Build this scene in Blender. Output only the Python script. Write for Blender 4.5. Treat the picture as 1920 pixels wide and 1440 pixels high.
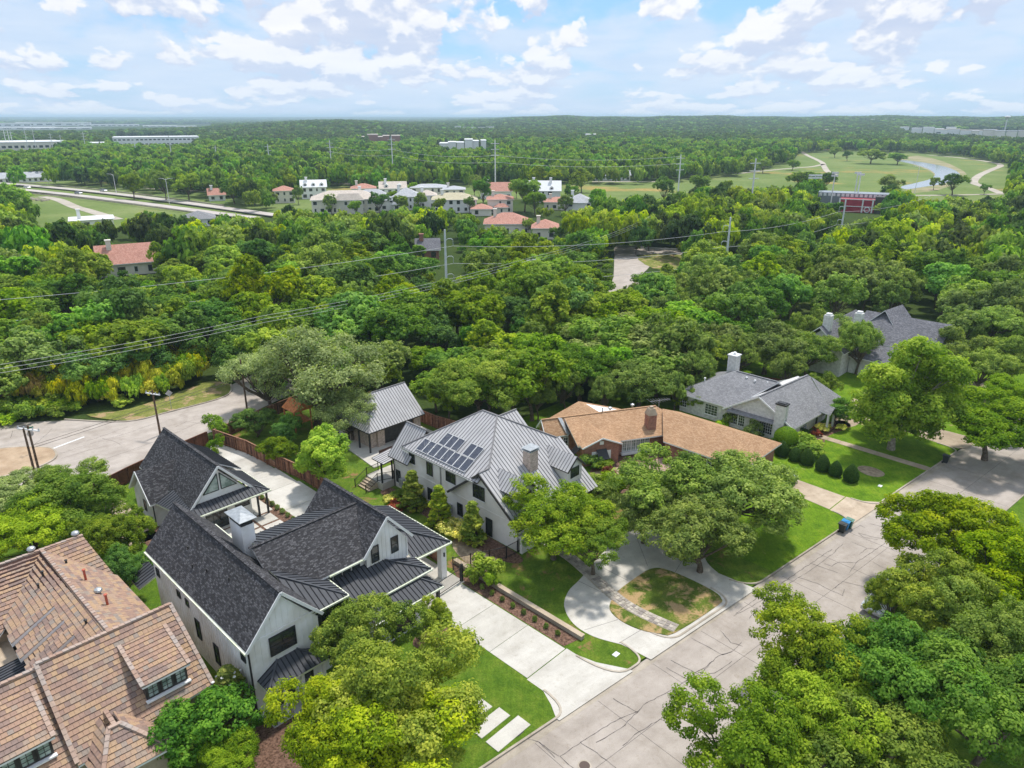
import bpy, bmesh, math, random
import numpy as np
from mathutils import Vector, Matrix
random.seed(7); rng = np.random.default_rng(7)
for o in list(bpy.data.objects): bpy.data.objects.remove(o)
scene = bpy.context.scene
COL = scene.collection
R = math.radians
# ---------------------------------------------------------------- camera
FPX, HC = 1350.0, 40.0
PITCH = math.atan((720-218)/FPX)
cam = bpy.data.cameras.new('camera'); camo = bpy.data.objects.new('camera', cam); COL.objects.link(camo)
cam.sensor_width = 36; cam.lens = 36*FPX/1920; cam.clip_start = .5; cam.clip_end = 60000
camo.location = (0, 0, HC); camo.rotation_euler = (R(90)-PITCH, 0, 0)
scene.camera = camo
# ---------------------------------------------------------------- light
SUN_EL, SUN_AZ = R(66), R(28)      # azimuth measured from +Y towards +X
world = bpy.data.worlds.new('World'); scene.world = world; world.use_nodes = True
sun = bpy.data.lights.new('sun', 'SUN'); sun.energy = 2.3; sun.angle = R(5); sun.color = (1, .955, .88)
suno = bpy.data.objects.new('sun', sun); COL.objects.link(suno)
sd = Vector((math.sin(SUN_AZ)*math.cos(SUN_EL), math.cos(SUN_AZ)*math.cos(SUN_EL), math.sin(SUN_EL)))
suno.rotation_euler = sd.to_track_quat('Z', 'Y').to_euler(); suno.location = (0, 0, 120)
scene.view_settings.view_transform = 'Standard'; scene.view_settings.look = 'None'
scene.view_settings.exposure = 0.86; scene.view_settings.gamma = 1; scene.view_settings.use_curve_mapping = False
scene.render.engine = 'CYCLES'
scene.cycles.max_bounces = 6; scene.cycles.diffuse_bounces = 3; scene.cycles.volume_bounces = 1; scene.cycles.transparent_max_bounces = 8

CL0 = .29
def sky():
    nt = world.node_tree; nt.nodes.clear(); N = nt.nodes.new; Lk = nt.links.new
    out = N('ShaderNodeOutputWorld'); bg = N('ShaderNodeBackground'); bg.inputs['Strength'].default_value = .1
    st = N('ShaderNodeTexSky'); st.sky_type = 'NISHITA'; st.sun_disc = False
    st.sun_elevation = SUN_EL; st.sun_rotation = SUN_AZ; st.air_density = 1; st.dust_density = .6; st.ozone_density = 1.2
    tc = N('ShaderNodeTexCoord'); sep = N('ShaderNodeSeparateXYZ'); Lk(tc.outputs['Generated'], sep.inputs[0])
    def M(op, a, b=None, c=None, clamp=False):
        n = N('ShaderNodeMath'); n.operation = op; n.use_clamp = clamp
        for i, v in enumerate((a, b, c)):
            if v is None: continue
            if isinstance(v, (int, float)): n.inputs[i].default_value = v
            else: Lk(v, n.inputs[i])
        return n.outputs[0]
    az = M('ARCTAN2', sep.outputs[0], sep.outputs[1])
    el = M('ARCSINE', M('MAXIMUM', sep.outputs[2], 0.0))
    # cloud banks get smaller and flatter towards the horizon
    v = M('LOGARITHM', M('ADD', el, .045), 2.718)
    den = M('ADD', .36, M('MULTIPLY', el, .25))
    u = M('DIVIDE', az, den)
    def vec(ou, ov, su=1.0, sv=1.0):
        cb = N('ShaderNodeCombineXYZ'); Lk(M('MULTIPLY_ADD', u, su, ou), cb.inputs[0]); Lk(M('MULTIPLY_ADD', v, sv, ov), cb.inputs[1]); return cb.outputs[0]
    def fbm(vv, scale, detail, rough, dist=0):
        n = N('ShaderNodeTexNoise'); n.noise_dimensions = '2D'; n.inputs['Scale'].default_value = scale
        n.inputs['Detail'].default_value = detail; n.inputs['Roughness'].default_value = rough; n.inputs['Distortion'].default_value = dist
        Lk(vv, n.inputs['Vector']); return n
    def billow(vv, sc):
        w = fbm(vv, sc*1.1, 5, .6); wm = N('ShaderNodeVectorMath'); wm.operation = 'MULTIPLY_ADD'; Lk(w.outputs['Color'], wm.inputs[0]); wm.inputs[1].default_value = (.26/sc*3, .20/sc*3, 0); Lk(vv, wm.inputs[2])
        n = N('ShaderNodeTexVoronoi'); n.voronoi_dimensions = '2D'; n.feature = 'SMOOTH_F1'; n.inputs['Smoothness'].default_value = .35; n.inputs['Scale'].default_value = sc; n.inputs['Detail'].default_value = 3; n.inputs['Roughness'].default_value = .5; Lk(wm.outputs[0], n.inputs['Vector']); return n.outputs['Distance']
    def density(dv):
        a1 = fbm(vec(3.1, dv, 1, .5), 2.1, 9, .55, .15).outputs['Fac']; bl = billow(vec(1.7, dv, 1, .56), 5.4)
        return M('ADD', a1, M('MULTIPLY', M('SUBTRACT', .42, bl), .42))
    A1 = density(0.0); A2 = density(.06)
    B1 = fbm(vec(9.7, 4.6, .5, .6), 2.6, 3, .5).outputs['Fac']
    dens = M('ADD', A1, M('MULTIPLY', M('SUBTRACT', B1, .5), .5))
    mr = N('ShaderNodeMapRange'); mr.interpolation_type = 'SMOOTHSTEP'; Lk(dens, mr.inputs[0])
    mr.inputs[1].default_value = CL0; mr.inputs[2].default_value = CL0+.10
    mask = M('MULTIPLY', mr.outputs[0], .96)
    lit = N('ShaderNodeMapRange'); lit.interpolation_type = 'SMOOTHSTEP'; Lk(M('SUBTRACT', A1, A2), lit.inputs[0]); lit.inputs[1].default_value = -.09; lit.inputs[2].default_value = .10
    veil = fbm(vec(5.0, 2.0, .7, 1.3), 5, 6, .55).outputs['Fac']
    sh = M('ADD', M('MULTIPLY', lit.outputs[0], .85), M('MULTIPLY', M('SUBTRACT', veil, .38), .6), clamp=True)
    cc = N('ShaderNodeMixRGB'); Lk(sh, cc.inputs[0]); cc.inputs[1].default_value = (3.45, 3.95, 5.0, 1); cc.inputs[2].default_value = (5.55, 5.6, 5.75, 1)
    skb = N('ShaderNodeMixRGB'); skb.blend_type = 'MULTIPLY'; skb.inputs[0].default_value = 1; Lk(st.outputs[0], skb.inputs[1]); skb.inputs[2].default_value = (.80, .86, .98, 1)
    skm = N('ShaderNodeMixRGB'); skm.inputs[0].default_value = .65; Lk(skb.outputs[0], skm.inputs[1]); skm.inputs[2].default_value = (1.55, 3.25, 5.3, 1)
    # bright pale air near the horizon
    hz = N('ShaderNodeMapRange'); hz.interpolation_type = 'SMOOTHSTEP'; Lk(el, hz.inputs[0]); hz.inputs[1].default_value = 0; hz.inputs[2].default_value = .11
    hz.inputs[3].default_value = .45; hz.inputs[4].default_value = .0
    bk = fbm(vec(21.0, 7.0, .8, .7), 3.0, 7, .52, .1).outputs['Fac']; bm2 = N('ShaderNodeMapRange'); bm2.interpolation_type = 'SMOOTHSTEP'; Lk(bk, bm2.inputs[0]); bm2.inputs[1].default_value = .34; bm2.inputs[2].default_value = .56
    back = N('ShaderNodeMixRGB'); Lk(M('MULTIPLY', bm2.outputs[0], .85), back.inputs[0]); Lk(skm.outputs[0], back.inputs[1])
    bkc = N('ShaderNodeMixRGB'); Lk(veil, bkc.inputs[0]); bkc.inputs[1].default_value = (3.1, 4.0, 5.3, 1); bkc.inputs[2].default_value = (4.7, 5.05, 5.6, 1); Lk(bkc.outputs[0], back.inputs[2])
    mix = N('ShaderNodeMixRGB'); Lk(mask, mix.inputs[0]); Lk(back.outputs[0], mix.inputs[1]); Lk(cc.outputs[0], mix.inputs[2])
    mx2 = N('ShaderNodeMixRGB'); Lk(hz.outputs[0], mx2.inputs[0]); Lk(mix.outputs[0], mx2.inputs[1]); mx2.inputs[2].default_value = (3.6, 4.45, 5.55, 1)
    Lk(mx2.outputs[0], bg.inputs[0]); Lk(bg.outputs[0], out.inputs[0])
sky()

# ---------------------------------------------------------------- survey frame
# ground distances were measured once from the known height and tilt; (a,b) is the street-side grid: a along the houses, b away from the street
TH = R(44)
AX = (math.sin(TH), math.cos(TH)); BX = (-math.cos(TH), math.sin(TH))
def W(a, b, z=0.0): return Vector((a*AX[0]+b*BX[0], a*AX[1]+b*BX[1], z))
def G(x, y, z=0.0):
    u = (x-960)/FPX; v = (y-720)/FPX
    f = math.cos(PITCH)-v*math.sin(PITCH); d = math.sin(PITCH)+v*math.cos(PITCH)
    s = (HC-z)/d
    return Vector((u*s, f*s, z))
def AB(p): return (p.x*AX[0]+p.y*AX[1], p.x*BX[0]+p.y*BX[1])
def PX(p):
    Z = p.z-HC
    fw = p.y*math.cos(PITCH)-Z*math.sin(PITCH); dn = -p.y*math.sin(PITCH)-Z*math.cos(PITCH)
    return (960+FPX*p.x/fw, 720+FPX*dn/fw) if fw > 1 else (-9999, -9999)
# ---------------------------------------------------------------- materials
MATS = {}
def mat(name, col, rough=.8, spec=.3, metal=0.0, build=None):
    if name in MATS: return MATS[name]
    m = bpy.data.materials.new(name); m.use_nodes = True; nt = m.node_tree
    b = nt.nodes['Principled BSDF']; b.inputs['Base Color'].default_value = (*col, 1); b.inputs['Roughness'].default_value = rough
    b.inputs['Specular IOR Level'].default_value = spec; b.inputs['Metallic'].default_value = metal
    if build: build(nt, b)
    MATS[name] = m; return m
class NT:
    def __init__(s, nt): s.nt = nt
    def n(s, t, **k):
        x = s.nt.nodes.new(t)
        for a, v in k.items(): setattr(x, a, v)
        return x
    def l(s, a, b): s.nt.links.new(a, b)
    def coord(s, which='Object', scale=(1, 1, 1), rot=(0, 0, 0)):
        t = s.n('ShaderNodeTexCoord'); mp = s.n('ShaderNodeMapping'); s.l(t.outputs[which], mp.inputs[0]); mp.inputs['Scale'].default_value = scale; mp.inputs['Rotation'].default_value = rot
        return mp.outputs[0]
    def noise(s, vec, sc, det=4, rough=.55, dist=0):
        n = s.n('ShaderNodeTexNoise'); n.inputs['Scale'].default_value = sc; n.inputs['Detail'].default_value = det; n.inputs['Roughness'].default_value = rough; n.inputs['Distortion'].default_value = dist
        if vec is not None: s.l(vec, n.inputs['Vector'])
        return n.outputs['Fac']
    def ramp(s, fac, stops):
        r = s.n('ShaderNodeValToRGB'); s.l(fac, r.inputs[0]); e = r.color_ramp.elements
        while len(e) < len(stops): e.new(.5)
        for i, (p, c) in enumerate(stops): e[i].position = p; e[i].color = (*c, 1) if len(c) == 3 else c
        return r.outputs[0]
    def mix(s, fac, a, b, mode='MIX'):
        m = s.n('ShaderNodeMixRGB', blend_type=mode)
        for i, v in enumerate((fac, a, b)):
            if isinstance(v, (int, float)): m.inputs[i].default_value = v
            elif isinstance(v, tuple): m.inputs[i].default_value = (*v, 1)
            else: s.l(v, m.inputs[i])
        return m.outputs[0]
    def math(s, op, a, b=0.0):
        m = s.n('ShaderNodeMath', operation=op)
        for i, v in enumerate((a, b)):
            if isinstance(v, (int, float)): m.inputs[i].default_value = v
            else: s.l(v, m.inputs[i])
        return m.outputs[0]
    def bump(s, h, strength, dist, bsdf):
        b = s.n('ShaderNodeBump'); b.inputs['Strength'].default_value = strength; b.inputs['Distance'].default_value = dist
        s.l(h, b.inputs['Height']); s.l(b.outputs[0], bsdf.inputs['Normal'])
    def attr(s, name='tint'):
        a = s.n('ShaderNodeAttribute'); a.attribute_name = name; return a.outputs['Fac']
def noisy(c0, c1, sc=1.2, det=6, bump=0.0, bsc=30, coord='Object', big=None):
    def f(nt, b):
        t = NT(nt); v = t.coord(coord)
        col = t.ramp(t.noise(v, sc, det), [(.35, c0), (.65, c1)])
        if big: col = t.mix(t.ramp(t.noise(v, big, 3), [(.42, (0, 0, 0)), (.62, (1, 1, 1))]), col, t.mix(1.0, col, (.86, .84, .8), 'MULTIPLY'))
        t.l(col, b.inputs['Base Color'])
        if bump: t.bump(t.noise(v, bsc, 5), bump, .02, b)
    return f
def concrete_build(c0, c1, stain=.85):
    def f(nt, b):
        t = NT(nt); v = t.coord('Object')
        col = t.ramp(t.noise(v, .55, 8, .62), [(.3, c0), (.7, c1)])
        fine = t.ramp(t.noise(v, 14, 3, .6), [(.3, (.9, .9, .9)), (.7, (1.04, 1.04, 1.04))])
        col = t.mix(1.0, col, fine, 'MULTIPLY')
        st = t.ramp(t.noise(v, .22, 7, .7, .6), [(.46, (1, 1, 1)), (.66, (stain, stain*.985, stain*.96))])
        col = t.mix(1.0, col, st, 'MULTIPLY')
        sp = t.ramp(t.noise(v, 2.3, 9, .8), [(.54, (1, 1, 1)), (.68, (.80, .775, .73))])
        oi = t.n('ShaderNodeObjectInfo'); rv = t.ramp(oi.outputs['Random'], [(0, (.92, .915, .90)), (1, (1.05, 1.05, 1.05))]); col = t.mix(1.0, col, rv, 'MULTIPLY')
        tcn = t.n('ShaderNodeTexCoord'); mp = t.n('ShaderNodeMapping', vector_type='TEXTURE'); t.l(tcn.outputs['Object'], mp.inputs[0]); mp.inputs['Rotation'].default_value = (0, 0, R(39)); mp.inputs['Scale'].default_value = (14, 1, 1)
        tr = t.ramp(t.noise(mp.outputs[0], .9, 5, .6), [(.35, (.93, .925, .915)), (.65, (1.04, 1.04, 1.04))])
        t.l(t.mix(1.0, t.mix(1.0, col, sp, 'MULTIPLY'), tr, 'MULTIPLY'), b.inputs['Base Color'])
        t.bump(t.noise(v, 40, 4), .15, .01, b)
    return f
def shingle_build(c0, c1, c2, w=.33, h=.14):
    def f(nt, b):
        t = NT(nt); uv = t.n('ShaderNodeUVMap'); v = uv.outputs[0]
        br = t.n('ShaderNodeTexBrick'); t.l(v, br.inputs['Vector']); br.inputs['Scale'].default_value = 1
        br.inputs['Brick Width'].default_value = w; br.inputs['Row Height'].default_value = h; br.inputs['Mortar Size'].default_value = .008
        br.inputs['Color1'].default_value = (0, 0, 0, 1); br.inputs['Color2'].default_value = (1, 1, 1, 1); br.inputs['Mortar'].default_value = (.0, .0, .0, 1); br.inputs['Bias'].default_value = 0
        br.offset_frequency = 2; br.squash = .6; br.squash_frequency = 3
        col = t.ramp(t.mix(.6, br.outputs['Color'], t.noise(v, 7.5, 7, .78)), [(.2, c0), (.5, c1), (.75, c2)])
        big = t.ramp(t.noise(v, .35, 5), [(.3, (.88, .88, .88)), (.7, (1.1, 1.1, 1.1))])
        col = t.mix(1.0, col, big, 'MULTIPLY')
        col = t.mix(t.math('MULTIPLY', br.outputs['Fac'], .55), col, tuple(x*.5 for x in c0))
        t.l(col, b.inputs['Base Color'])
        t.bump(t.math('SUBTRACT', t.noise(v, 60, 3), t.math('MULTIPLY', br.outputs['Fac'], 1.2)), .5, .012, b)
    return f
def brick_build(c0, c1, mortar, w=.22, h=.075, ms=.012):
    def f(nt, b):
        t = NT(nt); v = t.n('ShaderNodeUVMap').outputs[0]
        br = t.n('ShaderNodeTexBrick'); t.l(v, br.inputs['Vector']); br.inputs['Scale'].default_value = 1
        br.inputs['Brick Width'].default_value = w; br.inputs['Row Height'].default_value = h; br.inputs['Mortar Size'].default_value = ms
        br.inputs['Color1'].default_value = (*c0, 1); br.inputs['Color2'].default_value = (*c1, 1); br.inputs['Mortar'].default_value = (*mortar, 1)
        col = t.mix(1.0, br.outputs['Color'], t.ramp(t.noise(v, 2.5, 6), [(.3, (.75, .75, .75)), (.7, (1.15, 1.15, 1.15))]), 'MULTIPLY')
        t.l(col, b.inputs['Base Color']); t.bump(t.math('SUBTRACT', 1.0, br.outputs['Fac']), .6, .01, b)
    return f
def tint_build(stops, nz=.25, sc=6, bump=0):
    def f(nt, b):
        t = NT(nt); a = t.attr(); v = t.coord('Object')
        col = t.ramp(a, stops)
        col = t.mix(1.0, col, t.ramp(t.noise(v, sc, 5), [(.25, (1-nz,)*3), (.75, (1+nz,)*3)]), 'MULTIPLY')
        t.l(col, b.inputs['Base Color'])
        if bump: t.bump(t.noise(v, 35, 4), bump, .01, b)
    return f
def lawn_build(c0, c1, c2, patch=None, dry=(.22, .16, .07), s=0.0):
    def f(nt, b):
        t = NT(nt); v = t.coord('Object')
        col = t.ramp(t.noise(v, .55, 7, .68), [(.32, c0), (.52, c1), (.70, c2)])
        col = t.mix(1.0, col, t.ramp(t.noise(v, 9, 6, .8), [(.28, (.45, .47, .42)), (.72, (1.5, 1.45, 1.35))]), 'MULTIPLY')
        col = t.mix(1.0, col, t.ramp(t.noise(t.coord('Object', (1, .25, 1), (0, 0, R(46))), 3.5, 3, .7), [(.3, (.82, .85, .8)), (.7, (1.12, 1.1, 1.1))]), 'MULTIPLY')
        if patch:
            col = t.mix(t.ramp(t.math('ADD', t.math('MULTIPLY', t.noise(v, .42, 4, .6, .4), .8), t.math('MULTIPLY', t.noise(v, 5, 5, .7), .2)), [(patch, (0, 0, 0)), (patch+.07, (1, 1, 1))]), col, t.mix(t.noise(v, 6, 4), dry, tuple(x*1.7 for x in dry)))
        t.l(col, b.inputs['Base Color']); t.bump(t.noise(v, 22, 6, .8), 1.0, .06, b)
    return f
LG = 2.25
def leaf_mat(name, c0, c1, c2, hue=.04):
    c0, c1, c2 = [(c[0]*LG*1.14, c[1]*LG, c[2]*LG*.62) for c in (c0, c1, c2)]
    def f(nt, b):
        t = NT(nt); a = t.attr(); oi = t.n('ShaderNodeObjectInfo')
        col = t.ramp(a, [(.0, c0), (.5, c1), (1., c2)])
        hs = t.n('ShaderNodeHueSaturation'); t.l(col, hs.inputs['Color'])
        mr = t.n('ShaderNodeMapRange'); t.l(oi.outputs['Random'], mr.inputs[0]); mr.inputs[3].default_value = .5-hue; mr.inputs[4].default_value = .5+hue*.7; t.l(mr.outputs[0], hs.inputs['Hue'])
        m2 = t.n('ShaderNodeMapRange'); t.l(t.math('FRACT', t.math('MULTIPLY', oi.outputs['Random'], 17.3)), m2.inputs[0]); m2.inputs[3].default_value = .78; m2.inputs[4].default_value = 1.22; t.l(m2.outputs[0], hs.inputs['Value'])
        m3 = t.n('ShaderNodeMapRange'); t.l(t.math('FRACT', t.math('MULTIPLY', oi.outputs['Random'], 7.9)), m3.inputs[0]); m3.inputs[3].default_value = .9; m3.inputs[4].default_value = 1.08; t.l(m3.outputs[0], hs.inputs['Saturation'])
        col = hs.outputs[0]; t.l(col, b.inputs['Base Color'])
        tr = t.n('ShaderNodeBsdfTranslucent'); t.l(t.mix(1.0, col, (1.25, 1.35, .55), 'MULTIPLY'), tr.inputs[0])
        ms = t.n('ShaderNodeMixShader'); ms.inputs[0].default_value = .42; t.l(b.outputs[0], ms.inputs[1]); t.l(tr.outputs[0], ms.inputs[2])
        out = [n for n in nt.nodes if n.type == 'OUTPUT_MATERIAL'][0]; t.l(ms.outputs[0], out.inputs[0])
    return mat(name, c1, .7, .12, build=f)

LEAF = {
 'bright': leaf_mat('leaf_bright_green', (.036, .075, .010), (.112, .178, .016), (.22, .275, .03), .010),
 'lime': leaf_mat('leaf_lime_green', (.042, .10, .010), (.105, .20, .016), (.20, .285, .03), .01),
 'green': leaf_mat('leaf_mid_green', (.032, .074, .013), (.076, .140, .019), (.145, .215, .034), .015),
 'dark': leaf_mat('leaf_dark_green', (0.020, 0.059, 0.017), (0.049, 0.115, 0.025), (0.098, 0.182, 0.039), .02),
 'olive': leaf_mat('leaf_live_oak', (0.033, 0.065, 0.025), (0.083, 0.138, 0.048), (0.160, 0.222, 0.083), .012),
 'grey': leaf_mat('leaf_grey_green', (0.054, 0.089, 0.054), (0.124, 0.178, 0.108), (0.216, 0.277, 0.169), .006),
 'magnolia': leaf_mat('leaf_magnolia', (.03, .06, .012), (.085, .135, .025), (.24, .28, .07), .01),
 'cane': leaf_mat('leaf_yellow_cane', (.09, .12, .012), (.22, .26, .024), (.38, .38, .06), .014),
 'tan': leaf_mat('leaf_dry_cane', (.14, .12, .04), (.27, .23, .07), (.4, .34, .13), .02),
 'ash': leaf_mat('leaf_ash', (.036, .080, .010), (.085, .150, .015), (.155, .215, .028), .005),
 'topiary': leaf_mat('leaf_topiary', (.010, .032, .010), (.022, .06, .014), (.05, .10, .02), .01),
 'pale': leaf_mat('leaf_variegated', (.13, .19, .04), (.30, .34, .12), (.62, .62, .36), .01),
 'red': leaf_mat('leaf_purple_red', (.05, .012, .012), (.11, .03, .03), (.17, .06, .04), .01),
 'forest': leaf_mat('leaf_forest', (0.024, 0.068, 0.016), (0.065, 0.142, 0.024), (0.142, 0.236, 0.041), .035),
}
BARK = mat('bark', (.12, .09, .065), .95, .1, build=noisy((.07, .055, .042), (.19, .15, .115), 6, 6, .6, 25))
BARK_PALE = mat('bark_pale', (.3, .26, .2), .95, .1, build=noisy((.18, .15, .12), (.42, .37, .3), 4, 6, .5, 20))
WHITE = mat('white_paint', (.78, .78, .78), .6, .3, build=noisy((.78, .785, .79), (.84, .84, .845), .8, 6, .05, 12, big=.5))
STUCCO = mat('white_stucco', (.72, .70, .68), .9, .2, build=noisy((.76, .74, .715), (.83, .81, .785), .6, 7, .25, 25, big=.35))
WBRICK = mat('white_painted_brick', (.74, .73, .70), .75, .2, build=brick_build((.74, .73, .70), (.70, .69, .66), (.60, .59, .57)))
TRIM = mat('cream_gutter', (.70, .72, .58), .5, .3, build=noisy((.62, .66, .48), (.76, .77, .66), 1.5))
TRIMW = mat('white_trim', (.76, .76, .76), .5, .3, build=noisy((.72, .72, .72), (.79, .79, .79), 2))
BLACK = mat('black_metal', (.022, .022, .024), .45, .4, build=noisy((.018, .018, .02), (.03, .03, .032), 5))
DARKF = mat('dark_fascia', (.05, .045, .042), .6, .3, build=noisy((.04, .036, .034), (.065, .06, .055), 3))
GLASS = mat('window_glass', (.022, .028, .03), .06, .8, build=noisy((.012, .016, .018), (.05, .06, .06), .8, 3))
GLASSL = mat('window_glass_curtained', (.30, .36, .34), .12, .6, build=noisy((.16, .22, .20), (.46, .52, .5), 1.6, 3))
SHINGLE = mat('charcoal_shingle', (.05, .05, .055), .95, .15, build=shingle_build((0.032, 0.030, 0.033), (0.055, 0.054, 0.058), (0.145, 0.143, 0.152), .26, .12))
SHINGLE_O = mat('tan_shingle', (.4, .25, .16), .95, .15, build=shingle_build((0.319, 0.183, 0.104), (0.413, 0.254, 0.147), (0.519, 0.342, 0.212)))
SHINGLE_G = mat('grey_shingle', (.22, .22, .23), .95, .15, build=shingle_build((0.180, 0.180, 0.192), (0.240, 0.240, 0.252), (0.312, 0.312, 0.324)))
SHINGLE_D = mat('slate_grey_shingle', (.15, .15, .165), .95, .15, build=shingle_build((.09, .09, .10), (.15, .15, .168), (.23, .23, .25)))
METAL_D = mat('dark_seam_metal', (.06, .064, .075), .6, .22, 0, build=noisy((.056, .060, .070), (.074, .078, .090), .7, 4))
METAL_G = mat('grey_seam_metal', (.33, .32, .325), .55, .25, 0, build=noisy((0.392, 0.385, 0.392), (0.462, 0.455, 0.462), .6, 5))
METAL_R = mat('grey_seam_rib', (.19, .185, .19), .6, .25)
METAL_DR = mat('dark_seam_rib', (.022, .023, .028), .7, .2)
GALV = mat('galvanised_steel', (.42, .44, .45), .4, .5, .6, build=noisy((.36, .38, .39), (.5, .52, .53), 3))
STEELP = mat('pole_steel', (.6, .63, .65), .6, .3, 0, build=noisy((.52, .55, .57), (.66, .69, .71), .5))
TILE = mat('clay_roof_tile', (.4, .26, .18), .85, .2, build=tint_build([(0, (0.228, 0.165, 0.142)), (.2, (0.291, 0.194, 0.154)), (.4, (0.353, 0.228, 0.165)), (.62, (0.399, 0.268, 0.165)), (.82, (0.359, 0.251, 0.182)), (1, (0.268, 0.222, 0.188))], .16, 7, .3))
TILE_BASE = mat('tile_underlay', (.06, .035, .03), .95, .1)
TILE_CAP = mat('tile_ridge_cap', (.36, .27, .22), .85, .2, build=tint_build([(0, (.33, .22, .17)), (.5, (.42, .31, .25)), (1, (.36, .31, .28))], .15, 7, .3))
WOOD = mat('fence_cedar', (.2, .1, .06), .85, .2, build=tint_build([(0, (.055, .028, .022)), (.3, (.15, .07, .045)), (.6, (.26, .125, .075)), (1, (.36, .21, .14))], .45, 3.0, .4))
WOOD_D = mat('fence_stained', (.1, .04, .025), .8, .25, build=tint_build([(0, (.085, .032, .020)), (.5, (.125, .046, .026)), (1, (.16, .066, .036))], .3, 3.0, .3))
POLEW = mat('pole_wood', (.13, .085, .06), .9, .1, build=noisy((.08, .05, .035), (.19, .13, .09), 3, 6, .5))
ORANGEW = mat('playset_cedar', (.5, .17, .06), .7, .3, build=noisy((.38, .12, .04), (.6, .22, .08), 3))
STONE = mat('rubble_stone', (.4, .3, .24), .9, .2, build=brick_build((.56, .40, .32), (.22, .13, .11), (.62, .54, .46), .24, .10, .022))
BRICK = mat('red_brick', (.3, .12, .08), .9, .2, build=brick_build((.36, .135, .085), (.25, .085, .06), (.40, .28, .22)))
CONC = mat('new_concrete', (.55, .53, .5), .9, .2, build=concrete_build((0.514, 0.489, 0.451), (0.603, 0.578, 0.533), .84))
CONC_O = mat('street_concrete', (.42, .38, .36), .9, .2, build=concrete_build((0.379, 0.333, 0.299), (0.479, 0.426, 0.386), .82))
CONC_T = mat('tan_concrete', (.5, .4, .3), .9, .2, build=concrete_build((0.396, 0.312, 0.228), (0.540, 0.444, 0.342), .78))
CURB = mat('curb_concrete', (.5, .44, .37), .9, .2, build=concrete_build((0.372, 0.324, 0.264), (0.528, 0.468, 0.396), .72))
CRACK = mat('tar_crack', (.1, .09, .09), .8, .2, build=noisy((.07, .063, .062), (.2, .18, .17), 2))
PAINTW = mat('road_paint', (.75, .75, .75), .7, .2, build=noisy((.62, .62, .62), (.8, .8, .8), 1.5))
MULCH = mat('bark_mulch', (.14, .08, .055), 1, .1, build=noisy((.07, .04, .028), (.24, .145, .105), 7, 8, 1.0, 40))
SOIL = mat('bare_soil', (.26, .2, .14), 1, .1, build=noisy((.2, .15, .1), (.36, .29, .2), 2, 7, .6, 30))
LAWN1 = mat('mown_lawn', (.05, .12, .015), 1, .1, build=lawn_build((0.067, 0.140, 0.015), (0.107, 0.189, 0.020), (0.183, 0.244, 0.037)))
LAWN2 = mat('patchy_lawn', (.07, .12, .02), 1, .1, build=lawn_build((0.069, 0.138, 0.016), (0.115, 0.190, 0.023), (0.184, 0.241, 0.034), .56, (.20, .12, .055)))
LAWN3 = mat('fresh_lawn', (.05, .12, .015), 1, .1, build=lawn_build((0.078, 0.168, 0.011), (0.134, 0.241, 0.016), (0.202, 0.291, 0.025), .64, (.26, .2, .1)))
LAWN4 = mat('dry_island_lawn', (.12, .14, .04), 1, .1, build=lawn_build((.07, .125, .016), (.12, .17, .03), (.19, .2, .05), .50, (.32, .22, .11)))
VERGE = mat('verge_grass', (.2, .2, .06), 1, .1, build=lawn_build((.13, .17, .04), (.20, .22, .06), (.27, .26, .10), .52, (.28, .2, .11)))
MEADOW = mat('meadow_grass', (.1, .16, .05), 1, .1)
ORANGE = mat('orange_cushion', (.62, .14, .05), .8, .2, build=noisy((.5, .1, .04), (.7, .19, .08), 8))
TERRA = mat('terracotta_roof', (.5, .2, .13), .85, .2, build=shingle_build((.36, .165, .125), (.47, .235, .18), (.55, .31, .25), .3, .35))
SOLAR = mat('solar_cells', (.04, .05, .09), .18, .6, build=brick_build((0.034, 0.040, 0.065), (0.043, 0.050, 0.077), (0.124, 0.136, 0.167), .16, .16, .008))
WIREM = mat('cable_aluminium', (.55, .56, .57), .6, .3)
STEELPANE = mat('car_paint_silver', (.55, .57, .6), .25, .6, .5)
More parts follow.
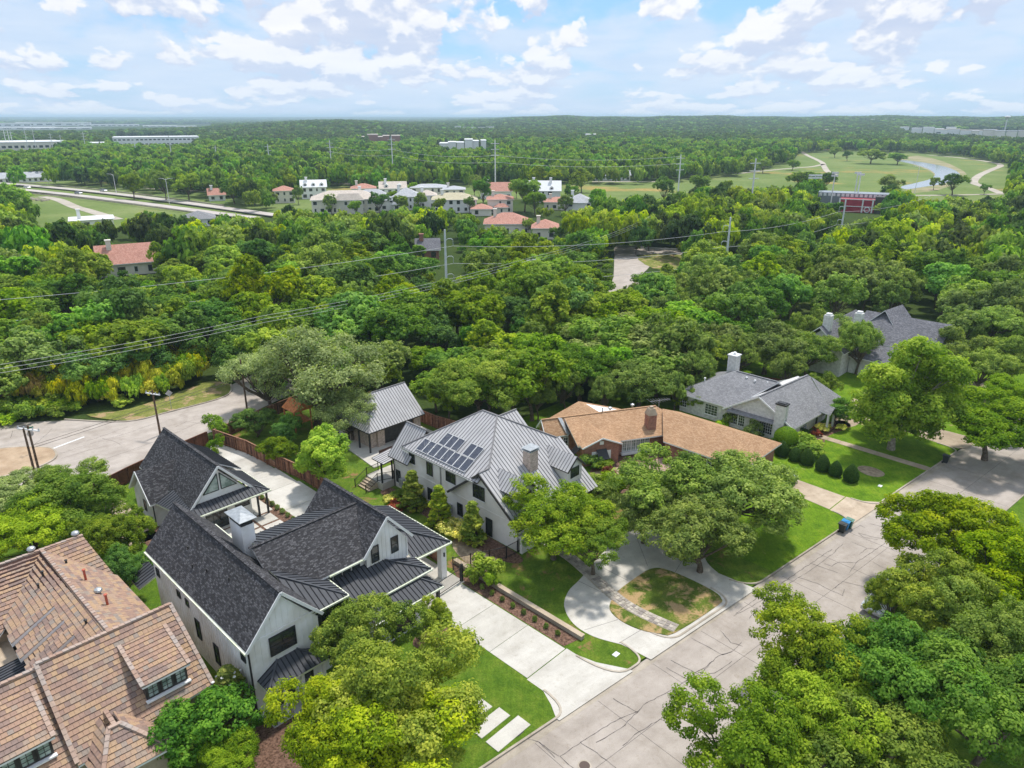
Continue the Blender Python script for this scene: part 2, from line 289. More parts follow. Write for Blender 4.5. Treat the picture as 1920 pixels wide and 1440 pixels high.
# ---------------------------------------------------------------- mesh builders
class MB:
    def __init__(s): s.v = []; s.f = []; s.m = []; s.t = []
    def add(s, vs, fs, m=0, t=.5):
        k = len(s.v); s.v += [tuple(p) for p in vs]; s.f += [tuple(i+k for i in f) for f in fs]; s.m += [m]*len(fs); s.t += [t]*len(fs); return s
    def box(s, x0, x1, y0, y1, z0, z1, m=0, t=.5):
        return s.add([(x0, y0, z0), (x1, y0, z0), (x1, y1, z0), (x0, y1, z0), (x0, y0, z1), (x1, y0, z1), (x1, y1, z1), (x0, y1, z1)],
                     [(3, 2, 1, 0), (4, 5, 6, 7), (0, 1, 5, 4), (1, 2, 6, 5), (2, 3, 7, 6), (3, 0, 4, 7)], m, t)
    def obox(s, c, r, u, n, w, h, d, m=0, t=.5):      # box around c with half sizes along r,u and depth 0..d along n
        c, r, u, n = Vector(c), Vector(r), Vector(u), Vector(n)
        P = [c+r*(sx*w/2)+u*(sy*h/2)+n*dd for dd in (0, d) for sx, sy in ((-1, -1), (1, -1), (1, 1), (-1, 1))]
        return s.add(P, [(3, 2, 1, 0), (4, 5, 6, 7), (0, 1, 5, 4), (1, 2, 6, 5), (2, 3, 7, 6), (3, 0, 4, 7)], m, t)
    def prism(s, poly, off, m=0, ms=None, t=.5, both=True):   # poly (top) and its copy moved by off
        n = len(poly); P = [Vector(p) for p in poly]; Q = [p+Vector(off) for p in P]; k = len(s.v)
        ms = m if ms is None else ms
        s.v += [tuple(p) for p in P+Q]
        s.f.append(tuple(k+i for i in range(n))); s.m.append(m); s.t.append(t)
        if both: s.f.append(tuple(k+n+i for i in reversed(range(n)))); s.m.append(ms); s.t.append(t)
        for i in range(n):
            j = (i+1) % n; s.f.append((k+j, k+i, k+n+i, k+n+j)); s.m.append(ms); s.t.append(t)
        return s
    def bar(s, p, q, w, h, m=0, t=.5, up=(0, 0, 1)):
        p, q = Vector(p), Vector(q); d = (q-p); L = d.length
        if L < 1e-6: return s
        d /= L; u = Vector(up); r = d.cross(u)
        if r.length < 1e-3: r = d.cross(Vector((1, 0, 0)))
        r.normalize(); u = r.cross(d)
        P = [e+r*(a*w/2)+u*(b*h/2) for e in (p, q) for a, b in ((-1, -1), (1, -1), (1, 1), (-1, 1))]
        return s.add(P, [(0, 3, 2, 1), (4, 5, 6, 7), (0, 1, 5, 4), (1, 2, 6, 5), (2, 3, 7, 6), (3, 0, 4, 7)], m, t)
    def tube(s, pts, rad, n=6, m=0, t=.5, cap=True):
        pts = [Vector(p) for p in pts]; rad = rad if isinstance(rad, (list, tuple)) else [rad]*len(pts); k = len(s.v)
        for i, p in enumerate(pts):
            d = (pts[min(i+1, len(pts)-1)]-pts[max(i-1, 0)]).normalized()
            r = d.cross(Vector((0, 0, 1))) if abs(d.z) < .9 else d.cross(Vector((1, 0, 0)))
            r.normalize(); u = r.cross(d)
            for j in range(n):
                a = 2*math.pi*j/n; s.v.append(tuple(p+(r*math.cos(a)+u*math.sin(a))*rad[i]))
        for i in range(len(pts)-1):
            for j in range(n):
                a = k+i*n+j; b = k+i*n+(j+1) % n; s.f.append((a, b, b+n, a+n)); s.m.append(m); s.t.append(t)
        if cap:
            s.f.append(tuple(k+j for j in reversed(range(n)))); s.m.append(m); s.t.append(t)
            e = k+(len(pts)-1)*n; s.f.append(tuple(e+j for j in range(n))); s.m.append(m); s.t.append(t)
        return s
    def lathe(s, c, prof, n=12, m=0, t=.5):
        c = Vector(c); return s.tube([c+Vector((0, 0, z)) for r, z in prof], [max(r, .001) for r, z in prof], n, m, t)
    def mesh(s, name, mats):
        me = bpy.data.meshes.new(name); me.from_pydata(s.v, [], s.f)
        for mm in (mats if isinstance(mats, (list, tuple)) else [mats]): me.materials.append(mm)
        me.polygons.foreach_set('material_index', s.m)
        at = me.attributes.new('tint', 'FLOAT', 'FACE'); at.data.foreach_set('value', s.t)
        uv = me.uv_layers.new(name='uv'); co = s.v; data = []
        for p in me.polygons:
            n = p.normal
            if abs(n.z) > .999: H = Vector((1, 0, 0)); S = Vector((0, 1, 0))
            else: H = Vector((0, 0, 1)).cross(n).normalized(); S = n.cross(H)
            for vi in p.vertices:
                q = Vector(co[vi]); data += [q.dot(H), q.dot(S)]
        uv.data.foreach_set('uv', data); me.update(); return me
    def build(s, name, mats, parent=None, kind=None, label=None):
        o = bpy.data.objects.new(name, s.mesh(name, mats)); COL.objects.link(o)
        if parent is not None: o.parent = parent
        if kind: o['kind'] = kind
        if label: o['label'] = label
        return o
def tag(o, label, cat, group=None):
    o['label'] = label; o['category'] = cat
    if group: o['group'] = group
    return o
def thing(name, label, cat, loc=(0, 0, 0), rz=0.0, group=None):
    o = bpy.data.objects.new(name, None); COL.objects.link(o); o.location = loc; o.rotation_euler = (0, 0, rz); o.empty_display_size = .5
    return tag(o, label, cat, group)
def structure(name, mb, mats): return mb.build(name, mats, kind='structure')
def copy_tree(o, parent=None):
    c = o.copy(); COL.objects.link(c)
    if parent is not None: c.parent = parent
    for ch in list(o.children): copy_tree(ch, c)
    return c
RZ = R(46)
class Grid:                       # a thing standing in the street-side grid; its shapes are given in (a, b, z)
    def __init__(s, name, label, cat, a, b, group=None):
        s.o = Vector((a, b, 0)); s.e = thing(name, label, cat, W(a, b), RZ, group)
    def put(s, mb, name, mats, parent=None, kind=None, label=None):
        q = MB(); ox, oy = s.o.x, s.o.y
        q.v = [(x-ox, y-oy, z) for x, y, z in mb.v]; q.f, q.m, q.t = mb.f, mb.m, mb.t
        return q.build(name, mats, parent or s.e, kind, label)
# ---- plane helpers
def plane(poly):
    P = [Vector(p) for p in poly]; n = Vector((0, 0, 0))
    for i in range(len(P)): n += P[i].cross(P[(i+1) % len(P)])
    n.normalize()
    if n.z < 0: n = -n; P.reverse()
    H = Vector((0, 0, 1)).cross(n)
    H = H.normalized() if H.length > 1e-4 else Vector((1, 0, 0))
    S = n.cross(H); return P, n, H, S
def clip(poly, ax, val, keep_more):
    out = []; n = len(poly); sg = 1 if keep_more else -1
    for i in range(n):
        a, b = poly[i], poly[(i+1) % n]; da, db = sg*(a[ax]-val), sg*(b[ax]-val)
        if da >= 0: out.append(a)
        if (da >= 0) != (db >= 0):
            t = da/(da-db); out.append(tuple(a[k]+t*(b[k]-a[k]) for k in (0, 1)))
    return out
def area(p): return abs(sum(p[i][0]*p[(i+1) % len(p)][1]-p[(i+1) % len(p)][0]*p[i][1] for i in range(len(p))))/2 if len(p) > 2 else 0
def flat(poly):
    P, n, H, S = plane(poly); return [(p.dot(H), p.dot(S)) for p in P], n, H, S, P[0].dot(n)
def up(p2, n, H, S, D, lift=0): return H*p2[0]+S*p2[1]+n*(D+lift)
def ccw(p):
    s = sum(p[i][0]*p[(i+1) % len(p)][1]-p[(i+1) % len(p)][0]*p[i][1] for i in range(len(p)))
    return p if s > 0 else p[::-1]
def roof(T, polys, t, mtop, mside, name='roof'):
    mb = MB()
    for poly in polys:
        P, n, H, S = plane(poly); mb.prism(P, (0, 0, -t), 0, 1)
    return T.put(mb, name, [mtop, mside])
def caps(T, segs, w, h, m, parent=None, name='ridge_cap'):
    for p, q in segs:
        mb = MB(); mb.bar((p[0], p[1], p[2]+h*.3), (q[0], q[1], q[2]+h*.3), w, h); T.put(mb, name, m, parent)
def metal_roof(T, polys, spacing=.42, t=.14, m=None, mr=None, mside=None, par=None, base=True):
    m = m or METAL_G; mr = mr or METAL_R
    base_o = roof(T, polys, t, m, mside or mr)
    for poly in polys:
        p2, n, H, S, D = flat(poly); h0 = min(p[0] for p in p2); h1 = max(p[0] for p in p2)
        k = max(1, round((h1-h0)/spacing)); sp = (h1-h0)/k
        for i in range(k):
            a, b = h0+i*sp, h0+(i+1)*sp
            c = ccw(clip(clip(p2, 0, a+.004, True), 0, b-.004, False))
            if area(c) < .02: continue
            mb = MB(); mb.prism([up(q, n, H, S, D, .014) for q in c], n*-.012, 0)
            r = ccw(clip(clip(p2, 0, a+.002, True), 0, a+.05, False))
            if area(r) > .003: mb.prism([up(q, n, H, S, D, .065) for q in r], n*-.05, 1, 1)
            T.put(mb, 'roof_panel', [m, mr], base_o)
    return base_o
def tile_roof(T, polys, expo=.36, w=.31, t=.14, limit=[300]):
    base_o = roof(T, polys, t, TILE_BASE, TRIMW); cells = []
    rnd = random.Random(5)
    for poly in polys:
        p2, n, H, S, D = flat(poly); s0 = min(p[1] for p in p2); s1 = max(p[1] for p in p2)
        for r in range(int((s1-s0)/expo)+1):
            row = clip(clip(p2, 1, s0+r*expo+.03, True), 1, s0+(r+1)*expo+.01, False)
            if area(row) < .01: continue
            h0 = min(p[0] for p in row); h1 = max(p[0] for p in row)
            x = math.floor(h0/w)*w-(.5*w if r % 2 else 0)
            tone = rnd.random()
            while x < h1:
                c = ccw(clip(clip(row, 0, x+.005, True), 0, x+w-.005, False)); x += w
                if area(c) < .008: continue
                tone = tone if rnd.random() < .42 else rnd.random()
                jit = rnd.uniform(-.006, .006)
                top = [up(q, n, H, S, D, .022+jit+.058*(1-(q[1]-s0-r*expo)/expo)) for q in c]
                bot = [up(q, n, H, S, D, .004) for q in c]
                cells.append((top, bot, min(1, max(0, tone+rnd.uniform(-.1, .1)))))
    camp = Vector((0, 0, HC))
    def key(c):
        p = c[0][0]; w_ = W(p.x, p.y, p.z); x, y = PX(w_)
        inn = 0 if (-20 < x < 1940 and -20 < y < 1460) else 1000
        return inn+(w_-camp).length
    cells.sort(key=key)
    def cellmb(mb, c):
        top, bot, tone = c; n = len(top); k = len(mb.v); mb.v += [tuple(p) for p in top+bot]
        mb.f.append(tuple(range(k, k+n))); mb.m.append(0); mb.t.append(tone)
        for i in range(n):
            j = (i+1) % n; mb.f.append((k+j, k+i, k+n+i, k+n+j)); mb.m.append(0); mb.t.append(tone)
    L = limit[0]
    for c in cells[:L]:
        mb = MB(); cellmb(mb, c); T.put(mb, 'roof_tile', TILE, base_o)
    limit[0] = max(0, L-len(cells))
    if cells[L:]:
        mb = MB()
        for c in cells[L:]: cellmb(mb, c)
        T.put(mb, 'roof_tiles', TILE, base_o, kind='stuff')
    return base_o
def tile_caps(T, segs, parent):
    mb = MB(); rnd = random.Random(2)
    for p, q in segs:
        p, q = Vector(p), Vector(q); k = max(1, int((q-p).length/.38))
        for i in range(k):
            a = p.lerp(q, i/k)+Vector((0, 0, .09)); b = p.lerp(q, (i+1.12)/k)+Vector((0, 0, .05))
            mb.bar(a, b, .26, .11, 0, rnd.random())
    T.put(mb, 'ridge_tiles', TILE_CAP, parent, kind='stuff')
def mass(T, a0, a1, b0, b1, z0, zE, ridge=None, zR=None, m=None, name='wall', at=None):
    mb = MB()
    if ridge is None: mb.box(a0, a1, b0, b1, z0, zE)
    elif ridge == 'b':
        c = at if at is not None else (a0+a1)/2
        mb.prism([(a0, b0, z0), (a1, b0, z0), (a1, b0, zE), (c, b0, zR), (a0, b0, zE)], (0, b1-b0, 0))
    else:
        c = at if at is not None else (b0+b1)/2
        mb.prism([(a0, b1, z0), (a0, b0, z0), (a0, b0, zE), (a0, c, zR), (a0, b1, zE)], (a1-a0, 0, 0))
    return T.put(mb, name, m or WHITE)
DIRS = {'-a': ((0, -1, 0), (-1, 0, 0)), '+a': ((0, 1, 0), (1, 0, 0)), '-b': ((1, 0, 0), (0, -1, 0)), '+b': ((-1, 0, 0), (0, 1, 0))}
def window(T, d, c, w, h, nx=2, ny=2, fm=None, gm=None, parent=None, fw=.07, name='window', sill=True):
    r, n = DIRS[d] if isinstance(d, str) else d; r, n, u = Vector(r), Vector(n), Vector((0, 0, 1)); c = Vector(c)
    fm = fm or BLACK; gm = gm or GLASS; mb = MB()
    mb.obox(c+u*(h/2), r, u, n, w+fw, fw, .07); mb.obox(c-u*(h/2), r, u, n, w+fw, fw, .07)
    for sx in (-1, 1): mb.obox(c+r*(sx*w/2), r, u, n, fw, h-fw, .066)
    for i in range(1, nx): mb.obox(c+r*(-w/2+w*i/nx), r, u, n, .035, h-fw, .052)
    for j in range(1, ny): mb.obox(c+u*(-h/2+h*j/ny), r, u, n, w-fw, .03, .048)
    if sill: mb.obox(c-u*(h/2+.07), r, u, n, w+.16, .07, .11, 1)
    f = T.put(mb, name, [fm, TRIMW], parent)
    g = MB(); g.obox(c, r, u, n, w-.01, h-.01, .02); T.put(g, 'pane', gm, f)
    return f
def battens(T, segs, parent, z0, sp=.42, m=None):    # segs: (p(a,b), q(a,b), normal, height function of 0..1)
    mb = MB()
    for p, q, n, hf in segs:
        p, q, n = Vector((*p, 0)), Vector((*q, 0)), Vector((*n, 0)); L = (q-p).length; k = int(L/sp); r = (q-p)/L
        for i in range(k+1):
            t = min(.995, max(.005, i/k)); h = hf(t)
            if h-z0 > .2: mb.obox(p.lerp(q, t)+Vector((0, 0, (z0+h)/2)), r, (0, 0, 1), n, .05, h-z0, .028)
    return T.put(mb, 'battens', m or WHITE, parent, kind='stuff')
def fence(name, label, pts, h=1.85, m=None, group=None, post_m=None, w=.14, seed=1, cap=True):
    rnd = random.Random(seed); c = pts[0]; T = Grid(name, label, 'fence', c[0], c[1], group); m = m or WOOD; boards = []
    for (a0, b0), (a1, b1) in zip(pts[:-1], pts[1:]):
        p, q = Vector((a0, b0, 0)), Vector((a1, b1, 0)); L = (q-p).length; r = (q-p)/L; n = Vector((-r.y, r.x, 0)); k = int(L/w)
        tone = rnd.random()
        for i in range(k):
            tone = tone*.5+rnd.random()*.5 if rnd.random() < .6 else rnd.random()
            hh = h+rnd.uniform(-.012, .012); boards.append((p+r*(i+.5)*L/k, r, n, L/k-.012, hh, tone, rnd.uniform(0, .012)))
        kp = max(1, round(L/2.4))
        for i in range(kp+1):
            mb = MB(); cc = p.lerp(q, i/kp)+n*-.06; mb.obox(cc+Vector((0, 0, (h+.05)/2)), r, (0, 0, 1), n, .1, h+.05, -.1); T.put(mb, 'post', post_m or m)
        for zz in (.3, h-.3):
            mb = MB(); mb.bar(p+n*-.03+Vector((0, 0, zz)), q+n*-.03+Vector((0, 0, zz)), .05, .09); T.put(mb, 'rail', m)
        if cap: mb = MB(); mb.bar(p+Vector((0, 0, h+.03)), q+Vector((0, 0, h+.03)), .13, .035, 0, .8); T.put(mb, 'cap_board', m)
    for j, (cc, r, n, bw, hh, tone, off) in enumerate(boards[:300]):
        mb = MB(); mb.obox(cc+n*off+Vector((0, 0, hh/2)), r, (0, 0, 1), n, bw, hh, .022, 0, tone); T.put(mb, 'board', m)
    if boards[300:]:
        mb = MB()
        for cc, r, n, bw, hh, tone, off in boards[300:]: mb.obox(cc+n*off+Vector((0, 0, hh/2)), r, (0, 0, 1), n, bw, hh, .022, 0, tone)
        T.put(mb, 'boards', m, kind='stuff')
    return T
def sheet(name, pts, z, m, kind='structure', thick=0.0, px=False, mside=None):
    P = [(G(*p) if px else W(*p)) for p in pts]
    bm = bmesh.new(); vs = [bm.verts.new((p.x, p.y, z)) for p in P]; f = bm.faces.new(vs)
    if f.normal.z < 0 or (f.normal_update() or f.normal.z < 0): f.normal_flip()
    if thick:
        ex = bmesh.ops.extrude_face_region(bm, geom=[f]); 
        for v in [g for g in ex['geom'] if isinstance(g, bmesh.types.BMVert)]: v.co.z += thick
        bmesh.ops.recalc_face_normals(bm, faces=bm.faces)
    bmesh.ops.triangulate(bm, faces=bm.faces)
    me = bpy.data.meshes.new(name); bm.to_mesh(me); bm.free(); me.materials.append(m)
    o = bpy.data.objects.new(name, me); COL.objects.link(o)
    if kind: o['kind'] = kind
    return o
def smooth(pts, n=5, closed=True):     # Catmull-Rom through the surveyed points
    out = []; N = len(pts)
    for i in range(N if closed else N-1):
        p0, p1, p2, p3 = (pts[(i-1) % N], pts[i], pts[(i+1) % N], pts[(i+2) % N]) if closed else (pts[max(i-1, 0)], pts[i], pts[i+1], pts[min(i+2, N-1)])
        for k in range(n):
            t = k/n; out.append(tuple(.5*((2*p1[j])+(-p0[j]+p2[j])*t+(2*p0[j]-5*p1[j]+4*p2[j]-p3[j])*t*t+(-p0[j]+3*p1[j]-3*p2[j]+p3[j])*t**3) for j in (0, 1)))
    if not closed: out.append(tuple(pts[-1]))
    return out
def ribbon(name, pts, w, z, h, m, kind='structure', px=False, parent=None):
    P = [(G(*p) if px else W(*p)) for p in pts]; mb = MB(); n = len(P); L, Rr = [], []
    for i in range(n):
        d = (P[min(i+1, n-1)]-P[max(i-1, 0)]); d.z = 0; d.normalize(); s = Vector((-d.y, d.x, 0))*(w/2)
        L.append(P[i]+s); Rr.append(P[i]-s)
    for i in range(n-1):
        q = [Rr[i], Rr[i+1], L[i+1], L[i]]
        mb.add([(p.x, p.y, z+h) for p in q]+[(p.x, p.y, z-.05) for p in q], [(0, 1, 2, 3), (0, 4, 5, 1), (2, 6, 7, 3)], 0)
    mb.add([(p.x, p.y, zz) for p in (Rr[0], L[0]) for zz in (z-.05, z+h)], [(0, 1, 3, 2)]); mb.add([(p.x, p.y, zz) for p in (Rr[-1], L[-1]) for zz in (z-.05, z+h)], [(2, 3, 1, 0)])
    return mb.build(name, m, parent, kind)
# ---------------------------------------------------------------- ground
def sstep(a, b, x): t = np.clip((x-a)/(b-a), 0, 1); return t*t*(3-2*t)
def terrain(x, y):
    x = np.asarray(x, float); y = np.asarray(y, float); r = np.hypot(x, y); az = np.degrees(np.arctan2(x, y))
    h = 27*sstep(1300, 3300, r)*sstep(-9, 4, az)*(1+.10*np.sin(az*.55)+.06*np.sin(az*1.7+1))
    h += 17*np.exp(-((az+13)/6.5)**2)*sstep(1100, 1900, r)*(1-sstep(2600, 3600, r))
    h += 30*sstep(7000, 13000, r)*(1-sstep(-9, 4, az))
    return h
def ground_mat():
    def f(nt, b):
        t = NT(nt); v = t.coord('Object')
        col = t.ramp(t.noise(v, .02, 8, .65), [(.35, (.030, .055, .014)), (.6, (.06, .09, .022)), (.8, (.12, .13, .05))])
        col = t.mix(1.0, col, t.ramp(t.noise(v, 2.0, 6, .75), [(.3, (.5, .5, .5)), (.7, (1.4, 1.4, 1.4))]), 'MULTIPLY')
        t.l(col, b.inputs['Base Color'])
    return mat('wild_ground', (.05, .08, .02), 1, .05, build=f)
def meadow_mat():
    def f(nt, b):
        t = NT(nt); v = t.coord('Object')
        col = t.ramp(t.noise(v, .025, 8, .65), [(.3, (.11, .17, .045)), (.55, (.17, .22, .07)), (.75, (.23, .26, .11))])
        col = t.mix(t.ramp(t.noise(v, .013, 5, .6), [(.56, (0, 0, 0)), (.66, (1, 1, 1))]), col, (.36, .26, .09))
        col = t.mix(1.0, col, t.ramp(t.noise(v, .5, 6, .75), [(.3, (.75, .75, .75)), (.7, (1.2, 1.2, 1.2))]), 'MULTIPLY')
        t.l(col, b.inputs['Base Color'])
    MATS.pop('meadow_grass', None); return mat('meadow_grass_far', (.1, .16, .05), 1, .05, build=f)
def make_ground():
    radii = [0.0]+list(np.geomspace(15, 24000, 90)); na = 180; V = [(0, 0, -.05)]; F = []
    for r in radii[1:]:
        for k in range(na):
            a = 2*math.pi*k/na; V.append((r*math.sin(a), r*math.cos(a), 0))
    A = np.array(V); A[:, 2] = terrain(A[:, 0], A[:, 1])-.05
    for k in range(na): F.append((0, 1+(k+1) % na, 1+k))
    for i in range(len(radii)-2):
        for k in range(na):
            a = 1+i*na+k; b = 1+i*na+(k+1) % na; F.append((a, b, b+na, a+na))
    mb = MB(); mb.v = [tuple(p) for p in A]; mb.f = F; mb.m = [0]*len(F); mb.t = [.5]*len(F)
    structure('ground', mb, ground_mat())
make_ground()
MEADOW = meadow_mat()
# street along the front of the houses, b of its far kerb as a function of a
def curb_b(a): return 26-(a-24.1)*.1223
SA0, SA1 = -30, 150
sheet('street', [(SA0, curb_b(SA0)), (SA1, curb_b(SA1)), (SA1, curb_b(SA1)-9.4), (SA0, curb_b(SA0)-9.4)], .0, CONC_O)
sheet('gutter', [(SA0, curb_b(SA0)-.12), (SA1, curb_b(SA1)-.12), (SA1, curb_b(SA1)-.62), (SA0, curb_b(SA0)-.62)], .006, CURB)
# yards: one lawn sheet under everything, paving laid over it
def fb(a): return 82.3+(a-18.7)*.31
def lot(name, a0, a1, m, z=.06, bfar=None): sheet(name, [(a0, curb_b(a0)+.12), (a1, curb_b(a1)+.12), (a1, bfar or fb(a1)), (a0, bfar or fb(a0))], z, m)
lot('lawn', -30, 13.9, LAWN1)
lot('lawn', 13.9, 31.9, LAWN1)
lot('lawn', 31.9, 37.3, LAWN1)
lot('lawn', 37.3, 58.0, LAWN2)
lot('lawn', 58.0, 77.4, LAWN3, bfar=64)
lot('lawn', 77.4, 150, LAWN3, bfar=60)
sheet('lawn', [(-30, curb_b(-30)-9.5), (150, curb_b(150)-9.5), (150, -40), (-30, -40)], .06, LAWN1)
def curb(pts, w=.16, h=.13, name='kerb'): return ribbon(name, pts, w, .0, h, CURB)
E1 = lambda a: (a, curb_b(a))
def arc(p, q, c, n=7):   # quadratic corner
    return [tuple((1-t)**2*p[j]+2*t*(1-t)*c[j]+t*t*q[j] for j in (0, 1)) for t in [i/n for i in range(n+1)]]
curb([E1(SA0), E1(30.6)]+arc(E1(30.6), (32.0, 27.6), (31.9, curb_b(31.9))))
curb(arc((36.5, 28.2), E1(38.2), (36.6, curb_b(36.6)))+[E1(38.2), E1(39.0)]+arc(E1(39.0), (40.2, 26.6), (40.2, curb_b(40.2))))
curb(arc((42.9, 25.6), E1(44.4), (43.0, curb_b(43.2)))+[E1(44.4), E1(50.0)]+arc(E1(50.0), (51.7, 25.0), (51.6, curb_b(51.6))))
curb(arc((54.0, 24.4), E1(56.0), (54.4, curb_b(54.4)))+[E1(56.0), E1(71.0)]+arc(E1(71.0), (73.0, 22.4), (72.8, curb_b(72.8))))
curb(arc((77.2, 22.0), E1(78.6), (77.2, curb_b(77.2)))+[E1(78.6), E1(98.4)]+arc(E1(98.4), (99.9, 19.4), (99.8, curb_b(99.8))))
curb([E1(104.5), E1(SA1)])
curb([(SA0, curb_b(SA0)-9.45), (SA1, curb_b(SA1)-9.45)])
# ---- long driveway of the white farmhouse, cast in slabs
def slab_row(root, rects, m, z0=.0, t=.085, name='slab'):
    for k, r_ in enumerate(rects):
        mb = MB(); P = [W(*p) for p in r_]; mb.prism([(p.x, p.y, z0+t) for p in P][::1], (0, 0, -t), 0, 0, .5); o = mb.build(name, m, root)
def drv(name, rects, m, z=.0, t=.085):
    base = sheet(name, rects[0][:], .001, m); slab_row(base, rects[1:], m, z, t); return base
def rect(a0, a1, b0, b1, g=.02): return [(a0+g, b0+g), (a1-g, b0+g), (a1-g, b1-g), (a0+g, b1-g)]
bs = [29.3, 33.4, 37.4, 41.6]
drv('driveway', [[(32.0, 29.3), (36.5, 29.3), (36.5, 41.6), (32.0, 41.6)]]+[rect(32.0, 36.5, b0, b1) for b0, b1 in zip(bs[:-1], bs[1:])]
    + [rect(32.3, 36.9, 41.6, 45.6), rect(32.3, 36.9, 45.6, 50), rect(32.0, 36.8, 50, 55), rect(32.0, 36.9, 55, 60), rect(32.0, 36.9, 60, 65), rect(31.9, 36.6, 65, 70), rect(31.7, 36.4, 70, 75), rect(31.5, 36.2, 75, 80), rect(31.4, 35.9, 80, 86.6)], CONC)
ap = [(31.9, 29.25), (31.9, 27.6), (31.3, 26.3), E1(30.6), (30.6, curb_b(30.6)-.3), (38.2, curb_b(38.2)-.3), E1(38.2), (37.0, 26.6), (36.6, 28.2), (36.6, 29.25)]
sheet('driveway_apron', ap, .07, CONC)
# courtyard behind the farmhouse: paving squares with dark joints, a turf panel
sheet('courtyard_base', [(19, 57.3), (32, 57.3), (32, 71.5), (19, 71.5)], .075, MULCH)
crt = sheet('courtyard_paving', [(22, 57.6), (22.3, 57.6), (22.3, 57.9), (22, 57.9)], .078, CONC)
slab_row(crt, [rect(a, a+2.15, b, b+2.15, .12) for a in (22.0, 24.2, 26.4, 28.6) for b in (59.4, 61.6, 63.8)]+[rect(22, 31.2, 66.1, 71.4)], CONC, .0, .11)
mb = MB(); P = [W(*p) for p in [(26.6, 57.8), (30.6, 57.8), (30.6, 61.6), (26.6, 61.6)]]; mb.prism([(p.x, p.y, .125) for p in P], (0, 0, -.1)); mb.build('turf_panel', LAWN1, kind='structure')
# stepping slabs by the lower left lawn
for k, r_ in enumerate([rect(25.6, 29.0, 26.0, 27.4, .1), rect(25.6, 28.6, 27.6, 28.9, .1), rect(25.6, 28.3, 29.1, 30.4, .1), rect(25.6, 28.0, 30.6, 31.9, .1)]):
    mb = MB(); mb.prism([(W(*p).x, W(*p).y, .10) for p in r_], (0, 0, -.1)); o = mb.build('paving_slab', CONC)
    tag(o, ['pale concrete stepping slab nearest the street kerb on the corner lawn', 'second pale stepping slab from the kerb, beside the bright tree', 'third pale stepping slab from the kerb, partly under the bright tree', 'farthest pale stepping slab from the kerb, under the bright tree'][k], 'paving slab', 'stepping slabs on the farmhouse lawn')
# planting bed and low wall right of the driveway
sheet('planting_bed', [(36.6, 29.6), (38.1, 29.2), (38.1, 45.0), (36.6, 42.2)], .075, MULCH)
tw = Grid('retaining_wall', 'low tan concrete wall edging the mulch bed beside the driveway', 'wall', 38.2, 36)
mb = MB(); mb.box(38.12, 38.5, 29.0, 44.5, 0, .42); tw.put(mb, 'wall', CURB)
mb = MB(); mb.box(38.08, 38.54, 28.96, 44.54, .42, .48); tw.put(mb, 'coping', CONC_T)
# ---- curved drive of the solar house: ring, island
ring = [(43.0, 25.6), (41.8, 28.6), (42.3, 29.9), (43.6, 30.3), (44.5, 30.3)]
outer = smooth([(40.0, 26.4), (39.2, 28.6), (39.3, 30.8), (40.5, 32.8), (42.4, 33.9), (44.6, 34.3), (48.5, 35.2), (54.5, 36.0), (57.5, 33.5), (57.0, 29.5), (55.0, 27.2), (54.2, 25.6)], 5, False)
drive2 = [(40.2, curb_b(40.2)-.35)]+[(40.1, 25.6)]+outer+[(54.4, curb_b(54.4)-.35)]
sheet('curved_driveway', drive2, .085, CONC)
isl = arc((44.2, 24.05), (43.1, 28.8), (42.4, 25.6))+arc((43.1, 28.8), (47.0, 30.9), (43.6, 30.6))+arc((47.0, 30.9), (51.4, 27.5), (51.9, 30.6))+arc((51.4, 27.5), (50.0, 23.35), (51.8, 23.4))
isl = [(44.2, 24.0), (43.2, 24.9), (42.5, 26.4), (42.35, 28.2), (42.9, 29.7), (44.2, 30.4), (45.4, 30.7), (48.2, 30.7), (50.3, 30.5), (51.2, 29.6), (51.5, 27.4), (51.4, 24.6), (50.9, 23.5), (49.9, 23.25)]
mb = MB(); P = [W(*p) for p in smooth(isl, 3)]; mb.prism([(p.x, p.y, .14) for p in P], (0, 0, -.1)); mb.build('island_lawn', LAWN4, kind='structure')
for k in (27.5, 31.8):
    pass
for q0, q1 in [((40.0, 26.6), (42.8, 26.2)), ((39.3, 29.6), (42.3, 28.4)), ((44.2, 34.2), (44.4, 30.6)), ((51.6, 28.6), (56.8, 29.9)), ((50.6, 31), (55.0, 35.7)), ((47.4, 31), (47.4, 34.9))]:
    ribbon('joint', [q0, q1], .035, .087, .001, CRACK, kind='structure')
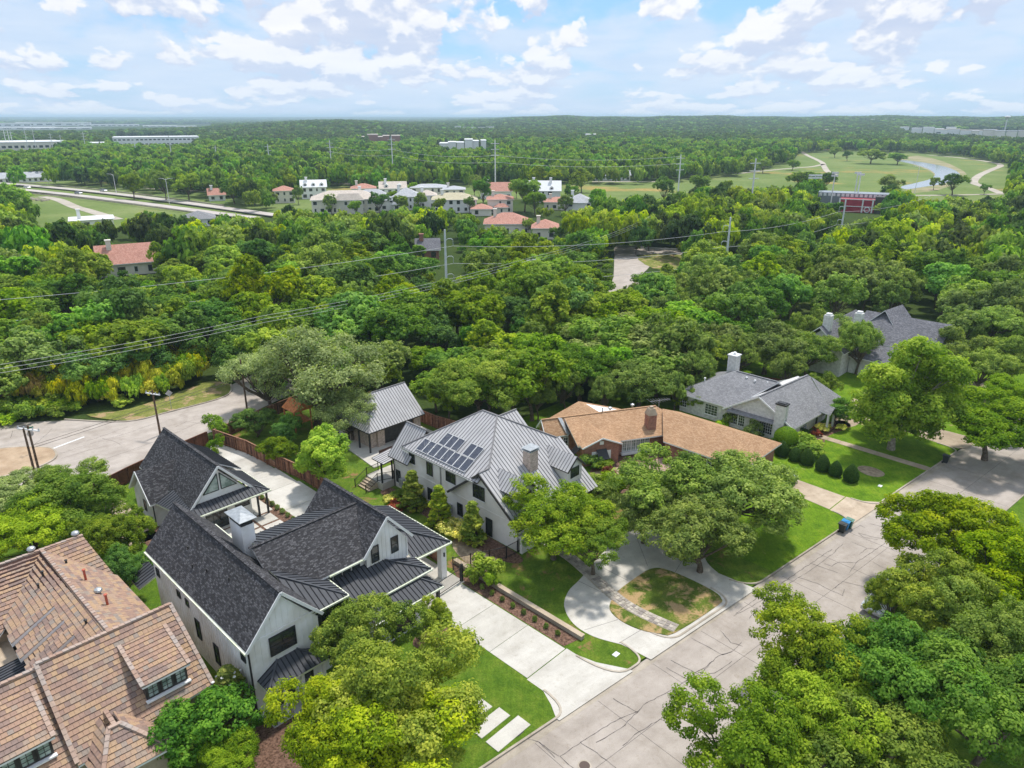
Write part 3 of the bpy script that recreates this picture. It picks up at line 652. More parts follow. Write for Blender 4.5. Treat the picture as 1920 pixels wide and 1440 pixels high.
# flagstone path: single stones in a mortar bed, running from the house to the kerb
pathc = smooth([(44.7, 24.2), (44.4, 26.5), (44.35, 28.6), (44.7, 30.6), (45.4, 33.0), (46.1, 35.4), (46.6, 37.5), (46.9, 41)], 6, False)
path = ribbon('flagstone_path', pathc, 1.15, .10, .055, CURB)
FLAG = mat('flagstone', (.36, .32, .28), .9, .2, build=tint_build([(0, (.25, .22, .2)), (.5, (.38, .34, .30)), (1, (.50, .45, .38))], .2, 3, .3))
rnd = random.Random(4)
for i in range(len(pathc)-1):
    p0, p1 = Vector((*pathc[i], 0)), Vector((*pathc[i+1], 0)); d = (p1-p0); L = d.length; d.normalize(); s = Vector((-d.y, d.x, 0))
    cuts = [-.55, -.55+rnd.uniform(.3, .5), .55-rnd.uniform(.25, .45), .55]
    for c0, c1 in zip(cuts[:-1], cuts[1:]):
        if c1-c0 < .08: continue
        j = lambda: rnd.uniform(-.035, .035)
        q = [p0+d*(.03+j()*.5)+s*(c0+.03+j()), p0+d*(L-.03+j())+s*(c0+.03+j()), p0+d*(L-.03+j())+s*(c1-.03+j()), p0+d*(.03+j()*.5)+s*(c1-.03+j())]
        q = [W(v.x, v.y) for v in q]; mb = MB(); mb.prism([(v.x, v.y, .185+rnd.uniform(0, .012)) for v in q][::-1], (0, 0, -.05), 0, 0, rnd.random()); mb.build('flagstone', FLAG, path)
# tan aggregate drive of the white ranch, its walk, the far curved drive
drv('tan_driveway', [[(73, 20.3), (77.2, 19.9), (77.2, 44), (73.5, 44)]]+[[(73.1, 22.8), (77.1, 22.6), (77.4, 29.8), (74.1, 29.8)], [(74.1, 30), (77.4, 30), (77.6, 37), (74.3, 37)]], CONC_T, 0, .08)
sheet('tan_apron', [(71.0, curb_b(71)-.3), (78.8, curb_b(78.8)-.3), E1(78.6), (77.4, 21), (77.2, 22.5), (73.0, 22.7), (72.7, 20.9), E1(71.0)], .07, CONC_T)
wk = sheet('front_walk', [(90.4, curb_b(90.4)), (91.6, curb_b(91.6)), (91.9, 31.5), (90.9, 31.5)], .062, CONC_T)
for i in range(9):
    b0 = 18.1+i*1.5; slab_row(wk, [[(90.45+.035*i, b0+.03), (91.6+.035*i, b0+.03), (91.63+.035*i, b0+1.47), (90.5+.035*i, b0+1.47)]], CONC_T, .02, .08)
sheet('far_curved_driveway', smooth([(99.9, 17.0), (104.6, 16.4), (105.2, 22.0), (107.5, 25.5), (112, 27.5), (124.5, 24.0), (126.5, 19.2), (130, 19.2), (128, 26), (121, 31), (110, 33.2), (98, 32.0), (97.5, 29.4), (101, 28.5), (101.0, 24)], 4), .075, CONC_T)
sheet('soil_patch', smooth([(84.6, 21.6), (86.0, 21.3), (86.8, 22.6), (86.4, 24.0), (85.2, 24.2), (84.3, 23.0)], 5), .068, SOIL)
sheet('side_bed', smooth([(43.2, 60), (42.4, 61.2), (41.4, 60.4), (41.8, 56), (41.6, 50), (41.4, 44), (42.0, 40.5), (43.5, 41), (43.6, 50)], 4), .075, MULCH)
sheet('shrub_bed', smooth([(61, 46), (60.5, 40), (64, 38.5), (70, 41), (74, 39), (76, 43), (70, 46), (66, 48)], 4), .075, MULCH)
sheet('soil_patch', smooth([(38.8, 42.0), (40.6, 41.4), (42.8, 43.4), (41.6, 47.5), (39.8, 46.5)], 5), .07, SOIL)
sheet('flower_bed', smooth([(86, 32.6), (87.5, 29.6), (92.0, 30.5), (97.5, 29.5), (98.5, 31.6), (92, 33)], 4), .075, MULCH)
# front bed of the farmhouse corner
sheet('front_bed', smooth([(13.8, 39.8), (20.5, 38.2), (24, 39.5), (24, 34.6), (17, 33.2), (13.6, 34.5)], 4), .075, MULCH)
sheet('driveway_bed', smooth([(28.6, 38.8), (31.9, 39.6), (31.9, 36.2), (30.6, 36.4), (28.6, 37.4)], 4), .075, MULCH)
sheet('side_path', [(17.2, 69.5), (20.6, 69.5), (20.6, 80), (18.6, 80)], .075, CONC_T)
# pale pavilion terrace and pool of mown grass is already lawn; terrace slab:
mb = MB(); P = [W(*p) for p in [(44.6, 66.3), (56.5, 66.0), (56.5, 79), (46.2, 79)]]; mb.prism([(p.x, p.y, .16) for p in P], (0, 0, -.16)); mb.build('terrace', CONC, kind='structure')
# ---- side street beyond the back fence
back = [(-20, 60), (18.2, 83.4), (30.5, 89.8), (36.2, 91.2), (52, 96.5), (58, 112), (45.5, 106.2), (43.1, 102.1), (34.8, 102.0), (29.1, 102.8), (23.1, 109.8), (16.6, 115.2), (0, 132), (-30, 150), (-60, 120)]
sheet('side_street', back, .005, CONC_O)
sheet('verge', smooth([(29.3, 103.2), (34.8, 102.5), (43.0, 102.6), (46.0, 106.5), (44.5, 110.5), (40, 109.5), (31, 107.5), (26.0, 109.6)], 4), .07, VERGE)
ribbon('kerb', smooth([(23.3, 110.0), (29.0, 103.0), (34.7, 102.2), (43.1, 102.3), (46.2, 106.8)], 5, False), .2, 0, .14, CURB)
isl2 = smooth([(14.5, 105.2), (18.6, 101.6), (19.2, 99.0), (18.2, 96.7), (15.0, 95.7), (10.5, 97.0), (6, 101.5), (8, 106)], 5)
mb = MB(); mb.prism([(W(*p).x, W(*p).y, .15) for p in isl2], (0, 0, -.15)); mb.build('traffic_island', mat('island_concrete', (.45, .33, .22), .9, .2, build=concrete_build((.38, .27, .18), (.54, .41, .29), .85)), kind='structure')
ribbon('kerb', isl2+[isl2[0]], .22, 0, .17, CURB)
ribbon('road_marking', [AB(G(86, 846)), AB(G(158, 819))], .3, .012, .003, PAINTW)
for off in (0, .35): ribbon('road_marking', [(4+off, 78), (19.0+off, 91.4), (46+off, 96.8)][:2], .1, .010, .002, PAINTW) if False else None
# ---- cracks sealed with tar, surveyed along the street and the side street
CR = [[(930, 1425), (985, 1385), (1012, 1392), (1040, 1420)], [(985, 1385), (1005, 1360)], [(1090, 1392), (1050, 1418), (1075, 1440)], [(1012, 1393), (1048, 1418)], [(1088, 1392), (1115, 1376), (1145, 1356), (1180, 1340), (1196, 1334), (1212, 1318), (1240, 1304), (1255, 1296), (1285, 1277), (1302, 1262), (1320, 1253), (1347, 1230), (1372, 1222)],
 [(1090, 1394), (1120, 1412), (1155, 1440)], [(1118, 1392), (1165, 1365), (1200, 1330)], [(1168, 1398), (1198, 1372), (1238, 1348), (1260, 1358)], [(1296, 1196), (1355, 1228), (1372, 1222), (1390, 1205)], [(1250, 1252), (1290, 1274)], [(1258, 1238), (1312, 1266), (1335, 1240)], [(1150, 1310), (1195, 1336)], [(1350, 1182), (1370, 1205), (1392, 1212)],
 [(1296, 1290), (1305, 1268), (1340, 1262), (1372, 1240)], [(1420, 1140), (1405, 1160)], [(1460, 1106), (1492, 1120)], [(1497, 1083), (1530, 1093), (1565, 1110), (1580, 1117), (1583, 1105)], [(1520, 1056), (1570, 1074)], [(1566, 1103), (1580, 1090), (1620, 1100), (1640, 1106)], [(1593, 1074), (1605, 1055), (1628, 1040), (1652, 1024), (1660, 1018)],
 [(1607, 1055), (1572, 1054), (1560, 1062), (1545, 1056)], [(1596, 1016), (1625, 1028), (1642, 1030)], [(1611, 1040), (1625, 1029)], [(1596, 995), (1613, 985), (1622, 990)], [(1609, 999), (1640, 1008), (1690, 1015), (1705, 1010)], [(1610, 1000), (1620, 1008), (1645, 1012)], [(1632, 982), (1690, 997), (1672, 1006)], [(1675, 1022), (1688, 1032), (1686, 1042), (1673, 1043)], [(1638, 1055), (1650, 1062), (1668, 1070)], [(1650, 960), (1680, 968), (1700, 980)],
 [(1376, 1155), (1400, 1142), (1440, 1118), (1490, 1088), (1530, 1062), (1560, 1040), (1580, 1020)], [(1380, 1150), (1420, 1120), (1460, 1098), (1500, 1070), (1560, 1030)],
 [(60, 838), (90, 812), (98, 803)], [(20, 822), (24, 808)], [(192, 822), (215, 828), (228, 835)], [(115, 860), (160, 846), (190, 838)], [(110, 852), (150, 838), (240, 812), (300, 790)], [(140, 876), (200, 860), (300, 825), (400, 780)], [(330, 800), (350, 790), (385, 796)], [(140, 833), (180, 822), (240, 800)]]
mb = MB(); rnd = random.Random(9)
for line in CR:
    P = []
    for (x0, y0), (x1, y1) in zip(line[:-1], line[1:]):
        p, q = G(x0, y0), G(x1, y1); k = max(2, int((q-p).length/.35)); nrm = Vector((-(q-p).y, (q-p).x, 0)).normalized()
        for i in range(k): P.append(p.lerp(q, i/k)+nrm*(rnd.uniform(-.05, .05) if i else 0))
    P.append(G(*line[-1]))
    for i in range(len(P)-1):
        d = (P[i+1]-P[i]); d.z = 0
        if d.length < 1e-4: continue
        d.normalize(); s = Vector((-d.y, d.x, 0)); w0 = rnd.uniform(.010, .030); w1 = rnd.uniform(.010, .030)
        mb.add([(p.x, p.y, .0125) for p in (P[i]-s*w0-d*.02, P[i+1]-s*w1+d*.02, P[i+1]+s*w1+d*.02, P[i]+s*w0-d*.02)], [(0, 1, 2, 3)])
mb.build('crack_sealant', CRACK, kind='stuff')
# expansion joints of the street slabs
for a in range(28, 100, 6):
    b = curb_b(a); ribbon('street_joint', [(a, b-.7), (a-.6, b-9.3)], .03, .004, .001, CRACK)
ribbon('street_joint', [(SA0, curb_b(SA0)-4.7), (SA1, curb_b(SA1)-4.7)], .03, .004, .001, CRACK)
# manhole covers
def manhole(px, label):
    p = G(*px); t_ = thing('manhole_cover', label, 'manhole cover', (p.x, p.y, 0), RZ)
    mb = MB(); mb.lathe((0, 0, .006), [(.46, 0), (.46, .012), (.44, .016)], 20); mb.build('rim', CURB, t_)
    mb = MB(); mb.lathe((0, 0, .008), [(.36, 0), (.36, .018), (.33, .021)], 20)
    for i in range(-2, 3): mb.box(-.25, .25, i*.1-.02, i*.1+.02, .02, .036)
    mb.build('lid', mat('cast_iron', (.1, .07, .06), .7, .4, .3), t_)
manhole((1096, 1436), 'round rusty iron manhole cover in the street at the bottom edge')
manhole((1447, 1167), 'round iron manhole cover in the street left of the tree by the kerb')
# meter box lids in lawns
for px, lb in [((907, 1323), 'small pale square box lid in the corner lawn'), ((1155, 1228), 'small grey box lid in the lawn tip between the driveways'), ((1650, 912), 'small white box lid in the lawn below the soil patch'), ((973, 1375), 'dark round valve lid in the corner lawn near the kerb')]:
    p = G(*px); mb = MB(); mb.box(-.28, .28, -.2, .2, .05, .085); mb.box(-.24, .24, -.16, .16, .085, .092); o = mb.build('box_lid', CURB if 'dark' in lb else PAINTW); o.location = (p.x, p.y, 0); o.rotation_euler = (0, 0, RZ); tag(o, lb, 'utility lid')
    if 'dark' in lb: o.data.materials[0] = BLACK
# ================================================================ white farmhouse with charcoal roofs
def gable_polys(a0, a1, b0, b1, c, zE, zR, axis='b'):
    if axis == 'b': return [[(a0, b0, zE), (c, b0, zR), (c, b1, zR), (a0, b1, zE)], [(a1, b0, zE), (a1, b1, zE), (c, b1, zR), (c, b0, zR)]]
    return [[(a0, b0, zE), (a1, b0, zE), (a1, c, zR), (a0, c, zR)], [(a0, b1, zE), (a0, c, zR), (a1, c, zR), (a1, b1, zE)]]
def rakes(T, pts, parent=None, m=None, w=.22, th=.07, n=(0, -1, 0)):
    mb = MB()
    for p, q in zip(pts[:-1], pts[1:]):
        off = Vector(n)*(th/2+.004); mb.bar(Vector(p)+off+Vector((0, 0, -.10)), Vector(q)+off+Vector((0, 0, -.10)), th, w)
    return T.put(mb, 'rake_board', m or TRIMW, parent)
def gutter(T, p, q, parent=None, m=None): mb = MB(); mb.bar(Vector(p)+Vector((0, 0, -.06)), Vector(q)+Vector((0, 0, -.06)), .13, .13); return T.put(mb, 'gutter', m or TRIM, parent)
def downpipe(T, a, b, z0, z1, m=None, parent=None): mb = MB(); mb.box(a-.05, a+.05, b-.05, b+.05, z0, z1); return T.put(mb, 'downpipe', m or BLACK, parent)
def vent(T, a, b, z, h=.35, r=.07, m=None, parent=None, name='roof_vent'):
    mb = MB(); mb.lathe((a, b, z), [(r, -.1), (r, h), (r*1.5, h), (r*1.5, h+.06), (r*.4, h+.09)], 8); return T.put(mb, name, m or BLACK, parent)
T = FH = Grid('farmhouse', 'two storey white board and batten house with charcoal shingle gables and dark metal porch roofs', 'house', 22, 48)
# main block
w1 = mass(T, 15.95, 21.25, 40.2, 57.0, 0, 5.9, 'b', 9.15, WHITE)
r1 = roof(T, gable_polys(15.62, 21.5, 39.85, 57.3, 18.56, 6.3, 9.65), .16, SHINGLE, TRIMW)
mb = MB(); mb.bar((18.56, 39.85, 9.68), (18.56, 57.3, 9.68), .3, .07); T.put(mb, 'ridge_cap', SHINGLE, r1)
rakes(T, [(15.62, 39.85, 6.3), (18.56, 39.85, 9.65), (21.5, 39.85, 6.3)], r1)
gutter(T, (15.56, 39.8, 6.22), (15.56, 57.3, 6.22), r1); gutter(T, (21.56, 44.6, 6.22), (21.56, 57.3, 6.22), r1)
battens(T, [((15.95, 40.2), (15.95, 57), (-1, 0), lambda t: 5.95), ((15.95, 40.2), (21.25, 40.2), (0, -1), lambda t: 5.95+3.1*(1-abs(2*t-1)))], w1, .3)
mb = MB(); mb.box(15.93, 21.27, 40.14, 40.18, 6.45, 6.6); T.put(mb, 'band_board', WHITE, w1)
downpipe(T, 15.84, 40.08, 0, 6.1)
for b, z in ((52.0, 4.6), (50.4, 4.6), (58, 4.4)):
    if b < 57: window(T, '-a', (15.93, b, z), .55, .55, 1, 1, sill=False)
window(T, '-a', (15.93, 56.1, 4.6), .6, .7, 1, 2, sill=False)
window(T, '-a', (15.93, 49.0, 2.9), .7, 1.7, 1, 2, sill=False); window(T, '-a', (15.93, 46.0, 2.3), .7, 1.7, 1, 2, sill=False); window(T, '-a', (15.93, 41.2, 5.0), .6, .7, 2, 2, sill=False)
window(T, '-a', (15.93, 42.9, 1.6), 1.7, 1.1, 3, 1, sill=False)
window(T, '-b', (18.4, 40.16, 5.45), 1.95, 1.5, 2, 4, sill=False)
for a_, b_, z_ in ((17.2, 52, 8.1), (17.0, 48.3, 7.9), (17.4, 45.4, 8.35), (16.7, 50.2, 7.55)): vent(T, a_, b_, z_, .22, .05, parent=r1)
# entry porch roof on the front gable
metal_roof(T, [[(16.2, 38.6, 3.3), (20.9, 38.6, 3.3), (19.3, 40.15, 4.2), (17.8, 40.15, 4.2)], [(16.2, 40.15, 3.3), (16.2, 38.6, 3.3), (17.8, 40.15, 4.2)], [(20.9, 38.6, 3.3), (20.9, 40.15, 3.3), (19.3, 40.15, 4.2)]], .36, .16, METAL_D, METAL_DR, TRIM)
caps(T, [((16.2, 38.6, 3.34), (17.8, 40.12, 4.24)), ((20.9, 38.6, 3.34), (19.3, 40.12, 4.24))], .13, .09, METAL_D)
for a_ in (16.5, 17.5, 18.9, 20.6): mb = MB(); mb.box(a_-.11, a_+.11, 38.8, 39.02, 0, 3.2); T.put(mb, 'porch_post', BLACK if a_ < 17 else WHITE)
mb = MB(); mb.box(16.3, 20.8, 38.7, 40.18, 0, .12); T.put(mb, 'porch_floor', CONC)
window(T, '-b', (18.2, 40.16, 1.45), 1.2, 2.3, 2, 4, sill=False, name='door'); window(T, '-b', (19.9, 40.16, 1.6), .9, 1.9, 1, 3, sill=False)
# glazed stair tower beside the main gable
w2 = mass(T, 21.27, 23.8, 41.0, 45.0, 0, 5.86, m=WHITE)
tr = [[(21.25, 40.6, 6.02), (24.15, 40.6, 6.02), (20.4, 44.3, 7.75), (20.2, 40.6, 6.02)][:3]+[(20.6, 40.9, 6.2)], [(24.15, 40.6, 6.02), (24.15, 45.2, 6.02), (20.4, 45.2, 7.75), (20.4, 44.3, 7.75)]]
tr = [[(21.25, 40.6, 6.0), (24.15, 40.6, 6.0), (20.45, 44.3, 7.75), (20.45, 41.2, 6.28)], [(24.15, 40.6, 6.0), (24.15, 45.6, 6.0), (20.45, 45.6, 7.75), (20.45, 44.3, 7.75)]]
metal_roof(T, tr, .40, .14, METAL_D, METAL_DR, TRIM)
caps(T, [((24.1, 40.65, 6.04), (20.45, 44.3, 7.8))], .14, .09, METAL_D)
gutter(T, (24.2, 40.6, 5.98), (24.2, 44.0, 5.98)); gutter(T, (21.6, 40.55, 5.98), (24.2, 40.55, 5.98))
for z0_, h_ in ((4.7, 1.75), (2.2, 2.3)):
    for a_ in (21.95, 23.1): window(T, '-b', (a_, 40.96, z0_), 1.02, h_, 2, 3, sill=False)
    for b_ in (41.7, 42.9): window(T, '+a', (23.84, b_, z0_), 1.02, h_, 2, 3, sill=False)
# link block with clerestory
w3 = mass(T, 21.3, 28.2, 43.95, 50.5, 0, 6.05, 'a', 8.5, WHITE, at=47.3)
r3 = roof(T, [[(20.2, 43.35, 6.32), (27.7, 43.35, 6.32), (30.0, 47.3, 8.98), (20.2, 47.3, 8.98)]], .14, SHINGLE, TRIMW)
metal_roof(T, [[(20.8, 47.32, 8.94), (29.6, 47.32, 8.94), (27.3, 51.6, 7.25), (21.4, 51.6, 7.25)]], .44, .14, METAL_D, METAL_DR, TRIM)
mb = MB(); mb.bar((20, 47.3, 9.0), (29.9, 47.3, 9.0), .26, .06); T.put(mb, 'ridge_cap', SHINGLE, r3)
gutter(T, (24.3, 43.3, 6.26), (27.7, 43.3, 6.26), r3)
for a_ in (24.5, 25.35, 26.2, 27.1): window(T, '-b', (a_, 43.92, 5.5), .66, .92, 1, 1, sill=False)
# second gabled wing
w4 = mass(T, 27.9, 31.95, 43.55, 52.2, 0, 6.35, 'b', 8.75, WHITE, at=29.98)
r4 = roof(T, gable_polys(27.45, 32.45, 43.2, 52.6, 29.98, 6.4, 9.25), .15, SHINGLE, TRIMW)
mb = MB(); mb.bar((29.98, 43.2, 9.28), (29.98, 52.6, 9.28), .28, .07); T.put(mb, 'ridge_cap', SHINGLE, r4)
rakes(T, [(27.45, 43.2, 6.4), (29.98, 43.2, 9.25), (32.45, 43.2, 6.4)], r4)
battens(T, [((27.9, 43.55), (31.95, 43.55), (0, -1), lambda t: 6.3+2.35*(1-abs(2*t-1)))], w4, 4.0, .4)
window(T, '-b', (28.75, 43.51, 6.1), .68, 1.45, 1, 2, sill=False); window(T, '-b', (30.75, 43.51, 6.1), .68, 1.45, 1, 2, sill=False)
downpipe(T, 32.0, 43.48, 4.4, 6.3, WHITE); vent(T, 31.0, 49.8, 8.2, .25, .06, parent=r4)
# garage roofs stepping down towards the drive
metal_roof(T, [[(23.9, 41.05, 3.9), (32.6, 41.05, 3.9), (29.55, 43.5, 5.08), (29.3, 43.93, 5.28), (23.9, 43.93, 5.28)], [(32.6, 41.05, 3.9), (32.7, 43.5, 3.9), (29.55, 43.5, 5.08)]], .40, .15, METAL_D, METAL_DR, TRIM)
caps(T, [((32.6, 41.05, 3.94), (29.6, 43.45, 5.12))], .14, .09, METAL_D)
gutter(T, (26.0, 40.99, 3.86), (32.66, 40.99, 3.86)); gutter(T, (32.68, 40.99, 3.86), (32.76, 43.4, 3.86))
mass(T, 24.0, 32.1, 41.5, 43.9, 0, 3.7, m=WHITE)
metal_roof(T, [[(25.6, 39.5, 3.0), (32.5, 39.5, 3.0), (31.0, 41.45, 3.75), (25.6, 41.45, 3.75)], [(32.5, 39.5, 3.0), (32.5, 41.45, 3.0), (31.0, 41.45, 3.75)]], .40, .14, METAL_D, METAL_DR, TRIM)
caps(T, [((32.5, 39.5, 3.04), (31.0, 41.4, 3.79))], .12, .08, METAL_D)
gutter(T, (25.6, 39.45, 2.96), (32.56, 39.45, 2.96))
mass(T, 25.0, 30.6, 40.0, 41.48, 0, 2.88, m=WHITE)
mb = MB(); mb.box(32.15, 32.4, 39.75, 40.0, 0, 2.9); T.put(mb, 'porch_post', BLACK)
mb = MB(); mb.box(30.9, 31.2, 40.8, 41.1, 0, 2.9); T.put(mb, 'porch_post', BLACK)
window(T, '-b', (28.6, 39.98, 1.3), 2.4, 1.9, 4, 2, sill=False)
# covered carport on the right of the wing
metal_roof(T, [[(32.5, 43.4, 3.8), (36.6, 43.1, 3.8), (32.5, 47.1, 5.5)], [(36.6, 43.1, 3.8), (36.6, 52.4, 3.8), (32.46, 52.4, 5.52), (32.46, 47.1, 5.52)]], .40, .15, METAL_D, METAL_DR, TRIM)
caps(T, [((36.6, 43.1, 3.85), (32.5, 47.05, 5.58))], .14, .09, METAL_D)
gutter(T, (32.9, 43.2, 3.76), (36.66, 43.04, 3.76)); gutter(T, (36.68, 43.04, 3.76), (36.68, 52.4, 3.76))
for b_ in (43.7, 51.6): mb = MB(); mb.box(35.7, 36.3, b_-.3, b_+.3, 0, 3.7); T.put(mb, 'carport_column', WHITE)
mb = MB(); mb.obox((36.0, 43.39, 2.6), (1, 0, 0), (0, 0, 1), (0, -1, 0), .12, .4, .1); T.put(mb, 'wall_lamp', BLACK)
mass(T, 32.0, 32.3, 43.7, 52, 0, 3.7, m=WHITE)
# white chimney with dark cap
mb = MB(); mb.box(20.3, 21.35, 48.9, 50.9, 6.5, 10.0); ch = T.put(mb, 'chimney', WHITE)
mb = MB(); mb.box(20.34, 21.31, 48.94, 50.86, 10.0, 10.12)
for a_ in (20.4, 21.25):
    for b_ in (49.0, 50.8): mb.box(a_-.04, a_+.04, b_-.04, b_+.04, 10.1, 10.5)
for z_ in (10.22, 10.34): mb.box(20.36, 21.29, 48.96, 48.99, z_, z_+.03); mb.box(20.33, 20.36, 48.96, 50.8, z_, z_+.03)
T.put(mb, 'chimney_cage', BLACK, ch)
mb = MB(); mb.prism([(20.1, 48.6, 10.5), (21.55, 48.6, 10.5), (21.55, 51.2, 10.5), (20.1, 51.2, 10.5)][::-1], (0, 0, .05)); mb.add([(20.1, 48.6, 10.55), (21.55, 48.6, 10.55), (21.55, 51.2, 10.55), (20.1, 51.2, 10.55), (20.83, 49.9, 10.75)], [(0, 1, 4), (1, 2, 4), (2, 3, 4), (3, 0, 4)]); T.put(mb, 'chimney_cap', GALV, ch)
# low metal roof at the rear left corner
metal_roof(T, [[(14.6, 57.4, 3.0), (16.4, 57.4, 3.7), (16.4, 60.5, 3.7), (14.6, 60.5, 3.0)]], .4, .14, METAL_D, METAL_DR, TRIM)
# ================================================================ rear guest house
T = BH = Grid('guest_house', 'smaller white guest house behind the farmhouse with steep charcoal gable and triangular windows', 'house', 26, 72)
w1 = mass(T, 23.3, 29.2, 66.7, 79.4, 0, 3.1, 'b', 6.55, WHITE, at=26.15)
r1 = roof(T, gable_polys(22.9, 29.45, 66.35, 79.8, 26.15, 3.45, 7.12), .16, SHINGLE, TRIMW)
mb = MB(); mb.bar((26.15, 66.35, 7.15), (26.15, 79.8, 7.15), .26, .07); T.put(mb, 'ridge_cap', SHINGLE, r1)
rakes(T, [(22.9, 66.35, 3.45), (26.15, 66.35, 7.12), (29.45, 66.35, 3.45)], r1)
w2 = mass(T, 21.1, 25, 71.6, 76.6, 0, 2.75, 'a', 5.15, WHITE)
r2 = roof(T, gable_polys(20.75, 25.1, 71.3, 77.0, 74.1, 2.8, 5.7, 'a')[:1]+[[(20.75, 77.0, 2.8), (20.75, 74.1, 5.7), (25.1, 74.1, 5.7), (22.6, 77.0, 2.8)]], .16, SHINGLE, TRIMW)
rakes(T, [(20.75, 71.3, 2.8), (20.75, 74.1, 5.7), (20.75, 77.0, 2.8)], r2, n=(-1, 0, 0))
battens(T, [((21.1, 71.6), (21.1, 76.6), (-1, 0), lambda t: 2.75+2.3*(1-abs(2*t-1)))], w2, .2, .4)
window(T, '-a', (21.07, 73.9, 1.7), .5, 1.2, 1, 1, sill=False); downpipe(T, 21.05, 71.5, 0, 2.7)
# triangular gable windows: frame and pane
for s in (-1, 1):
    c = 26.15; x0, x1 = c+s*.14, c+s*1.75
    tri = [(x0, 66.66, 4.35), (x1, 66.66, 4.35), (x0, 66.66, 6.15)]
    mb = MB()
    for p, q in zip(tri, tri[1:]+tri[:1]): mb.bar(p, q, .08, .09, up=(0, 1, 0))
    f = T.put(mb, 'window', BLACK); g = MB(); g.prism(tri if s < 0 else tri[::-1], (0, -.02, 0)); T.put(g, 'pane', GLASSL, f)
# wraparound porch roof
ph = metal_roof(T, [[(22.3, 65.3, 3.0), (30.75, 65.3, 3.0), (29.3, 66.62, 3.6), (23.4, 66.62, 3.6)], [(30.75, 65.3, 3.0), (30.75, 71.6, 3.0), (29.3, 71.6, 3.6), (29.3, 66.62, 3.6)], [(21.2, 70.9, 3.0), (22.3, 65.3, 3.0), (23.4, 66.62, 3.6), (23.2, 71.2, 3.6)]], .38, .15, METAL_D, METAL_DR, TRIM)
caps(T, [((22.3, 65.3, 3.04), (23.4, 66.6, 3.64)), ((30.75, 65.3, 3.04), (29.3, 66.6, 3.64))], .13, .08, METAL_D)
gutter(T, (22.3, 65.24, 2.96), (30.8, 65.24, 2.96)); gutter(T, (30.81, 65.24, 2.96), (30.81, 71.6, 2.96))
metal_roof(T, [[(30.85, 71.9, 3.1), (30.6, 79.9, 3.1), (27.9, 79.9, 4.85), (28.0, 71.9, 4.85)]], .40, .15, METAL_D, METAL_DR, TRIMW)
mass(T, 28.9, 30.4, 72.2, 79.6, 0, 2.95, m=WHITE)
for a_, b_ in ((29.5, 65.75), (30.5, 65.75), (30.5, 71.0)): mb = MB(); mb.box(a_-.09, a_+.09, b_-.09, b_+.09, 0, 2.95); T.put(mb, 'porch_post', BLACK)
window(T, '-b', (25.4, 66.66, 1.15), 2.2, 2.1, 3, 1, sill=False, name='sliding_door'); window(T, '-b', (28.2, 66.66, 1.9), 1.5, .8, 3, 1, sill=False)
window(T, '+a', (29.24, 69, 1.6), 1.6, 1.5, 3, 2, sill=False)
# ================================================================ grey metal roofed house with solar panels
T = SH = Grid('solar_house', 'white stucco two storey house with grey standing seam roof carrying solar panels', 'house', 48, 50)
prof = [(61.0, 0), (61.0, 4.0), (58.0, 5.85), (48.0, 5.85), (46.3, 6.9), (41.6, 3.1), (41.6, 0)]
mb = MB(); mb.prism([(43.75, b, z) for b, z in prof][::-1], (1.0, 0, 0)); wl = T.put(mb, 'wall', STUCCO)
mass(T, 44.7, 55.0, 41.62, 60.9, 0, 3.0, m=STUCCO); mass(T, 44.72, 56.3, 45.8, 57.6, 3.0, 5.8, m=STUCCO)
mb = MB(); mb.prism([(55.0, b, z) for b, z in ((51.6, 0), (51.6, 3.0), (46.4, 6.85), (41.62, 3.0), (41.62, 0))], (.3, 0, 0)); T.put(mb, 'wall', STUCCO)
mb = MB(); mb.box(43.71, 43.75, 41.6, 61.0, 2.95, 3.03); T.put(mb, 'string_course', STUCCO, wl)
C1, C2 = (49.9, 52.6, 10.0), (49.9, 50.4, 10.0)
polys = [[(43.1, 58.4, 6.05), (43.1, 46.6, 6.05), (45.3, 46.6, 7.33), C2, C1],
         [C2, (45.3, 46.6, 7.08), (43.2, 46.4, 6.93), (43.2, 40.9, 2.85), (55.6, 40.9, 2.85), (55.6, 46.4, 6.93), (54.5, 46.6, 7.08)],
         [(56.7, 46.6, 6.05), (56.7, 58.4, 6.05), C1, C2, (54.5, 46.6, 7.33)],
         [(56.7, 58.4, 6.05), (43.1, 58.4, 6.05), C1]]
zf = lambda b: 10-(50.4-b)*.751
polys[0] = [(43.1, 58.4, 6.05), (43.1, 46.4, 6.05), (44.74, 46.4, 7.0), C2, C1]
polys[1] = [C2, (44.74, 46.4, zf(46.4)), (43.3, 46.4, zf(46.4)), (43.3, 40.9, zf(40.9)), (55.6, 40.9, zf(40.9)), (55.6, 46.4, zf(46.4)), (55.06, 46.4, zf(46.4))]
polys[2] = [(56.7, 46.4, 6.05), (56.7, 58.4, 6.05), C1, C2, (55.06, 46.4, 7.0)]
rs = metal_roof(T, polys, .42, .14, METAL_G, METAL_R, DARKF)
metal_roof(T, [[(43.3, 51.2, 3.25), (43.3, 46.42, zf(46.4)), (45.0, 46.42, zf(46.4)), (43.9, 51.2, 3.25)]], .42, .14, METAL_G, METAL_R, DARKF)
metal_roof(T, [[(55.6, 46.42, zf(46.4)), (55.6, 51.2, 3.25), (54.6, 51.2, 3.25), (54.2, 46.42, zf(46.4))]], .42, .14, METAL_G, METAL_R, DARKF)
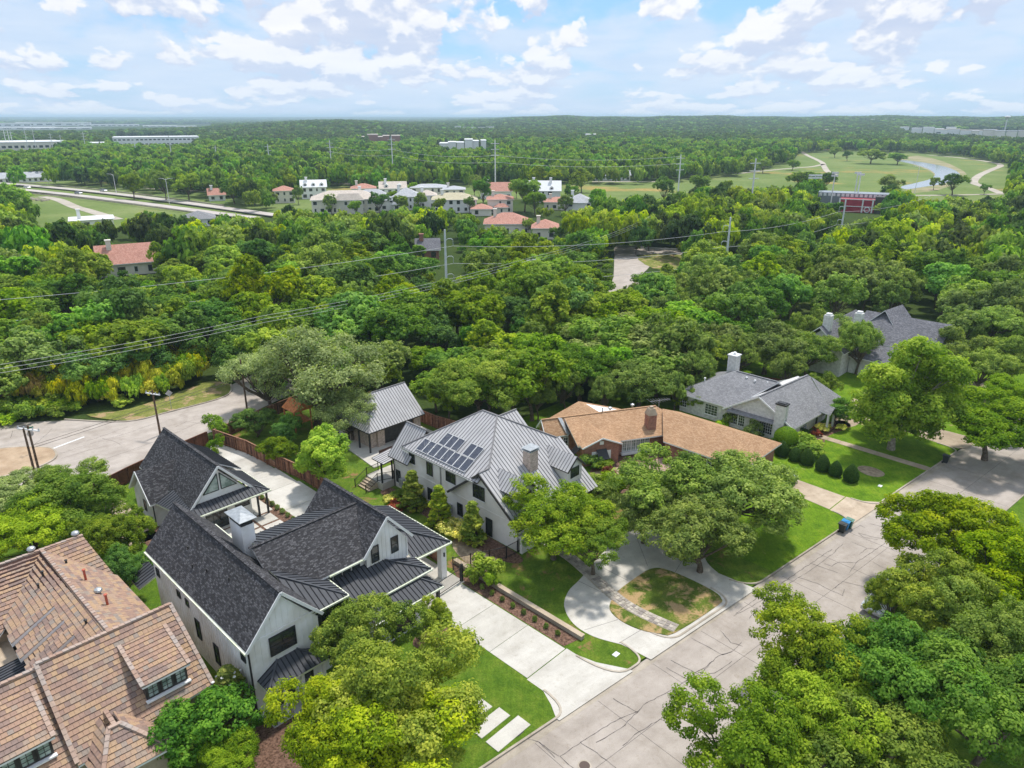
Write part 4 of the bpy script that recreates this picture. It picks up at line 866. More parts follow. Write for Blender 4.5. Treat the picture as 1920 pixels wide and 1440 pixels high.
# low lean gable at the far left, small rear gable
metal_roof(T, [[(43.0, 61.0, 4.15), (43.0, 57.5, 4.15), (45.9, 57.5, 7.35), (45.9, 61.0, 7.35)], [(45.9, 61.0, 7.35), (45.9, 57.5, 7.35), (48.8, 57.5, 4.15), (48.8, 61.0, 4.15)]], .38, .14, METAL_G, METAL_R, DARKF)
mb = MB(); mb.prism([(43.8, 60.95, 4.0), (45.9, 60.95, 7.05), (48.4, 60.95, 4.0)], (0, -3, 0)); T.put(mb, 'wall', STUCCO)
metal_roof(T, [[(54.0, 48.3, 6.6), (54.0, 51.5, 9.2), (50.2, 51.5, 9.2), (50.2, 48.3, 6.6)], [(54.0, 54.7, 6.6), (50.2, 54.7, 6.6), (50.2, 51.5, 9.2), (54.0, 51.5, 9.2)]], .42, .12, METAL_G, METAL_R, DARKF)
caps(T, [((43.1, 58.4, 6.1), C1), (C1, C2), (C2, (44.74, 46.4, 7.05)), (C2, (55.06, 46.4, 7.05)), ((43.3, 46.4, 7.03), (44.7, 46.4, 7.03)), ((45.9, 57.5, 7.4), (45.9, 61, 7.4)), ((50.2, 51.5, 9.24), (54.0, 51.5, 9.24))], .17, .1, METAL_R, rs)
rakes(T, [(43.3, 51.2, 3.25), (43.3, 46.4, zf(46.4)), (43.3, 40.9, zf(40.9))], rs, DARKF, .24, .06, (-1, 0, 0))
for c in (45.75, 53.2):    # front dormers
    z0, z1, bf = 5.55, 6.85, 42.25
    bi = lambda z: 50.4-(10-z)/.751
    dm = metal_roof(T, [[(c-1.45, bf-.25, z0), (c, bf-.25, z1), (c, bi(z1)+.05, z1), (c-1.45, bi(z0)+.05, z0)], [(c+1.45, bf-.25, z0), (c+1.45, bi(z0)+.05, z0), (c, bi(z1)+.05, z1), (c, bf-.25, z1)]], .38, .1, METAL_G, METAL_R, DARKF)
    mb = MB(); mb.prism([(c-1.2, bf, 3.4), (c+1.2, bf, 3.4), (c+1.2, bf, z0+.05), (c, bf, z1-.18), (c-1.2, bf, z0+.05)], (0, 4.2, 0)); T.put(mb, 'dormer_wall', STUCCO)
    window(T, '-b', (c, bf-.03, 5.05), 1.25, 1.05, 4, 2, sill=False)
    rakes(T, [(c-1.45, bf-.27, z0), (c, bf-.27, z1), (c+1.45, bf-.27, z0)], dm, DARKF, .16, .05)
for (b, z, w_, h_, nx, ny) in [(57.5, 4.75, .85, 1.2, 2, 2), (54.5, 4.5, .9, 1.45, 2, 3), (51.1, 4.7, 1.4, 1.1, 4, 2), (46.85, 4.6, 1.6, 1.45, 4, 3), (60.2, 1.55, .7, 1.5, 2, 3), (54.6, 1.4, .7, 1.4, 2, 3), (49.75, 1.45, .75, 1.4, 2, 3)]:
    window(T, '-a', (43.71, b, z), w_, h_, nx, ny)
window(T, '-a', (43.71, 45.4, 1.2), .85, 1.9, 1, 1, name='door', sill=False)
for (b, z) in ((59.3, 1.2), (55.9, 1.1), (51.3, 1.1), (53, .5)):
    mb = MB(); mb.box(43.25, 43.7, b-.28, b+.28, z-.45, z+.45); q = T.put(mb, 'air_unit', GALV)
for i in range(-3, 3): pass
gutter(T, (43.04, 58.4, 6.0), (43.04, 46.9, 6.0), None, GALV); downpipe(T, 43.68, 52.7, 0, 5.9, GALV); downpipe(T, 43.68, 60.9, 0, 4.0, DARKF)
window(T, '-b', (50, 41.6, 1.5), 1.6, 1.5, 4, 3)
# stone chimney
mb = MB(); mb.box(48.85, 50.05, 44.6, 45.6, 5.0, 7.95); ch = T.put(mb, 'chimney', STONE)
mb = MB(); mb.box(48.72, 50.18, 44.47, 45.73, 7.95, 8.02); mb.prism([(48.7, 44.45, 8.18), (50.2, 44.45, 8.18), (50.2, 45.75, 8.18), (48.7, 45.75, 8.18)][::-1], (0, 0, .05)); mb.box(48.9, 50.0, 44.65, 45.55, 8.0, 8.2); T.put(mb, 'chimney_cap', GALV, ch)
# solar panels
zl = lambda a: 10-(49.9-a)*.581
def solar(b0, s0):
    sl = math.atan(.581); ca, sa = math.cos(sl), math.sin(sl); n = Vector((-sa, 0, ca)); u = Vector((ca, 0, sa)); r = Vector((0, -1, 0))
    base = Vector((43.45, b0, zl(43.45)))+u*s0+n*.13; c = base+r*.48+u*.80
    P = [c-r*.465-u*.785, c+r*.465-u*.785, c+r*.465+u*.785, c-r*.465+u*.785]
    mb = MB(); mb.prism(P, n*-.04); t_ = T.put(mb, 'solar_panel', SOLAR)
    fr = MB()
    for p, q in zip(P, P[1:]+P[:1]): fr.bar(p+n*.004, q+n*.004, .035, .055, up=n)
    T.put(fr, 'panel_frame', TRIMW, t_)
for i in range(8): solar(56.35-i*.98, 0)
for i in (2, 3, 4): solar(56.35-i*.98-.1, 1.68)
for i in (6, 7): solar(56.35-i*.98+.05, 1.68)
# side porch with steps and railing
mb = MB(); mb.box(42.0, 43.72, 61.0, 64.2, 0, .9); mb.box(43.72, 46.5, 61.0, 64.2, 0, .9); T.put(mb, 'porch_floor', CONC)
for i in range(5): mb = MB(); mb.box(41.95-.32*(i+1), 41.97-.32*i, 61.9, 64.0, 0, .9-.17*(i+1)); T.put(mb, 'step', CONC_T)
for a_ in (42.15, 43.6): mb = MB(); mb.box(a_-.08, a_+.08, 61.1, 61.26, .9, 3.4); T.put(mb, 'porch_post', BLACK)
metal_roof(T, [[(42.3, 60.98, 3.3), (42.3, 63.2, 3.3), (45.0, 63.2, 3.6), (45.0, 60.98, 3.6)]], .4, .12, METAL_G, METAL_R, DARKF)
def railing(T, pts, z0s, h=.95, parent=None, sp=.14):
    mb = MB()
    for (p, q), (za, zb) in zip(zip(pts[:-1], pts[1:]), zip(z0s[:-1], z0s[1:])):
        P, Q = Vector((*p, za)), Vector((*q, zb)); L = (Q-P).length
        for zz in (h, .1): mb.bar(P+Vector((0, 0, zz)), Q+Vector((0, 0, zz)), .045, .045)
        for i in range(int(L/sp)+1):
            c = P.lerp(Q, min(1, i*sp/L)); mb.bar(c+Vector((0, 0, .1)), c+Vector((0, 0, h)), .018, .018)
        for c in (P, Q): mb.bar(c, c+Vector((0, 0, h+.1)), .08, .08)
    return T.put(mb, 'railing', BLACK, parent)
railing(T, [(40.35, 61.9), (42.0, 61.9), (43.7, 61.15)], [.05, .9, .9]); railing(T, [(40.35, 64.0), (42.0, 64.0), (43.7, 64.1)], [.05, .9, .9])
# ================================================================ pavilion
T = Grid('garden_pavilion', 'open sided garden pavilion with grey metal roof and stone piers behind the solar house', 'pavilion', 51, 73)
metal_roof(T, [[(46.4, 69.6, 3.0), (55.4, 69.6, 3.0), (55.4, 73.6, 6.4), (50.0, 73.6, 6.4)], [(46.4, 77.6, 3.0), (46.4, 69.6, 3.0), (50.0, 73.6, 6.4)], [(55.4, 77.6, 3.0), (46.4, 77.6, 3.0), (50.0, 73.6, 6.4), (55.4, 73.6, 6.4)]], .40, .16, METAL_G, METAL_R, DARKF)
caps(T, [((50.0, 73.6, 6.44), (55.4, 73.6, 6.44)), ((46.4, 69.6, 3.05), (50.0, 73.6, 6.44))], .16, .09, METAL_R)
for a_ in (49.0, 54.9): mb = MB(); mb.box(a_-.55, a_+.5, 70.6, 71.6, 0, 3.7); T.put(mb, 'stone_pier', STONE)
mass(T, 47.6, 48.5, 70.9, 77, 0, 3.4, m=STONE); mass(T, 55.0, 55.3, 71.6, 77.2, 0, 4, 'b', 4.1, STONE)
mb = MB(); mb.box(49.5, 54.35, 70.9, 71.0, .1, 3.6); T.put(mb, 'screen', DARKF)
for b_ in (69.9, 72.2, 74.6, 77.0): mb = MB(); mb.box(46.6, 46.78, b_-.09, b_+.09, .1, 3.0); T.put(mb, 'porch_post', BLACK)
# ================================================================ tile roofed house, lower left
T = TH_ = Grid('tile_roof_house', 'large house with mottled brown clay tile roofs and dormers in the lower left corner', 'house', 8, 50)
lim = [300]
zr, ze = 7.35, 3.45; br, be = 47.2, 42.0
main = [[(13.95, be, ze), (13.75, br, zr), (5.35, br, zr), (5.35, be-.4, ze-.3)]]
t0 = tile_roof(T, main, limit=lim)
t1 = tile_roof(T, [[(5.3, be-.4, ze-.62), (5.3, br, zr-.32), (-4, br, zr-.32), (-4, be-.4, ze-.62)]], limit=lim)
hp = [[(9.7, 47.25, 7.3), (9.4, 61.6, 7.3), (5.3, 57.2, 5.0), (5.3, 47.25, 5.0)], [(9.7, 47.25, 7.3), (13.45, 47.25, 4.9), (13.3, 57.5, 4.9), (9.4, 61.6, 7.3)]]
t2 = tile_roof(T, hp, limit=lim)
t3 = tile_roof(T, [[(12.4, 61.7, 7.25), (3, 61.7, 7.25), (3.4, 55.2, 4.0), (5.5, 57.0, 4.9), (9.35, 61.6, 7.25)], [(12.4, 61.7, 7.25), (9.45, 61.6, 7.25), (13.2, 57.6, 4.8)], [(3, 61.8, 7.25), (12.4, 61.8, 7.25), (12.8, 67.0, 4.2), (3, 67.0, 4.2)]], limit=lim)
mass(T, -4, 13.4, 42.6, 47.1, 0, 3.3, 'a', 6.6, CONC_T, at=46.9); mass(T, 5.6, 13.1, 47.1, 57, 0, 4.6, m=CONC_T); mass(T, -2, 12.3, 57, 66.5, 0, 4.2, 'a', 6.8, CONC_T, at=61.7)
def tdormer(c, w_, bf, zt, ztop_b):
    # shed dormer: its roof runs back until it meets the main slope
    sl = (zr-ze)/(br-be); zb = ze+(ztop_b-be)*sl
    rf = [[(c-w_/2, bf-.3, zt), (c+w_/2, bf-.3, zt), (c+w_/2, ztop_b, zb+.02), (c-w_/2, ztop_b, zb+.02)]]
    o = tile_roof(T, rf, limit=lim)
    mb = MB(); mb.prism([(c-w_/2+.2, bf, ze+(bf-be)*sl-.4), (c-w_/2+.2, bf, zt-.06), (c-w_/2+.2, ztop_b-.1, zb-.25)], (w_-.4, 0, 0)); T.put(mb, 'dormer_wall', DARKF)
    k = int(w_/1.0)
    for i in range(k):
        x = c+(i-(k-1)/2)*.9; window(T, '-b', (x, bf-.03, zt-.72), .66, .95, 2, 3, DARKF, GLASSL, sill=False)
    mb = MB(); mb.box(c-w_/2+.1, c+w_/2-.1, bf-.3, bf-.02, zt-1.42, zt-1.32); T.put(mb, 'sill', TRIMW)
    tile_caps(T, [((c-w_/2+.05, bf-.3, zt), (c-w_/2+.05, ztop_b, zb)), ((c+w_/2-.05, bf-.3, zt), (c+w_/2-.05, ztop_b, zb))], o)
tdormer(11.35, 3.1, 42.85, 5.5, 46.2)
tdormer(3.2, 3.1, 42.85, 5.25, 46.2)
tile_caps(T, [((5.35, br, zr), (13.75, br, zr)), ((5.35, be-.3, ze-.2), (5.35, br, zr)), ((13.9, be, ze), (13.75, br, zr)), ((-4, br, zr-.3), (5.35, br, zr-.3)), ((9.7, 47.3, 7.3), (9.4, 61.5, 7.3)), ((3, 61.75, 7.25), (12.4, 61.75, 7.25))], t0)
# corner bay with its own hipped roof
bay = [[(5.9, 39.2, 3.1), (9.9, 39.0, 3.1), (8.0, 41.6, 4.5), (7.3, 41.7, 4.5)], [(9.9, 39.0, 3.1), (9.7, 43.0, 3.2), (8.0, 43.0, 4.5), (8.0, 41.6, 4.5)], [(5.9, 39.2, 3.1), (7.3, 41.7, 4.5), (7.3, 43.2, 4.5), (5.6, 42.6, 3.1)]]
tb = tile_roof(T, bay, limit=lim); tile_caps(T, [((5.9, 39.2, 3.15), (7.35, 41.7, 4.55)), ((9.9, 39.0, 3.15), (8.0, 41.6, 4.55)), ((7.3, 41.65, 4.55), (8.0, 41.65, 4.55)), ((7.7, 41.7, 4.5), (7.7, 43.4, 4.5))], tb)
mass(T, 6.2, 9.6, 39.5, 43, 0, 3.0, m=CONC_T)
metal_roof(T, [[(2.4, 47.5, 3.9), (5.6, 47.5, 4.2), (5.6, 53.4, 4.2), (2.4, 53.4, 3.9)]], .3, .14, METAL_D, METAL_DR, TRIMW)
mass(T, -1, 5.3, 47.2, 57, 0, 3.6, m=CONC_T)
# three small ribs and pipes on the left slope
for b_ in (50.0, 52.2, 54.4):
    zc = lambda a: 5.0+(a-5.3)*2.3/4.2
    tile_roof(T, [[(5.1, b_+.55, 5.22), (5.1, b_-.55, 5.22), (8.1, b_-.5, zc(8.1)+.2), (8.1, b_+.5, zc(8.1)+.2)]], .36, .31, .3, limit=lim)
PIPE = mat('copper_flue', (.45, .1, .06), .5, .4)
for a_, b_, z_ in ((10.8, 56.0, 6.5), (10.9, 51.6, 6.45)): vent(T, a_, b_, z_, .95, .09, PIPE, name='flue_pipe')
for a_, b_, z_, h_ in ((8.6, 58.5, 6.9, .3), (8.0, 57.6, 6.6, .2), (9.0, 49.8, 6.9, .35), (10.4, 59.2, 6.8, .2)): vent(T, a_, b_, z_, h_, .08)
for a_, b_, z_ in ((10.95, 53.7, 6.45), (8.8, 62.0, 7.3), (12.0, 62.0, 7.3)):
    mb = MB(); mb.lathe((a_, b_, z_), [(.1, 0), (.12, .1), (.28, .16), (.32, .26), (.26, .38), (.1, .45)], 12); T.put(mb, 'turbine_vent', GALV)
# ================================================================ tan roofed brick ranch (its own turned frame)
class Frame:
    def __init__(s, name, label, cat, org, az, group=None):
        s.e = thing(name, label, cat, org, R(90)-az, group)
    def put(s, mb, name, mats, parent=None, kind=None, label=None): return mb.build(name, mats, parent or s.e, kind, label)
def local(org, az, p):    # world -> frame (x along az, y to its left)
    d = Vector(p)-Vector(org); ux = Vector((math.sin(az), math.cos(az), 0)); uy = Vector((-ux.y, ux.x, 0)); return (d.dot(ux), d.dot(uy), p[2])
o_org = G(1015, 787, 4.4); o_org.z = 0; oaz = R(73)
T = Frame('brick_ranch', 'long low red brick house with tan shingle roof and white framed bay window', 'house', o_org, oaz)
zr, ze = 4.4, 2.7
L = lambda x, y, z: local(o_org, oaz, G(x, y, z))
e0 = L(1029, 820, ze)
E0 = e0[1]
xA = L(1075, 814.6, ze)[0]; xs = L(1084, 818, ze)[0]; xe = L(1235, 765, zr)[0]
E1y = L(1190, 823, 2.55)[1]
ro = roof(T, [[(0, E0, ze), (xs-1.0, E0, ze), (xs-1.0, 0, zr), (0, 0, zr)], [(0, -E0, ze), (0, 0, zr), (xe, 0, zr), (xe, -E0, ze)],
              [(xs-1.0, E1y, 2.55), (xe+3.5, E1y, 2.55), (xe, 0, zr), (xs-1.0, 0, zr)]], .16, SHINGLE_O, TRIMW)
mb = MB(); mb.bar((0, 0, zr+.03), (xe, 0, zr+.03), .28, .06); T.put(mb, 'ridge_cap', SHINGLE_O, ro)
mb = MB(); mb.bar((xs-1.6, -.1, zr+.05), (xs-1.0, E0-.1, ze+.06), .5, .03); T.put(mb, 'valley_flashing', GALV, ro)
mass(T, .25, xs, E0+.4, -E0-.4, 0, 2.55, 'a', 4.1, BRICK, at=0); mass(T, xs+.02, xe+2.6, E1y+.9, -E0-.4, 0, 2.4, m=BRICK)
rakes(T, [(0, E0, ze), (0, 0, zr), (0, -E0, ze)], ro, n=(-1, 0, 0), w=.18)
# front cross gable
gl, gr = L(1092, 841, ze), L(1165, 829, ze); gc = L(1131, 822, 3.65)
yF = min(gl[1], gr[1]); x0, x1 = gl[0], gr[0]; xc = (x0+x1)/2; zg = 3.75
yb = -(zr-zg)/(zr-2.55)*(-E1y) if False else E1y*(zr-zg)/(zr-2.55)
roof(T, [[(x0, yF, ze), (xc, yF, zg), (xc, yb+.3, zg+.02), (x0, E1y*.92, ze)], [(x1, yF, ze), (x1, E1y*.92, ze), (xc, yb+.3, zg+.02), (xc, yF, zg)]], .14, SHINGLE_O, TRIMW)
wg = mass(T, x0+.3, x1-.3, yF+.3, E1y+1, 0, 2.5, 'b', 3.5, BRICK)
rakes(T, [(x0, yF, ze), (xc, yF, zg), (x1, yF, ze)], None, w=.16)
d_f = ((1, 0, 0), (0, -1, 0)); d_r = ((0, 1, 0), (1, 0, 0)); d_l = ((0, -1, 0), (-1, 0, 0))
window(T, d_f, (xc, yF+.27, 1.35), 1.1, 1.1, 2, 2, TRIMW)
for s in (-1, 1): mb = MB(); mb.box(xc+s*.95-.3, xc+s*.95+.3, yF+.2, yF+.26, .8, 1.9); T.put(mb, 'shutter', TRIMW)
mb = MB(); mb.prism([(xc-.7, yF-.75, 1.25), (xc+.7, yF-.75, 1.25), (xc+.65, yF+.26, 2.15), (xc-.65, yF+.26, 2.15)], (0, 0, -.06)); T.put(mb, 'awning', BLACK)
mb = MB(); mb.box(xc-.25, xc+.25, yF+.22, yF+.27, 2.75, 3.2); T.put(mb, 'gable_vent', TRIMW)
window(T, d_r, (x1-.27, yF+1.2, 1.5), .7, 1.3, 2, 3, TRIMW)
mb = MB(); mb.prism([(x0-.65, yF+1.2, 1.35), (x0-.65, yF+2.4, 1.35), (x0+.28, yF+2.4, 2.1), (x0+.28, yF+1.2, 2.1)][::-1], (0, 0, -.06)); T.put(mb, 'awning', BLACK)
window(T, d_f, (xs-1.2, E0+.36, 1.6), .6, 1.3, 2, 3, TRIMW); window(T, d_l, (.22, E0+1.4, 1.5), 1.0, 1.2, 2, 3, TRIMW)
# bow window wall
bx = L(1240, 818, 1.5)[0]
for i in range(6): window(T, d_f, (x1+1.2+.62*i, E1y+.86, 1.4), .58, 1.6, 2, 3, TRIMW, GLASSL, sill=False)
mb = MB(); mb.box(x1+.7, x1+5.0, E1y+.4, E1y+.88, .25, .5); T.put(mb, 'window_seat', TRIMW)
# chimney, vents
cp = L(1222, 802, 3.2)
mb = MB(); mb.box(cp[0]-.55, cp[0]+.55, cp[1]-.1, cp[1]+1.0, 2.9, 4.9); c_ = T.put(mb, 'chimney', BRICK)
mb = MB(); mb.add([(cp[0]-.62, cp[1]-.17, 4.9), (cp[0]+.62, cp[1]-.17, 4.9), (cp[0]+.62, cp[1]+1.07, 4.9), (cp[0]-.62, cp[1]+1.07, 4.9), (cp[0]-.35, cp[1]+.1, 5.7), (cp[0]+.35, cp[1]+.1, 5.7), (cp[0]+.35, cp[1]+.8, 5.7), (cp[0]-.35, cp[1]+.8, 5.7)], [(3, 2, 1, 0), (4, 5, 6, 7), (0, 1, 5, 4), (1, 2, 6, 5), (2, 3, 7, 6), (3, 0, 4, 7)]); mb.box(cp[0]-.2, cp[0]+.2, cp[1]+.25, cp[1]+.65, 5.7, 5.95); T.put(mb, 'chimney_shoulder', CONC_T, c_)
for px, nm in (((1145, 768), 0), ((1187, 762), 0)):
    q = L(px[0], px[1], zr); mb = MB(); mb.lathe((q[0], q[1]+.2, zr-.1), [(.12, 0), (.15, .15), (.28, .2), (.25, .35), (.1, .42)], 10); T.put(mb, 'turbine_vent', GALV)
q = L(1129, 772, zr); vent(T, q[0], .05, zr, .5, .06)
# rear gable behind the ridge
ra, rb_, rc = L(1031, 779, 3.6), L(1085, 751, 5.2), L(1150, 768, 4.3)
roof(T, [[(ra[0], ra[1], 3.3), (rb_[0], rb_[1], 5.1), (rb_[0]+1.5, .3, 4.35), (ra[0]+.6, .3, 3.9)], [(rb_[0], rb_[1], 5.1), (rb_[0]+6.0, rb_[1]+.5, 3.2), (rb_[0]+6.0, .3, 3.9), (rb_[0]+1.5, .3, 4.35)]], .15, SHINGLE_O, TRIMW)
mass(T, ra[0]+.6, rb_[0]+5.4, .5, max(ra[1], rb_[1])-.6, 0, 3.0, m=BRICK)
# right wing running towards the street
p0, p1 = AB(G(1250, 768, 4.4)), AB(G(1452, 838, 4.0))
T2 = T; org2 = Vector(o_org)
def fr(a, b, z): return local(o_org, oaz, W(a, b, z))
ra_, rb0, rb1 = p0[0]-.2, p0[1]+.5, p1[1]
roof(T, [[fr(ra_-5.0, rb0-3.5, 2.6), fr(ra_-5.0, rb1+1.0, 2.6), fr(ra_, rb1+5.5, 4.45), fr(ra_, rb0, 4.45)], [fr(ra_+4.6, rb1+1, 2.6), fr(ra_+4.6, rb0, 2.6), fr(ra_, rb0, 4.45), fr(ra_, rb1+5.5, 4.45)], [fr(ra_-5.0, rb1+1.0, 2.6), fr(ra_+4.6, rb1+1, 2.6), fr(ra_, rb1+5.5, 4.45)]], .16, SHINGLE_O, TRIMW)
mb = MB(); mb.prism([fr(ra_-4.4, rb1+1.6, 2.45), fr(ra_+4.1, rb1+1.6, 2.45), fr(ra_+4.1, rb0-.2, 2.45), fr(ra_-4.4, rb0-3.4, 2.45)], (0, 0, -2.45)); T.put(mb, 'wall', BRICK)
for i in range(3): 
    q = fr(ra_-4.43, rb1+3.0+i*2.4, 1.4); n_ = fr(ra_-5.43, rb1+3.0+i*2.4, 1.4); n_ = (Vector(n_)-Vector(q)); n_.z = 0; n_.normalize()
    window(T, (tuple(Vector((-n_.y, n_.x, 0))), tuple(n_)), q, 1.1, 1.3, 2, 3, TRIMW)
# terrace of red brick in front
p_ = [fr(61.5, 40.5, .1)];
sheet('brick_patio', [(62.0, 46.6), (62.2, 43.6), (70.5, 39.5), (71.5, 42.5)], .11, BRICK)
# tv antenna beside it
q = G(1236, 752, 5.0); T = thing('tv_antenna', 'old rooftop television antenna with thin bars beyond the brick chimney', 'antenna', (q.x, q.y, 0), R(20))
mb = MB(); mb.tube([(0, 0, 0), (0, 0, 5.2)], .03, 5); mb.build('mast', GALV, T)
mb = MB(); mb.bar((-1.4, 0, 5.1), (1.6, 0, 5.1), .03, .03)
for i in range(8): x = -1.3+i*.38; l_ = .9-.06*i; mb.bar((x, -l_, 5.12), (x, l_, 5.12), .018, .018)
mb.build('bars', GALV, T)
# ================================================================ white brick ranch with grey roof
T = WR = Grid('white_ranch', 'single storey white painted brick house with grey shingle roof and two white chimneys', 'house', 92, 40)
mass(T, 86.3, 97, 37.0, 49.6, 0, 2.75, m=WBRICK)
wgab = mass(T, 86.05, 98.0, 33.2, 42.2, 0, 2.55, 'a', 5.25, WBRICK, at=37.8)
r1 = roof(T, [[(85.75, 50.2, 2.85), (85.75, 41.6, 2.85), (91.6, 37.8, 6.0), (91.8, 44.2, 6.0)], [(98.0, 50.2, 2.85), (91.8, 44.2, 6.0), (91.62, 37.9, 6.0), (92.4, 37.7, 5.42), (98.0, 42.0, 2.8)], [(85.75, 50.2, 2.85), (91.8, 44.2, 6.0), (98.0, 50.2, 2.85)]], .16, SHINGLE_G, TRIMW)
r2 = roof(T, [[(85.6, 42.6, 2.6), (85.6, 37.75, 5.62), (98.3, 36.6, 5.62), (98.3, 42.6, 2.6)], [(85.6, 32.6, 2.5), (95.6, 32.0, 2.5), (98.4, 36.4, 5.5), (98.3, 36.6, 5.62), (85.6, 37.75, 5.62)], [(95.6, 32.0, 2.5), (101.0, 32.4, 2.6), (98.4, 36.0, 5.4)], [(101.0, 32.4, 2.6), (101, 42, 2.6), (98.3, 36.5, 5.6)]], .15, SHINGLE_G, TRIMW)
rakes(T, [(85.6, 42.6, 2.6), (85.6, 37.75, 5.62), (85.6, 32.6, 2.5)], r2, n=(-1, 0, 0), w=.2)
mb = MB(); mb.bar((85.6, 37.75, 5.66), (98.3, 36.6, 5.66), .24, .06); mb.bar((91.8, 44.2, 6.04), (91.6, 38, 6.04), .24, .06); T.put(mb, 'ridge_cap', SHINGLE_G, r2)
mb = MB(); mb.prism([(85.3, 41.9, 2.5), (85.3, 35.2, 2.5), (86.04, 35.2, 2.78), (86.04, 41.9, 2.78)], (0, 0, -.12)); T.put(mb, 'window_hood', SHINGLE_G)
for b_, w_, z_ in ((44.6, 1.9, 1.55), (49.0, 1.0, 1.55)): window(T, '-a', (86.27, b_, z_), w_, 1.5, 4 if w_ > 1.5 else 3, 4, TRIMW)
for b_ in (40.9, 39.9, 36.9, 36.0): window(T, '-a', (86.02, b_, 1.4), .9, 1.6, 3, 4, TRIMW, sill=False)
mb = MB(); mb.box(85.3, 86.3, 33.9, 35.2, 0, 5.3); c_ = T.put(mb, 'chimney', WBRICK); mb = MB(); mb.box(85.22, 86.38, 33.82, 35.28, 5.3, 5.5); mb.box(85.45, 86.15, 34.05, 35.05, 5.5, 5.6); T.put(mb, 'chimney_cap', BLACK, c_)
mb = MB(); mb.box(93.6, 94.9, 45.3, 46.6, 3.5, 7.4); c_ = T.put(mb, 'chimney', WBRICK); mb = MB(); mb.box(93.5, 95.0, 45.2, 46.7, 7.4, 7.55); mb.lathe((94.25, 45.95, 7.55), [(.2, 0), (.2, .2), (.3, .25), (.1, .4)], 8); T.put(mb, 'chimney_cap', TRIMW, c_)
for a_, b_ in ((91.0, 42.2), (90.7, 40.8), (91.2, 39.2), (91.7, 43.5), (89.0, 47.5)):
    mb = MB(); mb.lathe((a_, b_, 5.3 if a_ > 90 else 4.4), [(.08, 0), (.08, .35), (.18, .38), (.14, .5)], 8); T.put(mb, 'roof_vent', TRIMW)
# entry porch
roof(T, [[(93.3, 31.0, 2.6), (93.3, 33.4, 2.9), (94.6, 33.4, 3.6), (94.6, 31.0, 3.3)], [(94.6, 31.0, 3.3), (94.6, 33.4, 3.6), (95.9, 33.4, 2.9), (95.9, 31.0, 2.6)]], .12, SHINGLE_G, TRIMW)
for a_ in (93.6, 95.6): mb = MB(); mb.box(a_-.12, a_+.12, 31.2, 31.44, 0, 2.7); T.put(mb, 'porch_column', TRIMW)
mb = MB(); mb.box(93.3, 95.9, 31.0, 33.2, 0, .15); T.put(mb, 'porch_floor', BRICK)
window(T, '-b', (94.6, 33.17, 1.25), 1.0, 2.1, 1, 1, TRIMW, name='door', sill=False); window(T, '-b', (90.5, 33.17, 1.3), 1.4, 1.4, 4, 4, TRIMW); window(T, '-b', (97, 33.17, 1.4), .8, 1.3, 2, 4, TRIMW)
# ================================================================ slate grey house among oaks
T = Grid('slate_roof_house', 'large white house with slate grey gables half hidden behind oaks on the right', 'house', 131, 37)
roof(T, gable_polys(124.5, 137.5, 27.0, 40.5, 131.2, 4.6, 8.2), .18, SHINGLE_D, TRIMW); mass(T, 125.2, 136.8, 27.5, 40, 0, 4.4, 'b', 7.6, WBRICK, at=131.1)
roof(T, gable_polys(116, 132, 38.0, 46.5, 42.5, 4.2, 7.9, 'a'), .18, SHINGLE_D, TRIMW); mass(T, 116.6, 131, 38.5, 46, 0, 4, 'a', 7.3, WBRICK, at=42.3)
roof(T, [[(119.5, 40.2, 3.0), (119.5, 29.0, 3.0), (124.4, 29.0, 4.4), (124.4, 40.2, 4.4)]], .16, SHINGLE_D, TRIMW); mass(T, 120.2, 124.8, 29.4, 38.4, 0, 2.9, m=WBRICK)
roof(T, [[(127.5, 40.5, 5.5), (130.5, 37.3, 8.9), (137, 36.5, 8.9), (137, 41.5, 5.5)], [(127.5, 33.5, 5.5), (137, 33.5, 5.5), (137, 36.5, 8.9), (130.5, 37.3, 8.9)]], .16, SHINGLE_D, TRIMW)
for a_, b_, zt in ((118.0, 42.0, 9.6), (122.0, 38.6, 9.8)):
    mb = MB(); mb.box(a_-.6, a_+.6, b_-.6, b_+.6, 3, zt); c_ = T.put(mb, 'chimney', WBRICK); mb = MB(); mb.box(a_-.4, a_+.4, b_-.4, b_+.4, zt, zt+.3); T.put(mb, 'chimney_cap', TRIMW, c_)
window(T, '-b', (129, 27.46, 2.2), 1.4, 1.6, 3, 3, TRIMW); window(T, '-b', (133.5, 27.46, 2.2), 1.4, 1.6, 3, 3, TRIMW); window(T, '-b', (131.1, 27.46, 5.6), 1.1, 1.3, 2, 3, TRIMW); window(T, '-a', (120.17, 34, 1.5), 1.4, 1.3, 3, 3, TRIMW)
# ================================================================ fences and gates
fence('wood_fence', 'dark stained wooden fence along the side street behind the guest house', [(17.5, 81.9), (22.8, 84.0), (30.0, 86.3), (33.6, 87.2)], 1.9, WOOD_D, seed=3)
fence('wood_fence', 'weathered red cedar fence along the right side of the long rear driveway', [(34.6, 87.3), (35.9, 81), (36.2, 76.5), (37.0, 70), (37.1, 62.0), (37.2, 45.4)], 1.9, WOOD, seed=5)
fence('wood_fence', 'brown cedar fence along the side street behind the playset', [(34.6, 87.4), (43, 89.6), (52, 91.5)], 1.8, WOOD, seed=8)
fence('wood_fence', 'reddish cedar fence running back to the trees right of the pavilion', [(56.6, 84), (57.4, 77), (57.6, 70.0), (59.0, 62.5)], 1.9, WOOD, seed=11)
fence('wood_fence', 'dark fence behind the white ranch below the oaks', [(99, 52), (104, 44), (106, 38)], 1.8, WOOD_D, seed=12)
T = Grid('driveway_gate', 'black metal bar gate standing across the long white driveway', 'gate', 34.6, 41.8)
